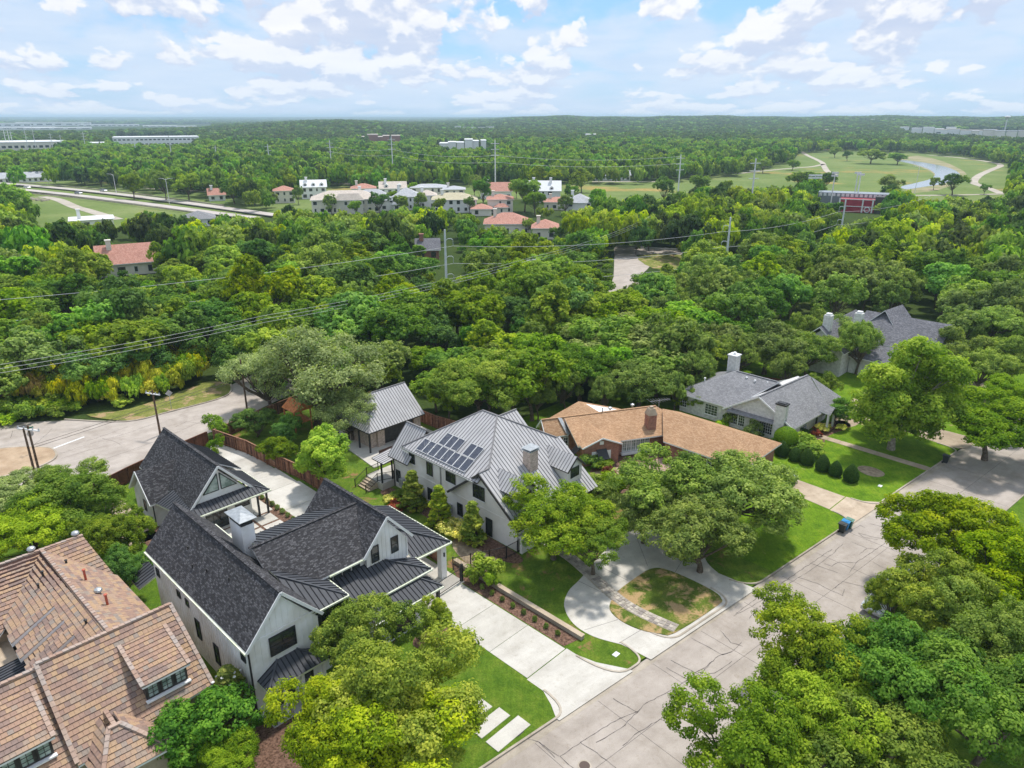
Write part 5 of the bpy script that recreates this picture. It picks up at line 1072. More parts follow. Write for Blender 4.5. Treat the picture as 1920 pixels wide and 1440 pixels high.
railing(T, [(32.6, 41.6), (36.6, 41.9)], [.15, .15], 1.35)
for a_, b_ in ((32.5, 41.55), (36.8, 41.9)): mb = MB(); mb.box(a_-.09, a_+.09, b_-.09, b_+.09, 0, 1.9); T.put(mb, 'gate_post', BLACK)
mb = MB(); mb.box(36.9, 37.15, 41.3, 41.5, .9, 1.3); T.put(mb, 'gate_control', BLACK)
T = Grid('garden_gate', 'thin black iron fence with posts crossing the side lawn of the solar house', 'fence', 40.5, 42.6)
railing(T, [(37.4, 43.8), (38.9, 43.0), (40.6, 42.2), (42.2, 41.5), (43.7, 41.4)], [.08]*5, 1.3)
T = Grid('white_garden_wall', 'white garden wall piece in front of the solar house corner', 'wall', 44, 41)
mb = MB(); mb.box(43.75, 45.6, 40.9, 41.2, 0, 1.8); T.put(mb, 'wall', STUCCO); mb = MB(); mb.box(43.65, 45.7, 40.85, 41.25, 1.8, 1.88); T.put(mb, 'coping', TRIMW)
# ================================================================ vegetation
def unit(n, g):
    v = g.normal(size=(n, 3)); return v/np.linalg.norm(v, axis=1)[:, None]
def cards_mesh(name, C, Nn, size, tint, m, g, asp=.62):
    n = len(C); t = unit(n, g); t -= Nn*(t*Nn).sum(1)[:, None]; t /= np.linalg.norm(t, axis=1)[:, None]; b = np.cross(Nn, t)
    s = size*g.uniform(.6, 1.25, n); s = s[:, None]
    # each leaf spray: a bent kite, two triangles
    V = np.empty((n, 4, 3)); V[:, 0] = C-t*s; V[:, 1] = C-b*s*asp+Nn*s*.22; V[:, 2] = C+t*s; V[:, 3] = C+b*s*asp+Nn*s*.22
    me = bpy.data.meshes.new(name); me.vertices.add(n*4); me.vertices.foreach_set('co', V.ravel())
    me.loops.add(n*4); me.loops.foreach_set('vertex_index', np.arange(n*4, dtype=np.int32)); me.polygons.add(n)
    me.polygons.foreach_set('loop_start', np.arange(0, n*4, 4, dtype=np.int32)); me.polygons.foreach_set('loop_total', np.full(n, 4, dtype=np.int32))
    me.materials.append(m); at = me.attributes.new('tint', 'FLOAT', 'FACE'); at.data.foreach_set('value', tint.astype(np.float32)); me.update(calc_edges=True); return me
def crown_points(g, Rr, zc, hz, nl, lob, n_clump, per, cr, up=.5, fill=.12, flat=.0, cone=False, low=False):
    """lobes in an ellipsoid, leaf clumps over the lobes, sprays round each clump"""
    lobes = []
    for i in range(nl):
        if cone:
            f_ = i/max(1, nl-1); w_ = Rr*(.62*(1-f_)+.12); a_ = i*2.4; o_ = w_*.35
            lobes.append((np.array([math.cos(a_)*o_, math.sin(a_)*o_, zc-hz*.8+f_*hz*1.65]), w_*g.uniform(.85, 1.15))); continue
        d = unit(1, g)[0]; d[2] = (abs(d[2]) if g.random() < .58 else d[2]*.8) if not low else d[2]*.95; rr = (.35+.45*g.random()**.6) if i else 0
        lobes.append((np.array([d[0]*Rr*rr, d[1]*Rr*rr, zc+d[2]*hz*rr]), lob*Rr*g.uniform(.7, 1.15)))
    P, Nn, T = [], [], []
    per_l = n_clump//nl+1
    for c, r in lobes:
        d = unit(per_l*3, g); d = d[d[:, 2] > -.55][:per_l]
        pos = c+d*r*np.array([1, 1, min(1.0, hz/Rr*1.3)])*(1-.16*g.random((len(d), 1)))
        keep = np.ones(len(pos), bool)
        for c2, r2 in lobes:
            if c2 is c: continue
            q = (pos-c2)/np.array([1, 1, min(1.0, hz/Rr*1.3)]); keep &= np.linalg.norm(q, axis=1) > r2*.72
        ins = g.random(len(pos)) < fill; pos[ins] = c+(pos[ins]-c)*.6; keep |= ins
        pos = pos[keep]; dd = d[keep]; lt = g.normal(.5, .12)
        for p, dn in zip(pos, dd):
            k = per; u_ = unit(k, g); q = p+u_*cr*np.array([1, 1, .7])*g.uniform(.25, 1, (k, 1))**.6
            nn = u_*.8+dn*.55+np.array([0, 0, up])+g.normal(size=(k, 3))*.45
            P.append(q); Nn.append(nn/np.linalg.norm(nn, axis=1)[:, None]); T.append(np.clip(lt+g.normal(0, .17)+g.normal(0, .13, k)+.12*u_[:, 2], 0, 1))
    return np.concatenate(P), np.concatenate(Nn), np.concatenate(T), lobes
def trunk_mb(g, lobes, zf, r0, z0=0.0, sides=7, twigs=2, lean=.3):
    mb = MB(); off = g.normal(0, lean, 2); base = [(0, 0, z0-.2), (off[0]*.15, off[1]*.15, zf*.35), (off[0]*.6, off[1]*.6, zf*.75), (off[0], off[1], zf)]
    mb.tube(base, [r0*1.5, r0*1.05, r0*.9, r0*.75], sides)
    for c, r in lobes:
        a = Vector((off[0], off[1], zf*g.uniform(.75, 1.0))); b = Vector(c); mid = a.lerp(b, .5)+Vector((g.normal(0, .25), g.normal(0, .25), -.10*(b-a).length+.2))
        mb.tube([a, mid, b], [r0*.55, r0*.33, r0*.12], 5)
        for _ in range(twigs):
            d = Vector(unit(1, g)[0]); d.z = abs(d.z)*.6; mb.tube([mid.lerp(b, g.uniform(.2, .9)), b+d*r*.45, b+d*r*.85], [r0*.13, r0*.08, r0*.03], 4)
    return mb
KINDS = {}
def kind(name, m, seed, Rr, H, trunkh, nl, lob, ncl, per, size, cr, r0=.22, up=.5, fill=.12, asp=.62, bark=None, twigs=2, flat=0, hz=None, cone=False, low=False, fork=None):
    g = np.random.default_rng(seed); hz = hz or (H-trunkh)/2; zc = trunkh+hz*.92
    P, N_, T, lobes = crown_points(g, Rr, zc, hz, nl, lob, ncl, per, cr, up, fill, flat, cone, low)
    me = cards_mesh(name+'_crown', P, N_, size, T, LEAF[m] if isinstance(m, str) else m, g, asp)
    tm = trunk_mb(g, lobes, fork or max(.3, trunkh*1.15), r0, twigs=twigs).mesh(name+'_trunk', bark or BARK)
    KINDS[name] = (me, tm, Rr, H)
# large, detailed near trees
kind('oakA', 'bright', 11, 5.2, 9.0, 2.6, 15, .36, 640, 84, .108, .52, .2)
kind('oakB', 'bright', 12, 5.2, 9.5, 2.6, 18, .31, 680, 78, .108, .50, .2)
kind('oakC', 'green', 13, 5.0, 8.5, 2.2, 16, .33, 640, 76, .105, .50, .2)
kind('liveA', 'olive', 14, 6.0, 8.2, 2.0, 22, .28, 900, 38, .125, .46, .26, fill=.2, twigs=3)
kind('liveB', 'olive', 15, 5.5, 8.5, 2.0, 20, .29, 760, 36, .13, .48, .24, fill=.2, twigs=3)
kind('elm', 'grey', 16, 6.2, 10.5, 1.8, 34, .19, 1200, 17, .12, .6, .26, fill=.45, twigs=5, bark=BARK)
kind('maple', 'lime', 17, 2.9, 7.6, 1.0, 16, .35, 520, 60, .11, .42, .13, hz=3.3, low=True, fork=2.0)
kind('ash', 'ash', 18, 5.4, 11, 1.0, 30, .27, 1000, 76, .13, .6, .24, bark=BARK_PALE, fill=.25, low=True, fork=3.2)
kind('magnolia', 'magnolia', 19, 1.15, 5.4, .3, 11, .5, 300, 34, .12, .22, .07, hz=2.6, cone=True)
kind('darkA', 'dark', 20, 4.6, 8.5, 2.0, 16, .34, 560, 70, .112, .52, .2)
kind('fineA', 'dark', 26, 2.6, 5.2, .8, 12, .38, 420, 40, .10, .34, .12)
# middle distance
kind('midA', 'green', 31, 4.6, 9.5, 2.2, 13, .36, 300, 26, .25, .62, .2, twigs=1)
kind('midB', 'bright', 32, 4.6, 9.0, 2.2, 12, .37, 280, 26, .25, .62, .2, twigs=1)
kind('midC', 'dark', 33, 4.8, 10, 2.2, 14, .34, 300, 26, .25, .62, .2, twigs=1)
kind('midD', 'olive', 34, 5.2, 8.5, 2.2, 16, .30, 330, 24, .23, .60, .2, fill=.2, twigs=2)
kind('midE', 'forest', 35, 4.4, 9.2, 2.2, 12, .37, 280, 26, .25, .62, .2, twigs=1)
kind('bushA', 'green', 41, 1.0, 1.7, .05, 7, .45, 90, 30, .10, .26, .04, twigs=0)
kind('bushB', 'lime', 42, 1.1, 1.6, .05, 7, .45, 90, 30, .10, .28, .04, twigs=0)
kind('bushC', 'pale', 43, 1.0, 1.3, .05, 7, .45, 110, 30, .075, .24, .03, twigs=0)
kind('bushD', 'red', 44, .9, .9, .05, 8, .42, 80, 28, .08, .22, .03, twigs=0)
kind('bushE', 'dark', 45, 1.2, 2.0, .1, 8, .42, 110, 30, .09, .28, .04, twigs=0)
kind('caneA', 'cane', 46, 2.6, 4.6, .1, 14, .30, 240, 30, .20, .55, .06, up=.2, asp=.3)
kind('caneB', 'tan', 47, 2.4, 3.6, .1, 14, .30, 200, 30, .20, .55, .06, up=.1, asp=.18)
def topiary_mesh(name, prof, n, m, g, size=.045):
    P, N_ = [], []
    zs = np.array([z for r, z in prof]); rs = np.array([r for r, z in prof])
    z = g.uniform(zs[0], zs[-1], n*3); r = np.interp(z, zs, rs); k = g.random(len(z)) < (r/rs.max()+.12); z, r = z[k][:n], r[k][:n]
    a = g.uniform(0, 2*np.pi, len(z)); rr = r*(1+g.normal(0, .018, len(z))); dr = np.gradient(rs, zs); s = -np.interp(z, zs, dr)
    C = np.stack([rr*np.cos(a), rr*np.sin(a), z], 1); nn = np.stack([np.cos(a), np.sin(a), s], 1)+g.normal(0, .38, (len(z), 3)); nn /= np.linalg.norm(nn, axis=1)[:, None]
    return cards_mesh(name, C, nn, size, np.clip(g.normal(.5, .2, len(z)), 0, 1), m, g)
g_ = np.random.default_rng(3)
cone_prof = [(.50, .05), (.66, .2), (.74, .45), (.72, .75), (.60, 1.1), (.42, 1.45), (.2, 1.72), (.02, 1.86)]
CONE = topiary_mesh('topiary_cone', cone_prof, 5200, LEAF['topiary'], g_, .05)
cm = MB(); cm.lathe((0, 0, 0), [(r*.93, z*.98) for r, z in cone_prof], 14); CONEB = cm.mesh('topiary_core', LEAF['topiary'])
ball_prof = [(1.6*math.sin(math.pi*i/12)+.02, 1.75-1.62*math.cos(math.pi*i/12)) for i in range(2, 13)]
BALL = topiary_mesh('topiary_ball', ball_prof, 16000, LEAF['green'], g_, .055)
bm_ = MB(); bm_.lathe((0, 0, 0), [(r*.94, z) for r, z in ball_prof], 16); BALLB = bm_.mesh('topiary_ball_core', LEAF['topiary'])
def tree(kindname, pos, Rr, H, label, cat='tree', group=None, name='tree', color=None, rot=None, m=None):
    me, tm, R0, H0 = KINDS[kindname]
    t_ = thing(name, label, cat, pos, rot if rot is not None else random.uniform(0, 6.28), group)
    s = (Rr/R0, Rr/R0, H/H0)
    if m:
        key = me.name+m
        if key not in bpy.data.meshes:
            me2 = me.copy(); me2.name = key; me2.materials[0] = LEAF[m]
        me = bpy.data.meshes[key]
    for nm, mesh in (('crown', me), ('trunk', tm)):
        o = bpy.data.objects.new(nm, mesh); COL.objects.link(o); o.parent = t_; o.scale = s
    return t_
def base_for(cx, cy, hc):      # ground point under a crown centre seen at height hc
    p = G(cx, cy, hc); return Vector((p.x, p.y, 0)), p
def hero(kindname, cx, cy, rpx, H, label, hc=None, cat='tree', name='oak_tree', m=None, group=None, sc=1.0):
    hc = hc or H*.6; b, p = base_for(cx, cy, hc); d = (p-Vector((0, 0, HC))).length
    return tree(kindname, b, rpx*d/FPX*sc, H, label, cat, group, name, m=m)
hero('oakA', 695, 1190, 92, 7.6, 'bright yellow green oak touching the entry porch of the white farmhouse')
hero('oakB', 770, 1300, 150, 9.0, 'largest bright yellow green oak in front of the farmhouse lawn at the bottom')
hero('oakC', 600, 1370, 110, 7.5, 'bright green oak at the bottom edge left of the largest front oak', m='bright')
hero('oakB', 735, 1400, 150, 7.5, 'low bright green oak crown cut by the bottom edge of the picture', m='bright')
hero('oakC', 812, 1155, 36, 4.0, 'small bright green tree at the corner of the long driveway', name='small_tree', m='bright')
hero('oakB', 1040, 965, 112, 8.2, 'rounded green oak standing before the solar panel house near the flagstone path', m='ash')
hero('oakA', 1115, 1015, 82, 6.2, 'lower right neighbour of the rounded oak, hanging over the curved driveway', m='ash')
hero('liveA', 1260, 905, 125, 8.5, 'left half of the broad live oak pair before the brick ranch', name='live_oak')
hero('liveB', 1385, 920, 125, 8.5, 'right half of the broad live oak pair, beside the tan driveway', name='live_oak')
hero('liveB', 1320, 1000, 110, 7.0, 'low live oak reaching down to the kerb between the two drives', name='live_oak')
hero('liveA', 1210, 955, 70, 6.5, 'smaller live oak over the upper bend of the curved driveway', name='live_oak')
hero('ash', 1690, 745, 112, 15.6, 'large bright green tree with pale trunk on the lawn of the white ranch', hc=7.2, name='ash_tree')
hero('oakC', 1862, 800, 95, 8.5, 'dense mid green tree at the far end of the street on the right edge', hc=4.5, name='street_tree')
hero('oakC', 1905, 745, 60, 8.0, 'mid green tree on the right edge behind the street tree')
hero('oakA', 1800, 1010, 110, 9.5, 'olive green oak across the street at the right edge')
hero('oakB', 1890, 1060, 110, 9.5, 'bigger olive green oak cut by the right edge of the picture')
hero('oakB', 1760, 1120, 95, 8.0, 'olive green oak just below, its branches over the parked cars')
hero('oakC', 1672, 1125, 42, 5.5, 'small green oak hiding the roof of a parked car', m='bright')
hero('oakA', 1500, 1215, 108, 9.0, 'oak with ragged crown leaning over the middle of the street')
hero('oakB', 1400, 1390, 130, 8.5, 'ragged green oak rising at the bottom of the street', m='green')
hero('oakC', 1560, 1340, 120, 8.5, 'dark green oak in the lower right group', m='green')
hero('oakC', 1700, 1290, 130, 10, 'tall dark green oak in the middle of the lower right group', m='dark')
hero('oakC', 1850, 1330, 140, 10, 'dark green oak in the lower right corner', m='dark')
hero('oakB', 1850, 1200, 105, 9, 'oak above the corner one at the right edge', m='green')
hero('oakA', 1660, 1420, 130, 8, 'oak cut by the bottom edge in the lower right group', m='green')
hero('oakC', 45, 1000, 95, 7.5, 'green tree behind the tile roof at the left edge')
hero('darkA', 130, 955, 85, 7.5, 'green tree with pale stems behind the tile roof ridge', m='green')
hero('oakA', 205, 1010, 62, 6.5, 'yellow green tree between tile roof and farmhouse rear corner')
hero('oakB', 130, 905, 62, 5.5, 'light green tree top near the two wooden poles', m='green')
hero('oakA', 25, 930, 60, 5.5, 'pale green shrub tree at the left edge by the side street', m='grey')
hero('darkA', 238, 1070, 42, 5.5, 'dark tree squeezed between tile house and white wall', name='small_tree')
hero('fineA', 378, 1345, 75, 5.5, 'fine leaved dark green tree beside the tile house eave', name='small_tree')
mg = hero('magnolia', 430, 1290, 46, 4.6, 'glossy magnolia shrub with white flowers at the farmhouse corner', name='magnolia')
hero('oakC', 440, 1430, 60, 4.0, 'light green shrub tree at the bottom edge beside the mulch', m='green', name='small_tree')
hero('maple', 608, 846, 55, 8.2, 'upright vivid green young tree on the lawn beside the cedar fence', hc=4.6, name='young_tree')
hero('elm', 500, 700, 85, 11.0, 'left part of the feathery elm reaching over the verge of the side street', name='elm_tree', hc=6)
hero('elm', 585, 685, 140, 14.5, 'broad grey green feathery elm spreading over the side street and pavilion', name='elm_tree')
hero('elm', 655, 735, 78, 7.5, 'grey green feathery branches hanging over the pavilion roof', name='elm_tree', hc=6.8)
hero('oakC', 900, 715, 92, 10.5, 'round mid green tree directly behind the solar panel house', m='lime')
hero('oakA', 840, 735, 50, 8, 'green tree between pavilion and the round tree', m='green')
hero('liveA', 1190, 640, 145, 10.0, 'very broad olive live oak behind the brick ranch', name='live_oak')
hero('liveB', 1090, 690, 85, 9.0, 'dark olive live oak behind the gable of the brick ranch', name='live_oak', m='dark')
hero('liveB', 1200, 710, 72, 7.5, 'olive live oak just behind the brick chimney', name='live_oak')
hero('liveA', 1440, 640, 82, 9.5, 'olive live oak behind the chimney of the white ranch', name='live_oak')
hero('liveB', 1520, 660, 62, 8.0, 'olive live oak between white ranch and slate roof', name='live_oak')
hero('elm', 1580, 625, 62, 9.0, 'open branched olive oak in front of the slate roofed house', name='live_oak', m='olive')
hero('fineA', 535, 800, 32, 4.5, 'dark shrub tree inside the fence below the playset', name='small_tree')
hero('fineA', 478, 785, 36, 4.5, 'dark green tree beside the cedar fence by the side street', name='small_tree')
hero('fineA', 520, 840, 34, 4.0, 'dark bushy shrub overhanging the cedar fence', name='small_tree', m='green')
hero('bushE', 402, 795, 24, 3.2, 'palm like light green shrub at the fence corner', name='shrub', cat='shrub', m='green')
hero('bushE', 405, 830, 16, 2.6, 'small shrub inside the fence corner', name='shrub', cat='shrub', m='green')
hero('bushE', 207, 925, 18, 2.4, 'dark round shrub against the stained fence', name='shrub', cat='shrub')
hero('bushA', 912, 1062, 30, 2.6, 'bright green round shrub by the black iron fence', name='shrub', cat='shrub', m='green')
hero('bushB', 918, 1085, 14, 2.0, 'small sapling in front of the round shrub', name='shrub', cat='shrub')
for px, py, lb in ((773, 915, 'leftmost of the three narrow magnolias along the white stucco wall'), (823, 945, 'middle one of the three narrow magnolias along the white stucco wall'), (886, 975, 'rightmost of the three narrow magnolias along the white stucco wall')):
    hero('magnolia', px, py+5, 29, 5.0, lb, hc=2.4, name='magnolia', group='narrow magnolias beside the solar house')
hero('bushC', 850, 985, 26, 1.5, 'cream variegated hedge between middle and right magnolia', name='hedge', cat='hedge'); hero('bushC', 868, 998, 20, 1.4, 'lower end of the cream variegated hedge before the right magnolia', name='hedge', cat='hedge')
hero('bushE', 748, 925, 18, 1.1, 'clipped dark hedge at the foot of the white wall', name='hedge', cat='hedge', m='green'); hero('bushD', 745, 948, 22, .8, 'purple red low shrubs edging the bed', name='shrub', cat='shrub'); hero('bushC', 727, 935, 12, .7, 'small pale cushion shrub beside the steps', name='shrub', cat='shrub')
hero('fineA', 1110, 912, 42, 3.8, 'dark bush between solar house and brick ranch', name='shrub', cat='shrub', m='olive'); hero('bushB', 1108, 860, 24, 1.9, 'light green bush under the black awning', name='shrub', cat='shrub', m='green')
hero('bushE', 1135, 870, 26, 1.4, 'low green bush right of the black awning', name='shrub', cat='shrub', m='green'); hero('bushD', 1140, 882, 14, 1.4, 'dark red bush among the green ones by the brick house', name='shrub', cat='shrub')
hero('fineA', 1150, 905, 40, 3.5, 'green bush in front of the brick gable', name='shrub', cat='shrub', m='green'); hero('fineA', 1060, 1010, 20, 2, 'dark low bush under the rounded oak', name='shrub', cat='shrub')
hero('bushE', 485, 1320, 22, 1.3, 'dark red leaved shrub at the corner post of the entry porch', name='shrub', cat='shrub', m='red')
hero('fineA', 1305, 745, 26, 4.0, 'small leafy tree at the left end of the white ranch', name='small_tree', m='green'); hero('bushA', 1280, 750, 20, 2.2, 'round bush behind the tan roof', name='shrub', cat='shrub')
hero('bushE', 1368, 782, 13, 2.4, 'upright dark shrub between two windows of the white ranch', name='shrub', cat='shrub', m='olive'); hero('bushB', 1352, 793, 13, 1.0, 'low lime bush under the white ranch window', name='shrub', cat='shrub')
hero('bushE', 1412, 800, 20, 2.5, 'rose shrub in front of the wide white framed windows', name='shrub', cat='shrub', m='olive'); hero('bushE', 1423, 816, 9, 1.0, 'small round ball bush at the foot of the front chimney', name='shrub', cat='shrub', m='topiary')
hero('bushB', 1517, 832, 33, 2.2, 'broad lime green bush beside the big clipped ball', name='shrub', cat='shrub'); hero('bushE', 1506, 808, 10, 1.3, 'small dark round bush by the porch column', name='shrub', cat='shrub', m='topiary')
hero('bushC', 1546, 800, 14, 1.0, 'white flowering shrub by the ranch door', name='shrub', cat='shrub'); hero('bushD', 1533, 812, 9, .8, 'pink and red flowers beside the front walk', name='flowers', cat='flowers')
hero('fineA', 1575, 765, 28, 4.2, 'dark magnolia shrub at the right corner of the white ranch', name='shrub', cat='shrub', m='dark'); hero('bushC', 1575, 800, 10, .7, 'low pale groundcover patch near the right lawn', name='shrub', cat='shrub')
for i, (x, y, w_) in enumerate([(1445, 846, 1.0), (1465, 855, 1.12), (1489, 864, 1.0), (1512, 871, 1.15), (1541, 883, 1.15), (1565, 892, 1.05), (1594, 903, 1.2)]):
    p = G(x, y); lb = ['farthest, partly hidden clipped cone bush beside the big ball bush', 'second clipped cone bush from the big ball bush', 'third clipped cone bush from the big ball bush, a small one', 'middle clipped cone bush of the row of seven', 'third clipped cone bush from the street end of the row', 'second clipped cone bush from the street end of the row', 'clipped cone bush nearest the street at the end of the row'][i]
    t_ = thing('topiary_cone', lb, 'topiary', (p.x, p.y, .03), random.uniform(0, 6), 'clipped cone bushes along the tan driveway')
    for nm, me in (('foliage', CONE), ('core', CONEB)): o = bpy.data.objects.new(nm, me); COL.objects.link(o); o.parent = t_; o.scale = (w_*.98, w_*.98, w_*1.02)
p = G(1471, 842); t_ = thing('topiary_ball', 'very large round clipped bush in front of the white ranch chimney', 'topiary', (p.x, p.y, -.05))
for nm, me in (('foliage', BALL), ('core', BALLB)): o = bpy.data.objects.new(nm, me); COL.objects.link(o); o.parent = t_; o.scale = (.92, .92, .92)
# tufts in the mulch bed by the driveway and in the rear strip
gs = np.random.default_rng(8)
def tuft_mesh(name, n, h, m):
    a = gs.uniform(0, 6.28, n); r = gs.uniform(.02, .22, n); C = np.stack([r*np.cos(a), r*np.sin(a), gs.uniform(.1, h, n)], 1); nn = np.stack([np.cos(a), np.sin(a), np.full(n, .35)], 1); nn /= np.linalg.norm(nn, axis=1)[:, None]
    return cards_mesh(name, C, nn, .12, np.clip(gs.normal(.5, .2, n), 0, 1), m, gs, .25)
TUFT = tuft_mesh('tuft_blades', 170, .42, LEAF['olive']); TUFT2 = tuft_mesh('tuft_pale_blades', 170, .4, LEAF['grey'])
for i in range(9):
    o = bpy.data.objects.new('ornamental_grass', TUFT); COL.objects.link(o); o.location = W(37.3, 30.8+i*1.28, .07); o.rotation_euler.z = i*1.3
    tag(o, 'small green grass tuft in the mulch bed along the long driveway', 'plant', 'grass tufts in the mulch bed')
for i in range(9):
    o = bpy.data.objects.new('ornamental_grass', TUFT2); COL.objects.link(o); o.location = W(31.55, 61.4+i*1.1, .07); o.rotation_euler.z = i*1.7; s = random.uniform(.9, 1.3); o.scale = (s, s, s)
    tag(o, 'pale grass tuft in the strip between courtyard and rear driveway', 'plant', 'grass tufts beside the courtyard')

for i, (x, y, r_, H, lb) in enumerate([(1795, 650, 58, 9, 'olive live oak right of the slate roof gable end'), (1860, 610, 62, 9.5, 'olive live oak on the upper right behind the street'), (1905, 665, 55, 9, 'olive live oak at the right edge above the street tree'), (1850, 690, 48, 7.5, 'small live oak just above the curved far driveway'), (1765, 700, 40, 7, 'live oak behind the right side of the large bright tree'),
    (1062, 722, 40, 7, 'dark oak behind the tan rear gable'), (1010, 738, 34, 7, 'dark green tree between the metal roof and the tan roof'), (1135, 730, 36, 6.5, 'live oak directly behind the tan ridge'), (1268, 722, 34, 6.5, 'live oak behind the television antenna'), (1300, 690, 44, 8, 'live oak left of the white rear chimney'), (1390, 655, 48, 8.5, 'live oak above the white rear chimney'), (1480, 690, 40, 6.5, 'yellowish live oak behind the grey ridge of the white ranch'), (1545, 720, 30, 5.5, 'small live oak before the slate roof'), (1000, 690, 40, 8, 'green tree right of the round tree behind the solar house'), (960, 740, 36, 6, 'low green tree behind the metal roof apex'), (1615, 640, 44, 9.5, 'open live oak in front of the second white chimney of the slate house'), (1525, 610, 40, 9, 'live oak above the left end of the slate roof')]):
    hero(['liveA', 'liveB'][i % 2] if 'green tree' not in lb else 'oakC', x, y, r_, H, lb, name='live_oak' if 'oak' in lb else 'tree')

fl = MB(); gf = np.random.default_rng(4)
for i in range(16):
    d = unit(1, gf)[0]; d[2] = abs(d[2]); fl.lathe((d[0]*1.35, d[1]*1.35, 2.2+d[2]*2.0), [(.01, -.05), (.10, 0), (.12, .06), (.05, .1)], 6)
fl.build('blossoms', PAINTW, mg, kind='stuff')
# ================================================================ street things
def wheelie(px, body, lid, label, ang=0.0):
    p = G(*px); t_ = thing('wheelie_bin', label, 'bin', (p.x, p.y, .0), RZ+ang)
    mb = MB(); w0, d0, w1, d1, h = .22, .24, .30, .34, .98
    mb.add([(-w0, -d0, .08), (w0, -d0, .08), (w0, d0, .08), (-w0, d0, .08), (-w1, -d1, h), (w1, -d1, h), (w1, d1, h), (-w1, d1, h)], [(3, 2, 1, 0), (0, 1, 5, 4), (1, 2, 6, 5), (2, 3, 7, 6), (3, 0, 4, 7)]); mb.box(-w1-.02, w1+.02, -d1-.02, d1+.02, h-.05, h); mb.build('body', body, t_)
    mb = MB(); mb.prism([(-w1-.04, -d1-.05, h+.03), (w1+.04, -d1-.05, h+.03), (w1+.04, d1+.06, h+.1), (-w1-.04, d1+.06, h+.1)], (0, 0, -.05)); mb.box(-.2, .2, -.2, .2, h+.05, h+.1); l_ = mb.build('lid', lid, t_)
    mb = MB(); mb.bar((-.25, d1+.1, h-.03), (.25, d1+.1, h-.03), .04, .04); mb.build('handle', lid, t_)
    for s in (-1, 1):
        mb = MB(); mb.tube([(s*.2, .26, .12), (s*.28, .26, .12)], .12, 12); mb.build('wheel', BLACK, t_)
BING = mat('bin_green', (.02, .12, .09), .4, .4); BING2 = mat('bin_green_lid', (.10, .22, .17), .45, .4); BINB = mat('bin_blue', (.02, .22, .5), .4, .4); BINK = mat('bin_black', (.03, .035, .035), .5, .4)
wheelie((1591, 990), BING, BING2, 'green wheeled bin with grey green lid, farthest of the three at the kerb')
wheelie((1584, 993), BINB, BINB, 'wheeled bin with bright blue lid between the other two bins')
wheelie((1578, 998), BINK, BINK, 'black wheeled bin, nearest of the three at the kerb')
wheelie((1772, 868), BINK, BINK, 'lone black wheeled bin at the far kerb under the street tree')
def car(p, ang, body, label, suv=False):
    t_ = thing('parked_car', label, 'car', (p.x, p.y, 0.09 if 'driveway' in label else .0), ang); L_, W_ = 4.7, 1.85
    prof = [(-2.35, .35), (-2.38, .75), (-2.25, .92), (-1.2, 1.0), (-.55, 1.42 if not suv else 1.65), (.9, 1.46 if not suv else 1.72), (1.75, 1.05 if not suv else 1.6), (2.25, 1.0), (2.36, .7), (2.33, .35)]
    low = [(x, min(z, 1.0)) for x, z in prof]; low = [(-2.33, .32), (-2.38, .7), (-2.2, .86), (-1.25, .97), (1.75, 1.02), (2.28, .95), (2.36, .65), (2.3, .32)]
    mb = MB()
    for w0, w1, a, b in ((.80, .9, .32, .6),): pass
    n = len(low); secs = [(-.86, .0), (-.92, .04), (.92, .04), (.86, .0)]
    k = 0
    for y, ex in secs: mb.v += [(x*(1-.02 if ex == 0 else 1), y, z-(.0 if ex else .03)) for x, z in low]
    for s in range(3):
        for i in range(n): j = (i+1) % n; mb.f.append((s*n+i, s*n+j, (s+1)*n+j, (s+1)*n+i)); mb.m.append(0); mb.t.append(.5)
    mb.f.append(tuple(range(n))[::-1]); mb.f.append(tuple(range(3*n, 4*n))); mb.m += [0, 0]; mb.t += [.5, .5]; bo = mb.build('body', body, t_)
    zt = 1.44 if not suv else 1.72; rx = 1.35 if not suv else 2.05
    mb = MB(); A_ = [(-1.25, -.84, .96), (1.9 if not suv else 2.2, -.84, 1.0), (1.9 if not suv else 2.2, .84, 1.0), (-1.25, .84, .96)]; B_ = [(-.45, -.66, zt), (rx-.25, -.66, zt), (rx-.25, .66, zt), (-.45, .66, zt)]
    mb.add(A_+B_, [(0, 1, 5, 4), (1, 2, 6, 5), (2, 3, 7, 6), (3, 0, 4, 7), (4, 5, 6, 7)]); mb.build('cabin_glass', GLASS, t_)
    mb = MB(); mb.prism([(-.47, -.67, zt+.03), (rx-.22, -.67, zt+.03), (rx-.22, .67, zt+.03), (-.47, .67, zt+.03)], (0, 0, -.05))
    for s in (-1, 1):
        for x0_, x1_ in ((-1.2, -.45), (.45, .5), (rx+.3, rx-.25)): mb.bar((x0_, s*.83, 1.0), (x1_, s*.665, zt), .06, .05)
    mb.build('roof', body, t_)
    for x in (-1.45, 1.45):
        for s in (-1, 1):
            mb = MB(); mb.tube([(x, s*.72, .33), (x, s*.94, .33)], .33, 14); w_ = mb.build('wheel', BLACK, t_); mb = MB(); mb.tube([(x, s*.93, .33), (x, s*.955, .33)], .2, 10); mb.build('rim', GALV, w_)
    for s in (-1, 1): mb = MB(); mb.box(-2.4, -2.2, s*.72-.18, s*.72+.18, .62, .76); mb.build('headlight', PAINTW, t_); mb = MB(); mb.box(2.2, 2.38, s*.74-.14, s*.74+.14, .72, .88); mb.build('tail_light', mat('tail_red', (.4, .02, .02), .3, .5), t_)
    for s in (-1, 1): mb = MB(); mb.box(-.95, -.75, s*1.0-.08, s*1.0+.08, .95, 1.08); mb.build('mirror', body, t_)
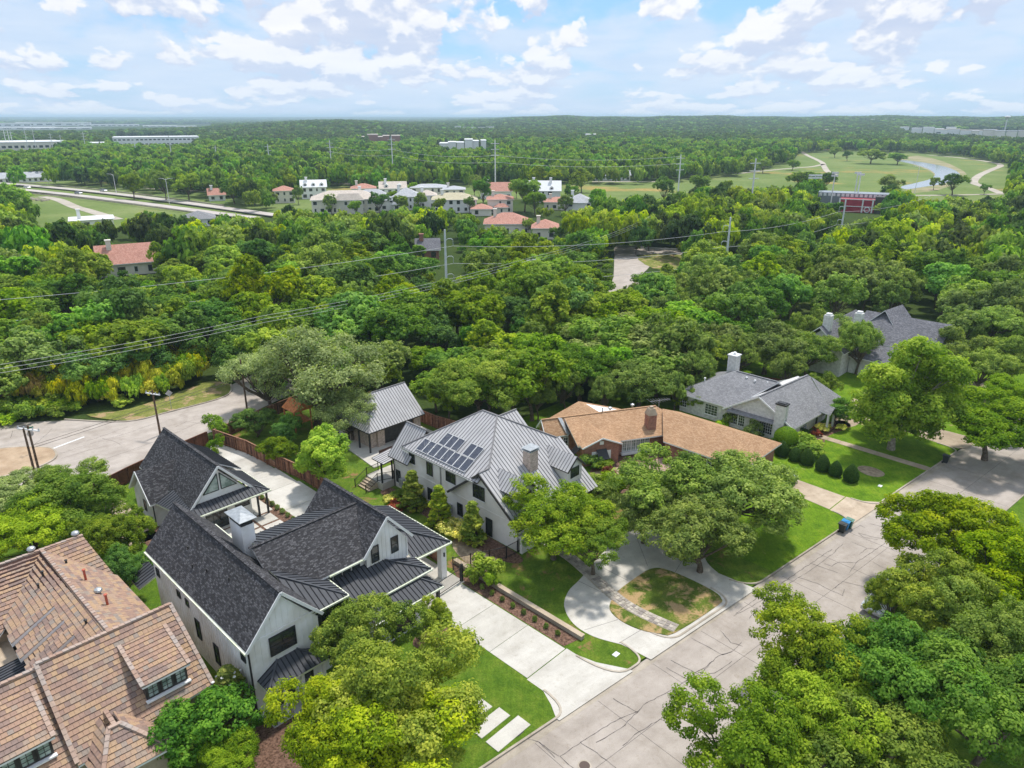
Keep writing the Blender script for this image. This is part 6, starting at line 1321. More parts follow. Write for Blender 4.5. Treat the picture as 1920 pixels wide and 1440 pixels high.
SILV = mat('car_silver', (.50, .53, .56), .22, .6, .4); WCAR = mat('car_white', (.75, .76, .77), .25, .5); BCAR = mat('car_grey_blue', (.25, .28, .32), .25, .5, .3)
car(W(75.6, 30.2), R(46+96), SILV, 'silver saloon car on the tan driveway beside the clipped cones')
car(W(75.0, 35.6), R(46+93), WCAR, 'white car behind the silver one on the tan driveway, under the oak', True)
car(G(1692, 1100), R(46-6), WCAR, 'white car parked at the kerb, roof showing above the small oak', True)
car(G(1655, 1135), R(46-6), SILV, 'silver car parked nearer at the kerb under the oaks')
# ---- poles and wires
def pole(p, h, label, arms=((0, .5),), m=POLEW, r=.15, ang=0, name='utility_pole', arm=1.2):
    t_ = thing(name, label, 'pole', (p.x, p.y, 0), ang)
    mb = MB(); mb.tube([(0, 0, -.2), (0, 0, h)], [r, r*.7], 8); mb.build('pole', m, t_)
    for _, dz in arms:
        if dz is None: continue
        mb = MB(); mb.box(-arm, arm, -.06, .06, h-dz-.06, h-dz+.06); mb.box(-arm, arm, -.12, -.09, h-dz-.05, h-dz+.05); a_ = mb.build('crossarm', PAINTW if m is POLEW else m, t_)
        for x in (-arm+.1, -arm*.4, arm*.4, arm-.1): mb = MB(); mb.lathe((x, 0, h-dz+.05), [(.05, 0), (.09, .06), (.05, .12), (.08, .18), (.03, .24)], 6); mb.build('insulator', GALV, a_)
    return t_
pb = G(300, 842); P1 = W(27.0, 91.5)
pole(W(30.6, 95.0), 6.4, 'dark wooden utility pole with a white crossarm rising behind the guest house gable', ang=R(-20))
pole(W(41.2, 91.2), 9.0, 'wooden utility pole half hidden by the grey green elm', arms=((0, None),))
pole(G(75, 925), 8.0, 'bare leaning wooden pole, left of the pair by the side street', arms=((0, None),))
pole(G(84, 925), 8.4, 'wooden pole carrying the white crossarm, right of the pair by the side street', ang=R(-15), arm=1.5)
def wire(pts, r=.02, label='', sag=.8, m=None, n=14, group=None):
    mb = MB(); P = []
    for p, q in zip(pts[:-1], pts[1:]):
        p, q = Vector(p), Vector(q)
        for i in range(n): t = i/n; P.append(p.lerp(q, t)-Vector((0, 0, sag*4*t*(1-t)*((q-p).length/100)**1)))
    P.append(Vector(pts[-1])); mb.tube(P, r, 4); o = mb.build('power_line', m or GALV); tag(o, label, 'cable', group); return o
u1, u2, u0 = W(30.6, 95.0), W(41.2, 91.2), G(84, 925)
for k, dx in enumerate((-1.0, -.4, .4)):
    pass
wire([u0+Vector((0, 0, 6.0)), W(27, 89.5, 6.3), u2+Vector((0, 0, 6.6))], .022, 'upper of the two close dark cables above the side street', .5, BLACK); wire([u0+Vector((0, 0, 5.7)), W(27, 89.3, 6.0), u2+Vector((0, 0, 6.2))], .022, 'lower of the two close dark cables above the side street', .5, BLACK)
# steel transmission poles with curved brackets
STP = [Vector((-152, 84, 0)), Vector((-14.5, 157, 0))]+[Vector((q.x, q.y, 0)) for q in (G(1370, 408, 17), G(1586, 375, 17))]+[Vector((150, 262, 0))]
def tpole(p, h, label, az):
    t_ = thing('transmission_pole', label, 'pole', (p.x, p.y, 0), az)
    mb = MB(); mb.tube([(0, 0, -.3), (0, 0, h)], [.34, .2], 10); mb.build('pole', STEELP, t_)
    for z in (h-2.4, h-6.2, h-10.1):
        s = 1
        mb = MB(); mb.tube([(0, 0, z), (s*.6, 0, z+.45), (s*1.3, 0, z+.5), (s*1.7, 0, z+.2)], [.09, .08, .07, .06], 6); a_ = mb.build('bracket', STEELP, t_); mb = MB(); mb.tube([(s*1.7, 0, z+.2), (s*1.7, 0, z-1.1)], .07, 6); mb.build('insulator', GALV, a_)
HT = 17.1
tl = ['', 'tall slim grey steel pole with three curved brackets in the middle of the wood', 'tall grey steel pole with brackets right of the far street bend', 'tall leaning grey steel pole with brackets before the red building', '']
for i in (1, 2, 3): tpole(STP[i], HT, tl[i], 0.0 if i == 1 else R(190))
for k, z in enumerate((13.6, 9.8, 5.9)):
    P = [p+Vector((1.7 if i <= 1 else -1.7, 0, z+(1.2 if i == 0 else 0))) for i, p in enumerate(STP)]
    wire(P, .034, ['uppermost long transmission cable crossing the wood', 'middle long transmission cable crossing the wood', 'lowest long transmission cable crossing the wood'][k], 2.0, WIREM, 16, 'long cables between the steel poles')
LP = [W(-40, 118), W(10, 108), W(52, 104.5), W(118, 108), W(195, 128)]
for k, (dz, lb) in enumerate(((0, 'highest thin cable above the reed thicket and behind the elm'), (.55, 'second thin cable above the reed thicket'), (1.1, 'lowest thin cable above the reed thicket'))):
    wire([p+Vector((0, 0, 10.6-dz)) for p in LP], .02, lb, 1.2, WIREM, 14, 'low cables above the thicket')
pole(W(118, 108), 10.5, 'wooden pole top with crossarm among the trees left of the far street', ang=R(30)); pole(W(195, 128), 11, 'wooden pole with crossarm and street lamp by the far street bend', ang=R(30))
# signs
p = W(23.6, 99.9); p = G(66, 850); t_ = thing('street_sign', 'green street name sign on a thin post on the tan traffic island', 'sign', (p.x, p.y, .15), RZ)
mb = MB(); mb.tube([(0, 0, 0), (0, 0, 3.6)], .04, 6); mb.build('post', GALV, t_)
SG = mat('sign_green', (.03, .2, .12), .5, .4)
for a_, z in ((0, 3.35), (R(90), 3.6)): mb = MB(); d = Vector((math.cos(a_), math.sin(a_), 0)); mb.bar(d*-.5+Vector((0, 0, z)), d*.5+Vector((0, 0, z)), .03, .2); mb.build('name_plate', SG, t_)
mb = MB(); mb.tube([(0, -.05, 2.6), (0, -.08, 2.6)], .4, 8); mb.build('sign_plate', GALV, t_)
p = G(322, 768); t_ = thing('road_sign', 'grey back of a diamond shaped road sign on the grass verge', 'sign', (p.x, p.y, .07), R(30))
mb = MB(); mb.tube([(0, 0, 0), (0, 0, 3.0)], .04, 6); mb.build('post', GALV, t_); mb = MB(); mb.prism([(-.5, -.03, 2.5), (0, -.03, 2.0), (.5, -.03, 2.5), (0, -.03, 3.0)], (0, -.03, 0)); mb.build('sign_plate', GALV, t_)
# playset
T = Grid('playset', 'orange stained timber playset with table under the elm', 'playset', 44.5, 83)
for a_ in (43.2, 45.6):
    for b_ in (81.8, 84.4): mb = MB(); mb.box(a_-.08, a_+.08, b_-.08, b_+.08, 0, 3.4); T.put(mb, 'leg', ORANGEW)
mb = MB(); mb.box(43.1, 45.7, 81.7, 84.5, 1.5, 1.62); T.put(mb, 'deck', ORANGEW)
mb = MB(); mb.prism([(43.0, 81.5, 3.3), (44.4, 81.5, 4.4), (45.8, 81.5, 3.3)], (0, 3.2, 0)); T.put(mb, 'canopy', ORANGEW)
mb = MB(); mb.bar((45.6, 83, 3.0), (49, 83, 3.0), .14, .14); mb.bar((49, 82, 0), (49, 83, 3.0), .12, .12); mb.bar((49, 84, 0), (49, 83, 3.0), .12, .12); T.put(mb, 'swing_beam', ORANGEW)
for a_ in (46.8, 47.9): mb = MB(); mb.box(a_-.25, a_+.25, 82.85, 83.15, .6, .64); mb.bar((a_-.2, 83, .62), (a_-.2, 83, 3), .02, .02); mb.bar((a_+.2, 83, .62), (a_+.2, 83, 3), .02, .02); T.put(mb, 'swing', ORANGEW)
mb = MB(); mb.prism([(42.9, 81.9, .1), (42.9, 82.7, .1), (43.1, 82.7, 1.6), (43.1, 81.9, 1.6)], (-2.0, 0, 0)) if False else mb.bar((41, 82.4, .2), (43.1, 82.4, 1.6), .7, .06); T.put(mb, 'slide', ORANGEW)
# outdoor sofa with orange cushions and dining set on the terrace
for (a_, b_, r_, lb) in ((48.2, 67.9, 0, 'outdoor sofa with bright orange cushions at the corner of the solar house'), (49.6, 66.9, 1, 'second outdoor sofa with orange cushions nearer the pavilion screen')):
    T = Grid('outdoor_sofa', lb, 'sofa', a_, b_)
    mb = MB(); mb.box(a_-1.3, a_+1.3, b_-.45, b_+.45, .16, .42) if r_ == 0 else mb.box(a_-.45, a_+.45, b_-1.0, b_+1.0, .16, .42); T.put(mb, 'frame', DARKF)
    for i in range(3):
        mb = MB(); mb.box(a_-1.25+.84*i, a_-.45+.84*i, b_-.4, b_+.4, .42, .6) if r_ == 0 else mb.box(a_-.4, a_+.4, b_-.95+.64*i, b_-.35+.64*i, .42, .6); T.put(mb, 'cushion', ORANGE)
    mb = MB(); mb.box(a_-1.3, a_+1.3, b_+.35, b_+.5, .4, .95) if r_ == 0 else mb.box(a_+.35, a_+.5, b_-1, b_+1, .4, .95); T.put(mb, 'backrest', DARKF)
T = Grid('dining_table', 'dark outdoor dining table in front of the pavilion screen', 'table', 51.6, 69.4)
mb = MB(); mb.box(50.5, 52.7, 68.9, 69.9, .88, .93); T.put(mb, 'tabletop', DARKF)
for a_ in (50.6, 52.6):
    for b_ in (69, 69.8): mb = MB(); mb.box(a_-.04, a_+.04, b_-.04, b_+.04, .16, .88); T.put(mb, 'leg', DARKF)
for i, (a_, b_, lb) in enumerate(((50.9, 68.4, 'white outdoor chair at the near left side of the dining table'), (52.2, 68.4, 'white outdoor chair at the near right side of the dining table'))):
    T = Grid('patio_chair', lb, 'chair', a_, b_)
    mb = MB(); mb.box(a_-.25, a_+.25, b_-.25, b_+.25, .58, .63); T.put(mb, 'seat', TRIMW); mb = MB(); mb.box(a_-.25, a_+.25, b_-.28, b_-.24, .6, 1.1); T.put(mb, 'backrest', TRIMW)
    for sx in (-1, 1):
        for sy in (-1, 1): mb = MB(); mb.box(a_+sx*.22-.02, a_+sx*.22+.02, b_+sy*.22-.02, b_+sy*.22+.02, .16, .58); T.put(mb, 'leg', TRIMW)
mb = MB(); mb.lathe((0, 0, 0), [(.42, 0), (.42, .55), (.38, .75), (.4, .8)], 14)
for a_, b_, lb in ((20.3, 72.6, 'round grey planter tub beside the guest house wall'),): o = mb.build('planter_tub', GALV); o.location = W(a_, b_, .07); tag(o, lb, 'planter')
# ================================================================ villas beyond the wood
VW = mat('villa_cream', (.66, .60, .52), .9, .2, build=noisy((.70, .65, .57), (.78, .73, .65), .5)); VWH = mat('villa_white', (.72, .71, .69), .9, .2, build=noisy((.76, .755, .74), (.83, .825, .81), .5))
RB = mat('villa_beige_roof', (.55, .48, .42), .9, .2, build=shingle_build((.46, .40, .35), (.54, .47, .41), (.6, .54, .47), .5, .4)); RG = mat('villa_grey_roof', (.42, .43, .45), .9, .2, build=shingle_build((.36, .37, .39), (.42, .43, .46), (.5, .51, .53), .5, .4)); ROL = mat('villa_olive_roof', (.48, .43, .3), .9, .2, build=shingle_build((.42, .38, .25), (.48, .43, .3), (.54, .5, .37), .5, .4)); RW = mat('villa_white_roof', (.66, .67, .68), .8, .3)
def hip(x0, x1, y0, y1, z0, z1):
    w_, d_ = x1-x0, y1-y0; i = min(w_, d_)/2*.98; c = (x0+x1)/2, (y0+y1)/2
    if w_ >= d_: A, B = (x0+i, c[1], z1), (x1-i, c[1], z1); return [[(x0, y0, z0), (x1, y0, z0), B, A], [(x1, y1, z0), (x0, y1, z0), A, B], [(x0, y1, z0), (x0, y0, z0), A], [(x1, y0, z0), (x1, y1, z0), B]]
    A, B = (c[0], y0+i, z1), (c[0], y1-i, z1); return [[(x0, y0, z0), (x1, y0, z0), A], [(x1, y1, z0), (x0, y1, z0), B], [(x0, y1, z0), (x0, y0, z0), A, B], [(x1, y0, z0), (x1, y1, z0), B, A]]
VILLAS = []
def villa(x, ybase, wpx, dep, floors, rtype, rm, wm, label, ang=0, chim=1, pitch=2.4, wing=None, name='villa', cat='house', hh=3.0, dormers=0):
    p = G(x, ybase); d = math.hypot(p.x, p.y); w_ = wpx*math.hypot(d, HC)/FPX; az = math.atan2(p.x, p.y); T = Frame(name, label, cat, p, R(90)+az+ang)
    VILLAS.append((p.x, p.y, w_*.62+3)); h = floors*hh; n_d = ((1, 0, 0), (0, -1, 0))
    parts = [(-w_/2, w_/2, 0, dep, h)]
    if wing: parts.append((w_*wing[0]-w_*.5, w_*wing[1]-w_*.5, -wing[2], .3, wing[3]*hh))
    for k, (x0, x1, y0, y1, hz) in enumerate(parts):
        mb = MB(); mb.box(x0, x1, y0, y1, 0, hz); wl_ = T.put(mb, 'wall', wm)
        o_ = .6
        if rtype == 'hip' or k: rp = hip(x0-o_, x1+o_, y0-o_, y1+o_, hz-.05, hz+pitch*(.8 if k else 1))
        elif rtype == 'gable': rp = gable_polys(x0-o_, x1+o_, y0-o_, y1+o_, (y0+y1)/2, hz-.05, hz+pitch, 'a'); g2 = MB(); g2.prism([(x0+.1, y0+.2, hz), (x0+.1, (y0+y1)/2, hz+pitch-.4), (x0+.1, y1-.2, hz)], (x1-x0-.2, 0, 0)); T.put(g2, 'gable_wall', wm)
        else: rp = [[(x0-o_, y0-o_, hz+.25), (x1+o_, y0-o_, hz+.25), (x1+o_, y1+o_, hz+.3), (x0-o_, y1+o_, hz+.3)]]
        mb = MB()
        for q in rp: P, n, H_, S_ = plane(q); mb.prism(P, (0, 0, -.22), 0, 1)
        T.put(mb, 'roof', [rm, TRIMW])
        nf = max(1, round(hz/hh)); nw = max(1, int((x1-x0)/2.9)); g = np.random.default_rng(int(x*7+k))
        for f_ in range(nf):
            for i in range(nw):
                if g.random() < .15: continue
                xx = x0+(i+.5)*(x1-x0)/nw; zc = f_*hh+1.55; ww = g.choice([.9, 1.3, 1.7]); window(T, n_d, (xx, y0-.03, zc), ww, 1.5, 1, 1, TRIMW if g.random() < .5 else DARKF, fw=.12, sill=False)
            for j in range(2): window(T, ((0, -1, 0), (-1, 0, 0)), (x0-.03, y0+(j+.5)*(y1-y0)/2, f_*hh+1.55), 1.1, 1.4, 1, 1, TRIMW, fw=.12, sill=False)
            for j in range(2): window(T, ((0, 1, 0), (1, 0, 0)), (x1+.03, y0+(j+.5)*(y1-y0)/2, f_*hh+1.55), 1.1, 1.4, 1, 1, TRIMW, fw=.12, sill=False)
        if k == 0 and rtype == 'gable':
            for i in range(dormers):
                c = x0+(i+.5)*(x1-x0)/dormers; m2 = MB(); m2.prism([(c-1, y0+.6, hz+.1), (c+1, y0+.6, hz+.1), (c+1, y0+.6, hz+1.5), (c, y0+.6, hz+2.3), (c-1, y0+.6, hz+1.5)], (0, (y1-y0)*.35, 0)); dm_ = T.put(m2, 'dormer', wm); window(T, n_d, (c, y0+.57, hz+1.0), .9, 1.0, 1, 1, DARKF, parent=dm_, fw=.1, sill=False) if False else None
                m3 = MB(); m3.box(c-.45, c+.45, y0+.5, y0+.6, hz+.5, hz+1.4); T.put(m3, 'dormer_window', GLASS, dm_)
    for i in range(chim):
        cx_ = -w_*.28+w_*.5*i; mb = MB(); mb.box(cx_-.6, cx_+.6, dep*.35, dep*.35+1.2, h*.7, h+pitch+1.2); mb.box(cx_-.75, cx_+.75, dep*.35-.15, dep*.35+1.35, h+pitch+1.2, h+pitch+1.5); T.put(mb, 'chimney', wm)
    return T
villa(650, 400, 118, 15, 2, 'hip', RB, VW, 'largest cream villa with beige hipped roof and two storey windows at the wood edge', pitch=3.2, chim=0, wing=(.35, .75, 3, 2))
villa(535, 381, 34, 9, 2, 'hip', TERRA, VW, 'small square cream villa with terracotta hipped roof at the left end of the row', chim=0, pitch=2)
villa(590, 373, 42, 10, 2, 'gable', RW, VWH, 'white house with pale grey roof and three dormers behind the big cream villa', dormers=3, pitch=3.2)
villa(683, 376, 42, 10, 2, 'hip', TERRA, VW, 'cream house with orange hipped roof just behind the big cream villa', pitch=2.0)
villa(700, 396, 78, 14, 1.6, 'hip', RG, VWH, 'villa with large light grey hipped roof right of the big cream one', pitch=4.2, wing=(.1, .4, 4, 1))
villa(738, 376, 46, 10, 2, 'gable', RB, VWH, 'pale house with steep twin gables behind the grey roofed villa', pitch=3.0, dormers=2)
villa(764, 394, 50, 12, 2, 'hip', RG, VWH, 'white villa with grey roof and columned porch in the middle of the row', pitch=3.4, wing=(.0, .5, 2.5, 1))
villa(802, 391, 32, 9, 2, 'hip', RB, VWH, 'narrow white house with beige roof between two larger villas', pitch=2.0)
villa(806, 374, 66, 12, 2, 'hip', RG, VW, 'wide modern house with dark eaves and flat pitched grey roof', pitch=1.3, chim=0)
villa(852, 378, 38, 10, 2, 'hip', RG, VW, 'modern cream house with low grey roof left of the red roofed one', pitch=1.3)
villa(853, 399, 80, 13, 1.9, 'hip', ROL, VWH, 'white house with wide olive tan hipped roof', pitch=2.4)
villa(930, 373, 56, 12, 1.3, 'gable', TERRA, VWH, 'long house with smooth red gabled roof', pitch=4.0)
villa(938, 400, 46, 11, 2, 'hip', TERRA, VW, 'cream villa with terracotta roof and dark arched doors', pitch=1.8, wing=(.3, .8, 3, 1))
villa(903, 405, 36, 9, 1, 'hip', TERRA, VW, 'low garage with terracotta hipped roof at the wood edge', pitch=1.7, chim=0, name='garage')
villa(1018, 380, 62, 12, 1.9, 'gable', RW, VWH, 'bright white house with steep white gabled roof behind the round tree', pitch=4.4, chim=2, dormers=2)
villa(1046, 394, 50, 10, 1.2, 'hip', TERRA, VW, 'low terracotta roofed house under the bright white one', pitch=1.8)
villa(1086, 404, 48, 12, 1.8, 'hip', RG, VWH, 'white house with pale grey hipped roof at the right end of the row', pitch=3.2)
villa(952, 440, 84, 13, 1.3, 'hip', TERRA, VW, 'wide terracotta roof with white chimney emerging from the wood', pitch=3.2)
villa(1022, 449, 46, 11, 1.3, 'hip', TERRA, VW, 'terracotta roof with tall white chimney at the wood edge, right of the wide one', pitch=2.2)
villa(244, 516, 84, 11, 1.1, 'gable', TERRA, VW, 'lone house with salmon tile gable roof and chimney in the left wood', pitch=4.3)
villa(803, 487, 40, 10, 1, 'gable', SHINGLE_D, BRICK, 'small grey roof with red chimney behind the steel pole', pitch=2.6)
villa(408, 377, 26, 8, 1, 'gable', TERRA, VWH, 'tiny white cottage with red roof beside the meadow', pitch=3)
villa(52, 342, 88, 12, 1, 'gable', RG, VWH, 'long white building with grey green roof by the highway', pitch=3.2, chim=0)
villa(130, 337, 24, 8, 1, 'gable', RB, VWH, 'small pale cottage behind the roadside oaks', pitch=2.4, chim=0)
villa(1160, 339, 40, 11, 1.2, 'gable', RG, VWH, 'white cottage with grey roof at the back edge of the meadow', pitch=3); villa(1128, 339, 24, 8, 1, 'hip', RG, VWH, 'small white cottage left of the meadow edge one', pitch=2.2)
villa(175, 428, 60, 12, 1, 'flat', RW, VWH, 'flat white roof top with square tower in the trees below the highway', chim=1)
villa(375, 425, 50, 12, 1, 'hip', SHINGLE_G, VWH, 'grey roof scrap showing through the left wood', chim=0)
villa(1350, 770, 1, .5, 1, 'hip', RG, VW, 'x') if False else None
# ---- far buildings
def block(x, y, wpx, h, dep, label, wm=VWH, rows=1, name='building', ang=0, n=12):
    p = G(x, y); p.z = float(terrain(p.x, p.y)); d = math.hypot(p.x, p.y); w_ = wpx*d/FPX; T = Frame(name, label, 'building', p, R(90)+math.atan2(p.x, p.y)+ang); VILLAS.append((p.x, p.y, w_*.6))
    mb = MB(); mb.box(-w_/2, w_/2, 0, dep, 0, h); T.put(mb, 'wall', wm); mb = MB(); mb.box(-w_/2-.5, w_/2+.5, -.5, dep+.5, h, h+.5); T.put(mb, 'roof', RW)
    for r_ in range(rows):
        for i in range(n):
            x0_ = -w_/2+(i+.2)*w_/n; mb = MB(); z_ = (r_+.35)*h/rows; mb.box(x0_, x0_+w_/n*.62, -.12, 0.05, z_, z_+h/rows*.28); T.put(mb, 'window', GLASS)
    return T
block(296, 274, 126, 12, 60, 'long white office building with two rows of dark windows in the far woods', rows=2, n=20)
block(50, 283, 110, 10, 80, 'low pale warehouse at the left edge beside the far pylons', VW, n=14); block(180, 283, 40, 9, 40, 'small pale warehouse right of the low one at the left', VW, n=6)
FB = [(15, 238, 60, 22, 'grey factory block with tall vents on the left horizon'), (75, 237, 60, 26, 'wide pale factory hall on the left horizon, second from the edge'), (130, 236, 60, 22, 'pale factory hall right of the widest one on the horizon'), (40, 243, 90, 10, 'low pale warehouse before the factory halls'), (180, 237, 50, 12, 'low pale hall on the horizon past the white tank'), (235, 237, 40, 12, 'small pale hall on the horizon, fourth group'), (110, 243, 90, 9, 'long low white shed before the factory'), (300, 238, 50, 7, 'thin white shed line on the horizon'), (350, 239, 30, 6, 'last thin white shed line before the hill')]
for x, y, w_, h_, lb in FB: block(x, y, w_, h_*.62, 90, lb, VWH, 1, n=5)
for (x, y, w_, lb) in ((700, 266, 55, 'brick and grey school building in the far woods'), (872, 280, 90, 'long pale roofed building in the far woods, centre'), (735, 268, 30, 'red brick block beside the far school'), (890, 243, 70, 'long tan building near the top of the hill'), (1110, 262, 24, 'small pale building in the dark far woods'), (1545, 250, 30, 'reddish block in the far woods on the right'), (1590, 250, 36, 'white block right of the reddish far one'), (1655, 240, 40, 'pale tan building high on the right hill'), (1740, 247, 80, 'long pale shopping roofs on the right, left part'), (1810, 250, 80, 'long pale shopping roofs on the right, middle part'), (1885, 254, 90, 'long pale shopping roofs at the right edge'), (1850, 230, 30, 'pale building on the right skyline'), (1250, 231, 26, 'white house on the far slope'), (1440, 233, 26, 'pale house on the far slope to the right'), (610, 232, 24, 'white tank building on the hill top')):
    p = G(x, y+4); z_ = float(terrain(p.x, p.y))
    # on rising ground the sight line meets the slope sooner
    for _ in range(12): p = G(x, y+4, z_); z_ = float(terrain(p.x, p.y))
    d = math.hypot(p.x, p.y); w2 = w_*d/FPX; T = Frame('building', lb, 'building', (p.x, p.y, z_), R(90)+math.atan2(p.x, p.y)); VILLAS.append((p.x, p.y, w2*.55)); h_ = 12.5
    gg = np.random.default_rng(int(x)); nb = max(1, int(w_/14)); mb = MB(); m2 = MB(); xx = -w2/2
    for i in range(nb):
        ww = w2/nb*gg.uniform(.55, 1.0); y0_ = gg.uniform(0, 30) if i else 0; hh_ = h_*gg.uniform(.7, 1.05); mb.box(xx, xx+ww, y0_, y0_+40, 0, hh_); m2.box(xx-.5, xx+ww+.5, y0_-.5, y0_+40.5, hh_, hh_+.8); xx += w2/nb
    T.put(mb, 'wall', BRICK if 'red' in lb or 'brick' in lb else [VWH, VW][int(x) % 2]); T.put(m2, 'roof', [RW, RB, RG][int(x/10) % 3])
    mb = MB(); mb.box(-w2/2+1, -w2/2+w2/nb*.4, -.3, .1, h_*.3, h_*.5); T.put(mb, 'window', GLASS)
# water tower on the right skyline
p = G(1888, 226, 30); z_ = float(terrain(p.x, p.y)); d = math.hypot(p.x, p.y); sc = d/FPX
T = thing('water_tower', 'tiny pale water tower on the right horizon', 'water tower', (p.x*.6, p.y*.6, 20)); mb = MB(); mb.lathe((0, 0, 0), [(.8, 0), (.7, 17)], 8); mb.build('shaft', PAINTW, T); mb = MB(); mb.lathe((0, 0, 17), [(.8, 0), (3.6, 1), (4.2, 2), (3.6, 3.1), (.6, 3.7)], 14); mb.build('tank', PAINTW, T)
# ================================================================ highway, paths, river and meadows
def zband(name, pts, z, m, sm=3): return sheet(name, smooth(pts, sm) if sm else pts, z, m, px=True)
zband('meadow', [(-300, 345), (0, 340), (180, 340), (300, 352), (420, 370), (560, 352), (700, 347), (960, 340), (1250, 340), (1250, 392), (1000, 372), (560, 408), (440, 405), (250, 425), (120, 460), (-300, 450)], .05, MEADOW, 0)
zband('meadow', [(1180, 345), (1380, 325), (1490, 298), (1500, 283), (1560, 279), (1700, 283), (1800, 289), (1885, 305), (1960, 320), (1960, 380), (1700, 392), (1500, 372), (1300, 378)], .055, MEADOW, 0)
zband('river_bank', [(1690, 299), (1720, 292), (1760, 300), (1790, 312), (1812, 326), (1800, 340), (1760, 356), (1700, 362), (1712, 345), (1750, 336), (1745, 322), (1710, 308)], .07, mat('river_bank_grass', (.3, .24, .14), 1, .05, build=noisy((.20, .22, .09), (.36, .30, .2), .05, 8)))
WATER = mat('river_water', (.24, .25, .27), .12, .9, build=lambda nt, b: NT(nt).bump(NT(nt).noise(NT(nt).coord('Object'), .6, 3), .1, .05, b))
zband('river', [(1676, 300), (1702, 301), (1745, 307), (1780, 315), (1799, 326), (1794, 336), (1768, 345), (1736, 350), (1700, 355), (1690, 350), (1718, 343), (1744, 336), (1753, 327), (1740, 317), (1712, 308)], .1, WATER, 4)
PATHM = mat('pale_path', (.55, .49, .42), .9, .1, build=noisy((.38, .34, .28), (.47, .42, .36), .1))
def fpath(pts, w, name='path'): return ribbon(name, smooth(pts, 5, False), w, .12, .02, PATHM, px=True)
fpath([(1880, 364), (1850, 352), (1826, 343), (1835, 330), (1860, 318), (1876, 311), (1862, 305), (1800, 296), (1740, 291)], 5)
fpath([(1502, 284), (1515, 292), (1540, 304), (1545, 312), (1552, 322), (1565, 328)], 4.5); fpath([(1380, 326), (1470, 317), (1520, 313), (1545, 308)], 4); fpath([(1700, 367), (1790, 366), (1880, 364)], 4)
fpath([(80, 369), (110, 375), (140, 388), (165, 395), (220, 412)], 5); fpath([(270, 353), (350, 358), (430, 359)], 3)
fpath([(585, 345), (690, 345)], 4); fpath([(1110, 341), (1240, 341)], 5)
ROADF = mat('highway_concrete', (.48, .44, .42), .9, .1, build=noisy((.42, .375, .35), (.50, .455, .425), .1, 6))
h1 = ribbon('highway', smooth([(-500, 318), (-60, 342), (100, 354), (250, 370), (420, 393), (520, 407)], 5, False), 5.6, .6, .25, ROADF, px=True); h2 = ribbon('highway', smooth([(-500, 326), (-60, 350), (100, 364), (250, 382), (400, 402), (480, 412)], 5, False), 5.6, .6, .25, ROADF, px=True)
for pts in ([(-60, 338), (100, 350), (250, 366), (420, 389)], [(-60, 355), (100, 369.5), (250, 387), (400, 407)]): ribbon('bridge_parapet', smooth(pts, 4, False), .3, .7, .5, CURB, px=True)
for i, (x, y) in enumerate([(55, 374), (65, 375), (75, 376), (85, 377)]): p = G(x, y); mb = MB(); mb.box(-.5, .5, -3, 3, -.2, .8); o = mb.build('bridge_pier', CURB); o.location = p; tag(o, 'short concrete pier under the highway bridge', 'pier', 'piers of the highway bridge')
def lamp(x, y, h, label, two=False, ang=0):
    p = G(x, y); t_ = thing('street_lamp', label, 'street lamp', (p.x, p.y, 0), ang); mb = MB(); mb.tube([(0, 0, 0), (0, 0, h)], [.16, .1], 6); mb.build('pole', PAINTW, t_)
    for s in ((-1, 1) if two else (-1,)): mb = MB(); mb.tube([(0, 0, h-.6), (s*1.2, 0, h), (s*2.6, 0, h+.1)], .09, 5); mb.build('arm', PAINTW, t_); mb = MB(); mb.box(min(s*2.4, s*3.4), max(s*2.4, s*3.4), -.18, .18, h, h+.18); mb.build('lamp_head', GALV, t_)
lamp(219, 366, 11, 'street lamp in the middle of the highway, left one'); lamp(318, 383, 12, 'double armed street lamp beside the highway, right one', True); lamp(92, 345, 7, 'small street lamp behind the highway near the white building'); lamp(1713, 372, 16, 'thin tall pale pole beside the round oak near the river')
for x, y, lb, c_ in ((148, 367, 'dark car on the far carriageway of the highway', BCAR), (52, 356, 'white van at the left end of the highway', WCAR), (195, 362, 'pale car on the highway behind the dark one', SILV)): car(G(x, y)+Vector((0, 0, .85)), R(150), c_, lb)
for o in bpy.data.objects:
    if o.get('category') == 'car' and 'highway' in o['label']: o.location.z = .86
# far street bend
sheet('far_street', smooth([(1140, 556), (1150, 520), (1152, 480), (1155, 462), (1200, 466), (1275, 470), (1275, 478), (1225, 480), (1192, 478), (1212, 490), (1218, 500), (1200, 520), (1190, 556)], 3), .03, CONC_O, px=True)
sheet('far_verge', smooth([(1196, 480), (1275, 478), (1275, 505), (1224, 503)], 3), .05, VERGE, px=True); ribbon('crash_barrier', [(1155, 463), (1200, 467), (1270, 471)], .25, .2, .6, GALV, px=True)
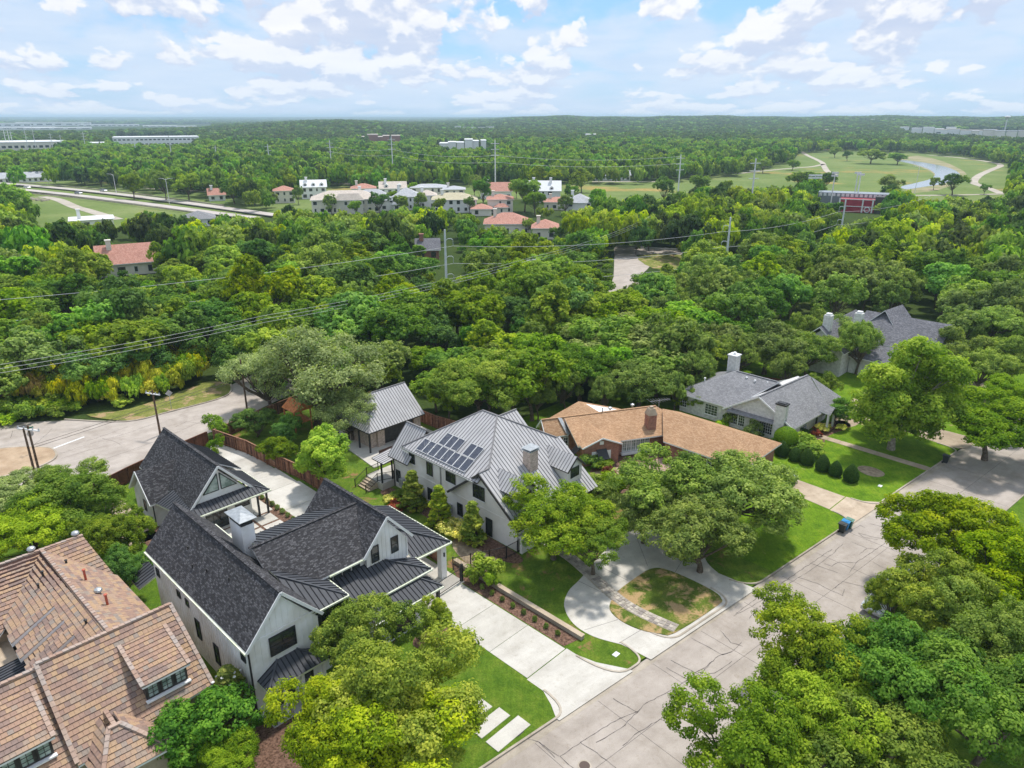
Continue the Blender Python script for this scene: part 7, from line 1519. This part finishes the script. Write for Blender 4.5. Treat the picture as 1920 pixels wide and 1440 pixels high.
# floodlights and red sports building near the river
def flood(x, y, h, label, w_=2.4, rows=1):
    p = G(x, y); t_ = thing('floodlight_mast', label, 'floodlight', (p.x, p.y, 0), 0); mb = MB(); mb.tube([(0, 0, 0), (0, 0, h)], [.3, .2], 6); mb.build('pole', PAINTW, t_)
    for r_ in range(rows):
        for i in range(4): mb = MB(); mb.box(-w_+i*w_/2+.1, -w_+(i+1)*w_/2-.1, -.3, .2, h-1.2*r_-.4, h-1.2*r_+.4); mb.build('lamp', PAINTW, t_)
flood(1556, 392, 16, 'pale floodlight mast left of the red sports building', 1.6, 2); flood(1599, 385, 15, 'left one of the two close floodlight masts', 1.6); flood(1604, 390, 15, 'right one of the two close floodlight masts', 1.8); flood(1522, 380, 13, 'floodlight rows peeping above the trees by the meadow', 3.4, 2)
p = G(1600, 398); REDP = mat('red_wall', (.35, .03, .05), .8, .2, build=noisy((.28, .02, .035), (.42, .05, .07), .4)); T = Frame('sports_building', 'dark red walled sports building with white posts and a row of small white windows', 'building', p, R(90)+math.atan2(p.x, p.y)); VILLAS.append((p.x, p.y, 20)); VILLAS.append((p.x+6, p.y-12, 13))
mb = MB(); mb.box(-6, 18, 0, 8, 0, 5.4); T.put(mb, 'wall', REDP); mb = MB(); mb.box(-16, 17, 10, 20, 0, 7.2); T.put(mb, 'stand', BCAR)
for i in range(17): mb = MB(); mb.box(-15.5+i*1.9, -14.3+i*1.9, 9.8, 10.02, 5.7, 6.9); T.put(mb, 'window', PAINTW)
for x in (-6.2, 3.2, 7.2, 18): mb = MB(); mb.box(x-.3, x+.3, -.3, .05, 0, 5.9); T.put(mb, 'post', PAINTW)
for z in (2.4, 5.4): mb = MB(); mb.box(-6, 18, -.2, .02, z, z+.3); T.put(mb, 'band', PAINTW)
mb = MB(); mb.box(8, 13.5, -.6, 6, 0, 7.0); T.put(mb, 'lift_shaft', DARKF); mb = MB(); ring_ = [(5.2+1.1*math.cos(t_*math.pi/6), -.28, 1.3+1.1*math.sin(t_*math.pi/6)) for t_ in range(13)]; mb.tube(ring_, .22, 4); T.put(mb, 'round_emblem', PAINTW)
# distant pylons
for i, (x, y, h_) in enumerate([(15, 283, 26), (22, 283, 26), (27, 283, 26), (54, 284, 24), (69, 284, 28), (101, 287, 22), (119, 288, 20), (163, 290, 24), (258, 304, 22), (324, 307, 24), (408, 309, 16), (507, 321, 20), (623, 329, 24), (738, 340, 28), (929, 362, 28), (1271, 366, 21), (1405, 410, 24), (101, 250, 10)][:17]):
    p = G(x, y); t_ = thing('steel_pylon', '%s thin pale steel pylon counted from the left across the far woods' % ['first', 'second', 'third', 'fourth', 'fifth', 'sixth', 'seventh', 'eighth', 'ninth', 'tenth', 'eleventh', 'twelfth', 'thirteenth', 'fourteenth', 'fifteenth', 'sixteenth', 'seventeenth'][i], 'pylon', (p.x, p.y, 0), .3, 'pylons across the far woods'); mb = MB(); mb.tube([(0, 0, 0), (0, 0, h_)], [.42, .28], 5); mb.build('pole', PAINTW, t_)
    for z in (h_-2, h_-5, h_-8): mb = MB(); mb.box(-2.4, 2.4, -.15, .15, z, z+.25); mb.build('crossarm', PAINTW, t_)
LN = [(-200, 300), (258, 304), (324, 307), (507, 321), (623, 329), (738, 340), (929, 362), (1271, 366)]
for z, lb in ((20, 'upper faint cable between the far pylons'), (16.5, 'lower faint cable between the far pylons')): wire([G(*q)+Vector((0, 0, z)) for q in LN[4:]], .05, lb, 2.2, PAINTW, 10)
# ================================================================ woods
def pip(pt, poly):
    x, y = pt; c = False; n = len(poly); j = n-1
    for i in range(n):
        xi, yi = poly[i]; xj, yj = poly[j]
        if (yi > y) != (yj > y) and x < (xj-xi)*(y-yi)/(yj-yi)+xi: c = not c
        j = i
    return c
# open ground and roofs kept free of wood, as seen in the survey picture (true positions on the ground follow from it)
OPEN = [[(-80, 338), (180, 338), (262, 350), (430, 356), (430, 384), (520, 392), (520, 410), (430, 407), (245, 396), (238, 412), (150, 412), (60, 425), (52, 372), (-80, 366)],
 [(515, 352), (520, 380), (580, 397), (700, 396), (740, 388), (800, 386), (860, 397), (905, 404), (945, 398), (985, 388), (1050, 392), (1108, 394), (1112, 368), (1120, 350), (1060, 350), (1000, 352), (960, 346), (700, 352), (640, 350)],
 [(580, 342), (1250, 333), (1250, 370), (1112, 372), (1112, 352), (960, 350), (580, 350)],
 [(1170, 338), (1380, 322), (1478, 300), (1500, 282), (1570, 278), (1700, 281), (1800, 287), (1900, 303), (1895, 372), (1745, 374), (1700, 366), (1695, 352), (1560, 328), (1440, 352), (1330, 348), (1250, 362)],
 [(1152, 462), (1278, 462), (1278, 492), (1226, 502), (1192, 520), (1155, 545), (1150, 500)],
 [(196, 452), (292, 452), (292, 512), (196, 512)], [(780, 463), (820, 463), (820, 484), (780, 484)], [(908, 406), (1050, 406), (1050, 440), (1000, 440), (980, 428), (908, 430)],
 [(1550, 362), (1662, 362), (1662, 405), (1630, 412), (1610, 404), (1550, 395)], [(1548, 335), (1616, 335), (1616, 370), (1548, 370)],
 [(822, 428), (858, 428), (852, 560), (826, 560)], [(1364, 405), (1374, 405), (1372, 470), (1364, 470)], [(1572, 372), (1588, 372), (1584, 430), (1576, 430)],
 [(1505, 580), (1765, 580), (1765, 640), (1700, 640), (1600, 700), (1540, 700), (1505, 620)], [(1340, 675), (1365, 675), (1365, 710), (1340, 710)],
 [(118, 398), (205, 398), (205, 415), (118, 415)], [(215, 254), (362, 254), (362, 271), (215, 271)], [(-10, 268), (100, 268), (100, 281), (-10, 281)], [(1795, 738), (1850, 738), (1850, 765), (1795, 765)], [(370, 415), (395, 415), (395, 425), (370, 425)],
 [(690, 258), (755, 258), (755, 266), (690, 266)], [(825, 270), (920, 270), (920, 279), (825, 279)], [(-200, 221), (395, 226), (395, 238), (160, 246), (-200, 248)], [(1700, 241), (1960, 246), (1960, 262), (1800, 254), (1700, 250)]]
def allowed(p):
    a, b = AB(p)
    if a < 47: lim = 112 if a > 26 else 118
    elif a < 60: lim = 92+((a-47)*-1.2)
    elif a < 82: lim = 62
    elif a < 108: lim = 52.5
    elif a < 142: lim = 48
    elif a < 165: lim = 8
    else: lim = -60
    if b < lim: return False
    if b < 60 and a > 108 and 22 < b < 50 and a < 140: return False
    return True
def blocked(p, Rr, H):
    z = float(terrain(p.x, p.y)); x0, yt = PX(Vector((p.x, p.y, z+H))); xb, yb = PX(Vector((p.x, p.y, z+H*.35))); d = math.hypot(p.x, p.y); r = Rr*FPX/max(30, math.hypot(d, HC-z))*.75
    for x, y in ((x0, yt+1), (x0-r*.6, yt+(yb-yt)*.3), (x0+r*.6, yt+(yb-yt)*.3), (x0-r, (yt+yb)/2), (x0+r, (yt+yb)/2), (x0, (yt+yb)/2), (x0, yb)):
        for poly in OPEN:
            if pip((x, y), poly): return True
    for vx, vy, vr in VILLAS:
        if (p.x-vx)**2+(p.y-vy)**2 < (vr+Rr*.4)**2: return True
    return False
wood = []; gw = np.random.default_rng(21)
def scatter(r0, r1, spf, azmax=41):
    out = []; r = r0
    while r < r1:
        sp = spf(r); n = int(2*R(azmax)*r/sp); off = gw.random()
        for k in range(n):
            a = -R(azmax)+2*R(azmax)*(k+off+gw.normal(0, .22))/n; rr = r+gw.normal(0, .24)*sp; out.append((rr*math.sin(a), rr*math.cos(a), sp))
        r += sp*.88
    return out
pts = scatter(78, 420, lambda r: 7.3+r*.004, 44)
near = []
for x, y, sp in pts:
    p = Vector((x, y, 0))
    if not allowed(p): continue
    Rr = 3.6+3.6*gw.random()**1.4; H = Rr*gw.uniform(1.3, 1.75)+gw.uniform(1.5, 3.0); d = math.hypot(x, y)
    if d < 130: H *= .9
    ok = not blocked(p, Rr, H)
    if not ok:
        H *= .55; Rr *= .6; ok = not blocked(p, Rr, H)
    if ok: near.append((d, p, Rr, H))
near.sort(key=lambda t: t[0]); 
GR = {'midC': ('dark green rounded tree among many in the dense wood behind the houses', 'dark trees of the wood'), 'midA': ('mid green leafy tree among many in the dense wood behind the houses', 'mid green trees of the wood'), 'midB': ('bright yellow green tree among many in the dense wood behind the houses', 'bright trees of the wood'), 'midD': ('olive grey green live oak among many in the wood behind the houses', 'olive oaks of the wood'), 'midE': ('deep green bushy tree in the wood with uneven crown', 'bushy trees of the wood')}
inframe = lambda p: (lambda q: -60 < q[0] < 1980 and q[1] < 1500)(PX(p))
cnt = 0; rest = []
for d, p, Rr, H in near:
    x, y = PX(p)
    if cnt < 300 and inframe(p):
        w_ = gw.random(); right = p.x > 25
        if right and d < 170: k = 'midD' if w_ < .55 else ('midC' if w_ < .75 else ('midB' if w_ < .85 else 'midE'))
        else: k = 'midA' if w_ < .3 else ('midB' if w_ < .52 else ('midC' if w_ < .72 else ('midD' if w_ < .82 else 'midE')))
        lb, gp = GR[k]; tree(k, p, Rr, H, lb, 'tree', gp, 'woodland_tree'); cnt += 1
    else: rest.append((p.x, p.y, 0, Rr, H, d))
far = scatter(400, 1000, lambda r: 7.6+(r-400)*.006, 44)+scatter(1000, 3400, lambda r: 12+(r-1000)*.008, 44)+scatter(3400, 9000, lambda r: 32+(r-3400)*.012, 44)
for x, y, sp in far:
    p = Vector((x, y, 0)); d = math.hypot(x, y)
    if not allowed(p): continue
    Rr = sp*gw.uniform(.5, .74); H = gw.uniform(8, 12.5)
    if d > 1000 and (math.sin(x*.011+1)*math.sin(y*.006+2)+gw.normal(0, .25)) > .92: continue
    if d < 4500 and blocked(p, Rr, H): continue
    rest.append((x, y, float(terrain(x, y)), Rr, H, d))
# trees of the meadows and among the villas, placed singly
PARK = [(1785, 366, 22, 12, 'round dark oak alone on the meadow beside the river bend'), (1750, 356, 9, 8, 'small dark tree left of the lone river oak'), (1632, 307, 26, 13, 'broad dark oak on the meadow left of the river'), (1682, 309, 18, 11, 'dark oak beside the start of the river'), (1588, 302, 9, 10, 'small dark tree on the upper meadow'), (1565, 296, 12, 12, 'left one of the dark trees on the upper meadow'), (1640, 288, 9, 10, 'dark tree high on the meadow'), (1700, 284, 10, 10, 'dark tree on the top edge of the meadow'), (1845, 365, 8, 6, 'tiny tree by the pale path'), (1485, 320, 13, 9, 'rounded tree at the meadow edge right of the woods'), (1430, 325, 16, 10, 'rounded green tree at the left meadow edge'),
 (20, 400, 32, 14, 'dark round tree at the left edge below the highway'), (160, 348, 16, 12, 'roadside oak behind the highway, left one'), (190, 350, 18, 12, 'roadside oak behind the highway, second'), (215, 352, 18, 12, 'roadside oak behind the highway, third'), (52, 338, 15, 11, 'flat topped oak beside the long white building'), (75, 339, 15, 11, 'second flat topped oak beside the long white building'), (252, 374, 20, 14, 'tree with pale bare trunk beside the highway'), (312, 378, 22, 15, 'dense tree beside the double street lamp'), (355, 378, 24, 15, 'wide green tree right of the double street lamp'), (440, 383, 26, 13, 'grey green oak left of the terracotta cottages'), (478, 384, 26, 13, 'grey green oak beside the small cream villa'), (560, 384, 12, 9, 'tree between the small cream villa and the dormered one'), (545, 366, 16, 13, 'yellow green tree behind the small cream villa'),
 (905, 392, 20, 15, 'tall tree between olive roof and terracotta villa'), (984, 398, 32, 16, 'big round tree in the middle of the villas'), (1020, 352, 30, 12, 'green trees behind the bright white house'), (1090, 362, 24, 13, 'broad green tree at the right of the bright white house'), (822, 366, 12, 9, 'dark tree behind the modern house'), (738, 392, 14, 9, 'dark green tree before the grey roofed villa'), (686, 396, 10, 8, 'low green tree before the big cream villa'), (1118, 404, 20, 12, 'green tree at the right end of the villa row'), (715, 352, 16, 13, 'bright tree on the meadow behind the villas'), (682, 352, 13, 12, 'bright round tree on the meadow left of it'), (1192, 500-22, 10, 6, 'small round tree on the verge of the far street bend'), (1370-12, 372, 14, 10, 'tree beside the far pylon in the meadow'), (1242, 385, 20, 14, 'green tree before the meadow'), (1310, 372, 20, 13, 'green tree right of the far pylon'),
 (622, 404, 15, 9, 'green tree before the left end of the largest cream villa'), (668, 405, 13, 7, 'low dark tree before the porch of the largest cream villa'), (712, 403, 20, 10, 'bushy tree before the grey roofed villa'), (752, 402, 17, 9, 'green tree before the columned white villa'), (788, 400, 15, 9, 'tree before the narrow white house'), (826, 404, 13, 8, 'dark tree at the left corner of the olive roof'), (880, 402, 12, 8, 'small tree at the right corner of the olive roof'), (1003, 404, 22, 11, 'green tree just right of the big round tree'), (1060, 405, 17, 9, 'tree before the low terracotta house'), (775, 372, 10, 9, 'tree between modern house and twin gabled house'), (610, 366, 12, 9, 'tree right of the dormered white house'), (725, 366, 11, 9, 'tree behind the grey hipped roof'), (890, 372, 16, 12, 'leafy tree left of the red gabled roof'), (968, 372, 12, 10, 'tree right of the red gabled roof'), (1070, 384, 14, 10, 'tree behind the pale grey hipped roof'), (395, 372, 14, 10, 'tree left of the tiny white cottage'), (990, 440, 14, 6, 'bushy tree before the wide terracotta roof'), (925, 456, 18, 6, 'bushy tree below the wide terracotta roof'), (1046, 462, 16, 7, 'bushy tree before the tall white chimney'), (186, 524, 20, 7, 'green tree at the left corner of the lone salmon roof'), (306, 522, 24, 9, 'bright tree at the right end of the lone salmon roof'), (788, 494, 16, 6, 'bush tree before the small grey roof'),
 (1560, 414, 20, 8, 'green tree left of the red sports building'), (1662, 416, 24, 8, 'bright tree right of the red sports building'), (1668, 372, 22, 12, 'round green tree behind the sports building'), (1500, 358, 24, 12, 'dark oaks beside the floodlights, left one'), (1540, 362, 24, 12, 'dark oaks beside the floodlights, right one')]
for i, (x, y, r_, H, lb) in enumerate(PARK):
    p = G(x, y); d = math.hypot(p.x, p.y); tree(['midC', 'midA', 'midD', 'midE'][i % 4] if 'bright' not in lb and 'yellow' not in lb else 'midB', p, r_*math.hypot(d, HC)/FPX, H, lb, 'tree', None, 'park_tree')
# the rest of the wood: too many to count, one object
def instancer(name, data, sources, kind_='stuff'):
    me = bpy.data.meshes.new(name); n = len(data); me.vertices.add(n); D = np.array(data, dtype=np.float32)
    me.vertices.foreach_set('co', D[:, :3].ravel())
    g = np.random.default_rng(5)
    for nm, tp, arr in (('rotz', 'FLOAT', g.uniform(0, 6.28, n)), ('pick', 'INT', g.integers(0, len(sources), n))):
        a = me.attributes.new(nm, tp, 'POINT'); a.data.foreach_set('value', arr.astype(np.int32 if tp == 'INT' else np.float32))
    a = me.attributes.new('scl', 'FLOAT_VECTOR', 'POINT'); a.data.foreach_set('vector', np.stack([D[:, 3], D[:, 3], D[:, 4]], 1).astype(np.float32).ravel())
    o = bpy.data.objects.new(name, me); COL.objects.link(o); o['kind'] = kind_
    ng = bpy.data.node_groups.new(name, 'GeometryNodeTree'); ng.interface.new_socket('Geometry', in_out='INPUT', socket_type='NodeSocketGeometry'); ng.interface.new_socket('Geometry', in_out='OUTPUT', socket_type='NodeSocketGeometry')
    N = ng.nodes.new; gi, go = N('NodeGroupInput'), N('NodeGroupOutput'); iop = N('GeometryNodeInstanceOnPoints'); gj = N('GeometryNodeJoinGeometry')
    iop.inputs['Pick Instance'].default_value = True
    for s in sources[::-1]:
        oi = N('GeometryNodeObjectInfo'); oi.inputs[0].default_value = s; oi.inputs['As Instance'].default_value = True; ng.links.new(oi.outputs['Geometry'], gj.inputs[0])
    def at(nm, tp):
        x = N('GeometryNodeInputNamedAttribute'); x.data_type = tp; x.inputs[0].default_value = nm; return x.outputs[0]
    cb = N('ShaderNodeCombineXYZ'); ng.links.new(at('rotz', 'FLOAT'), cb.inputs[2]); m2 = N('FunctionNodeEulerToRotation'); ng.links.new(cb.outputs[0], m2.inputs[0])
    ng.links.new(gi.outputs[0], iop.inputs['Points']); ng.links.new(gj.outputs[0], iop.inputs['Instance']); ng.links.new(at('pick', 'INT'), iop.inputs['Instance Index'])
    ng.links.new(m2.outputs[0], iop.inputs['Rotation']); ng.links.new(at('scl', 'FLOAT_VECTOR'), iop.inputs['Scale']); ng.links.new(iop.outputs[0], go.inputs[0])
    md = o.modifiers.new('scatter', 'NODES'); md.node_group = ng
    return o
SRC = {}
def source(name, m, seed, nl, ncl, per, size, cr, lob=.38):   # unit crown: radius 1, height 1; kept out of the scene
    g = np.random.default_rng(seed); P, N_, T_, lobes = crown_points(g, 1.0, .56, .46, nl, lob, ncl, per, cr, .5, .1)
    P[:, 2] = np.clip(P[:, 2], .04, 1.3); me = cards_mesh(name, P, N_, size, T_, LEAF[m], g); o = bpy.data.objects.new(name, me); return o
LEAF['far'] = leaf_mat('leaf_far_wood_hazed', (.010, .027, .013), (.027, .056, .022), (.055, .092, .034), .03)  # darker, bluer leaves: part of the distance haze is put into the colour
S1 = [source('wood_crown', m, 60+i, 9, 110, 15, .088, .17) for i, m in enumerate(['forest', 'green', 'bright', 'dark', 'olive', 'far'])]
S2 = [source('far_crown', m, 80+i, 7, 60, 9, .15, .2) for i, m in enumerate(['far', 'dark', 'forest', 'dark', 'green'])]
S3 = [source('farther_crown', m, 90+i, 7, 34, 7, .22, .24) for i, m in enumerate(['far', 'far', 'dark', 'far'])]
r1_ = [t[:5] for t in rest if t[5] < 420]; r2_ = [t[:5] for t in rest if 420 <= t[5] < 1100]; r3_ = [t[:5] for t in rest if t[5] >= 1100]
print('woods', cnt, len(r1_), len(r2_), len(r3_))
for nm, dd, ss in (('woodland', r1_, S1), ('distant_woodland', r2_, S2), ('far_woodland', r3_, S3)):
    if dd: instancer(nm, dd, ss)
# undergrowth: low scrub filling the floor of the near wood, and the yellow cane thicket by the side street
scrub = []
for x, y, sp in scatter(70, 240, lambda r: 3.4+r*.012, 44):
    p = Vector((x, y, 0)); a, b = AB(p)
    if not allowed(p) and not (a < 47 and b > 108): continue
    if a > 20 and b < 113.5: continue
    rr = gw.uniform(1.3, 2.3); hh = gw.uniform(1.6, 3.2)
    if not blocked(p, rr, hh): scrub.append((x, y, 0, rr, hh))
instancer('undergrowth', scrub, [S1[0], S1[1], S1[2], S1[3]])
cane = []; canet = []
cp_ = [(-40, 655), (0, 660), (120, 655), (260, 640), (370, 665), (395, 705), (380, 722), (300, 742), (240, 757), (140, 778), (0, 795), (-40, 800)]
for x, y, sp in scatter(75, 190, lambda r: 2.1, 44):
    p = Vector((x, y, 0)); q = PX(Vector((x, y, 1.8)))
    q0 = PX(p)
    if pip(q, cp_) and pip((q0[0], q0[1]-2), cp_) :
        pass; front = q0[1] > 755-abs(q0[0]-150)*.06+10
        (canet if (q0[0] < 110 and gw.random() < .75 and not front) else cane).append((x, y, 0, gw.uniform(1.3, 2.2), gw.uniform(1.2, 1.9) if front else gw.uniform(3.0, 4.8)))
SC = [source('cane_crown', m, 100+i, 9, 120, 16, .085, .2) for i, m in enumerate(['cane', 'cane', 'lime'])]; ST = [source('dry_cane_crown', m, 110+i, 9, 120, 14, .085, .2) for i, m in enumerate(['tan', 'cane'])]
front_ = [t for t in cane if t[4] < 2]; back_ = [t for t in cane if t[4] >= 2]
instancer('cane_thicket', back_, SC); instancer('creeper_bank', front_, [S1[2], S1[1], SC[2]])
if canet: instancer('dry_reed_thicket', canet, ST)
# fallen leaves and grit in the gutters: fine scatter
# ================================================================ haze: a closed box of pale even air
hz = MB(); hz.box(-26000, 26000, -26000, 26000, -1.3, 62); m = bpy.data.materials.new('haze_air'); m.use_nodes = True; nt = m.node_tree; nt.nodes.clear()
o_ = nt.nodes.new('ShaderNodeOutputMaterial'); v_ = nt.nodes.new('ShaderNodeVolumePrincipled'); v_.inputs['Color'].default_value = (.62, .80, 1.0, 1); v_.inputs['Density'].default_value = .00014; v_.inputs['Anisotropy'].default_value = .2
nt.links.new(v_.outputs[0], o_.inputs['Volume'])
h_ = hz.build('haze', m); h_['kind'] = 'stuff'
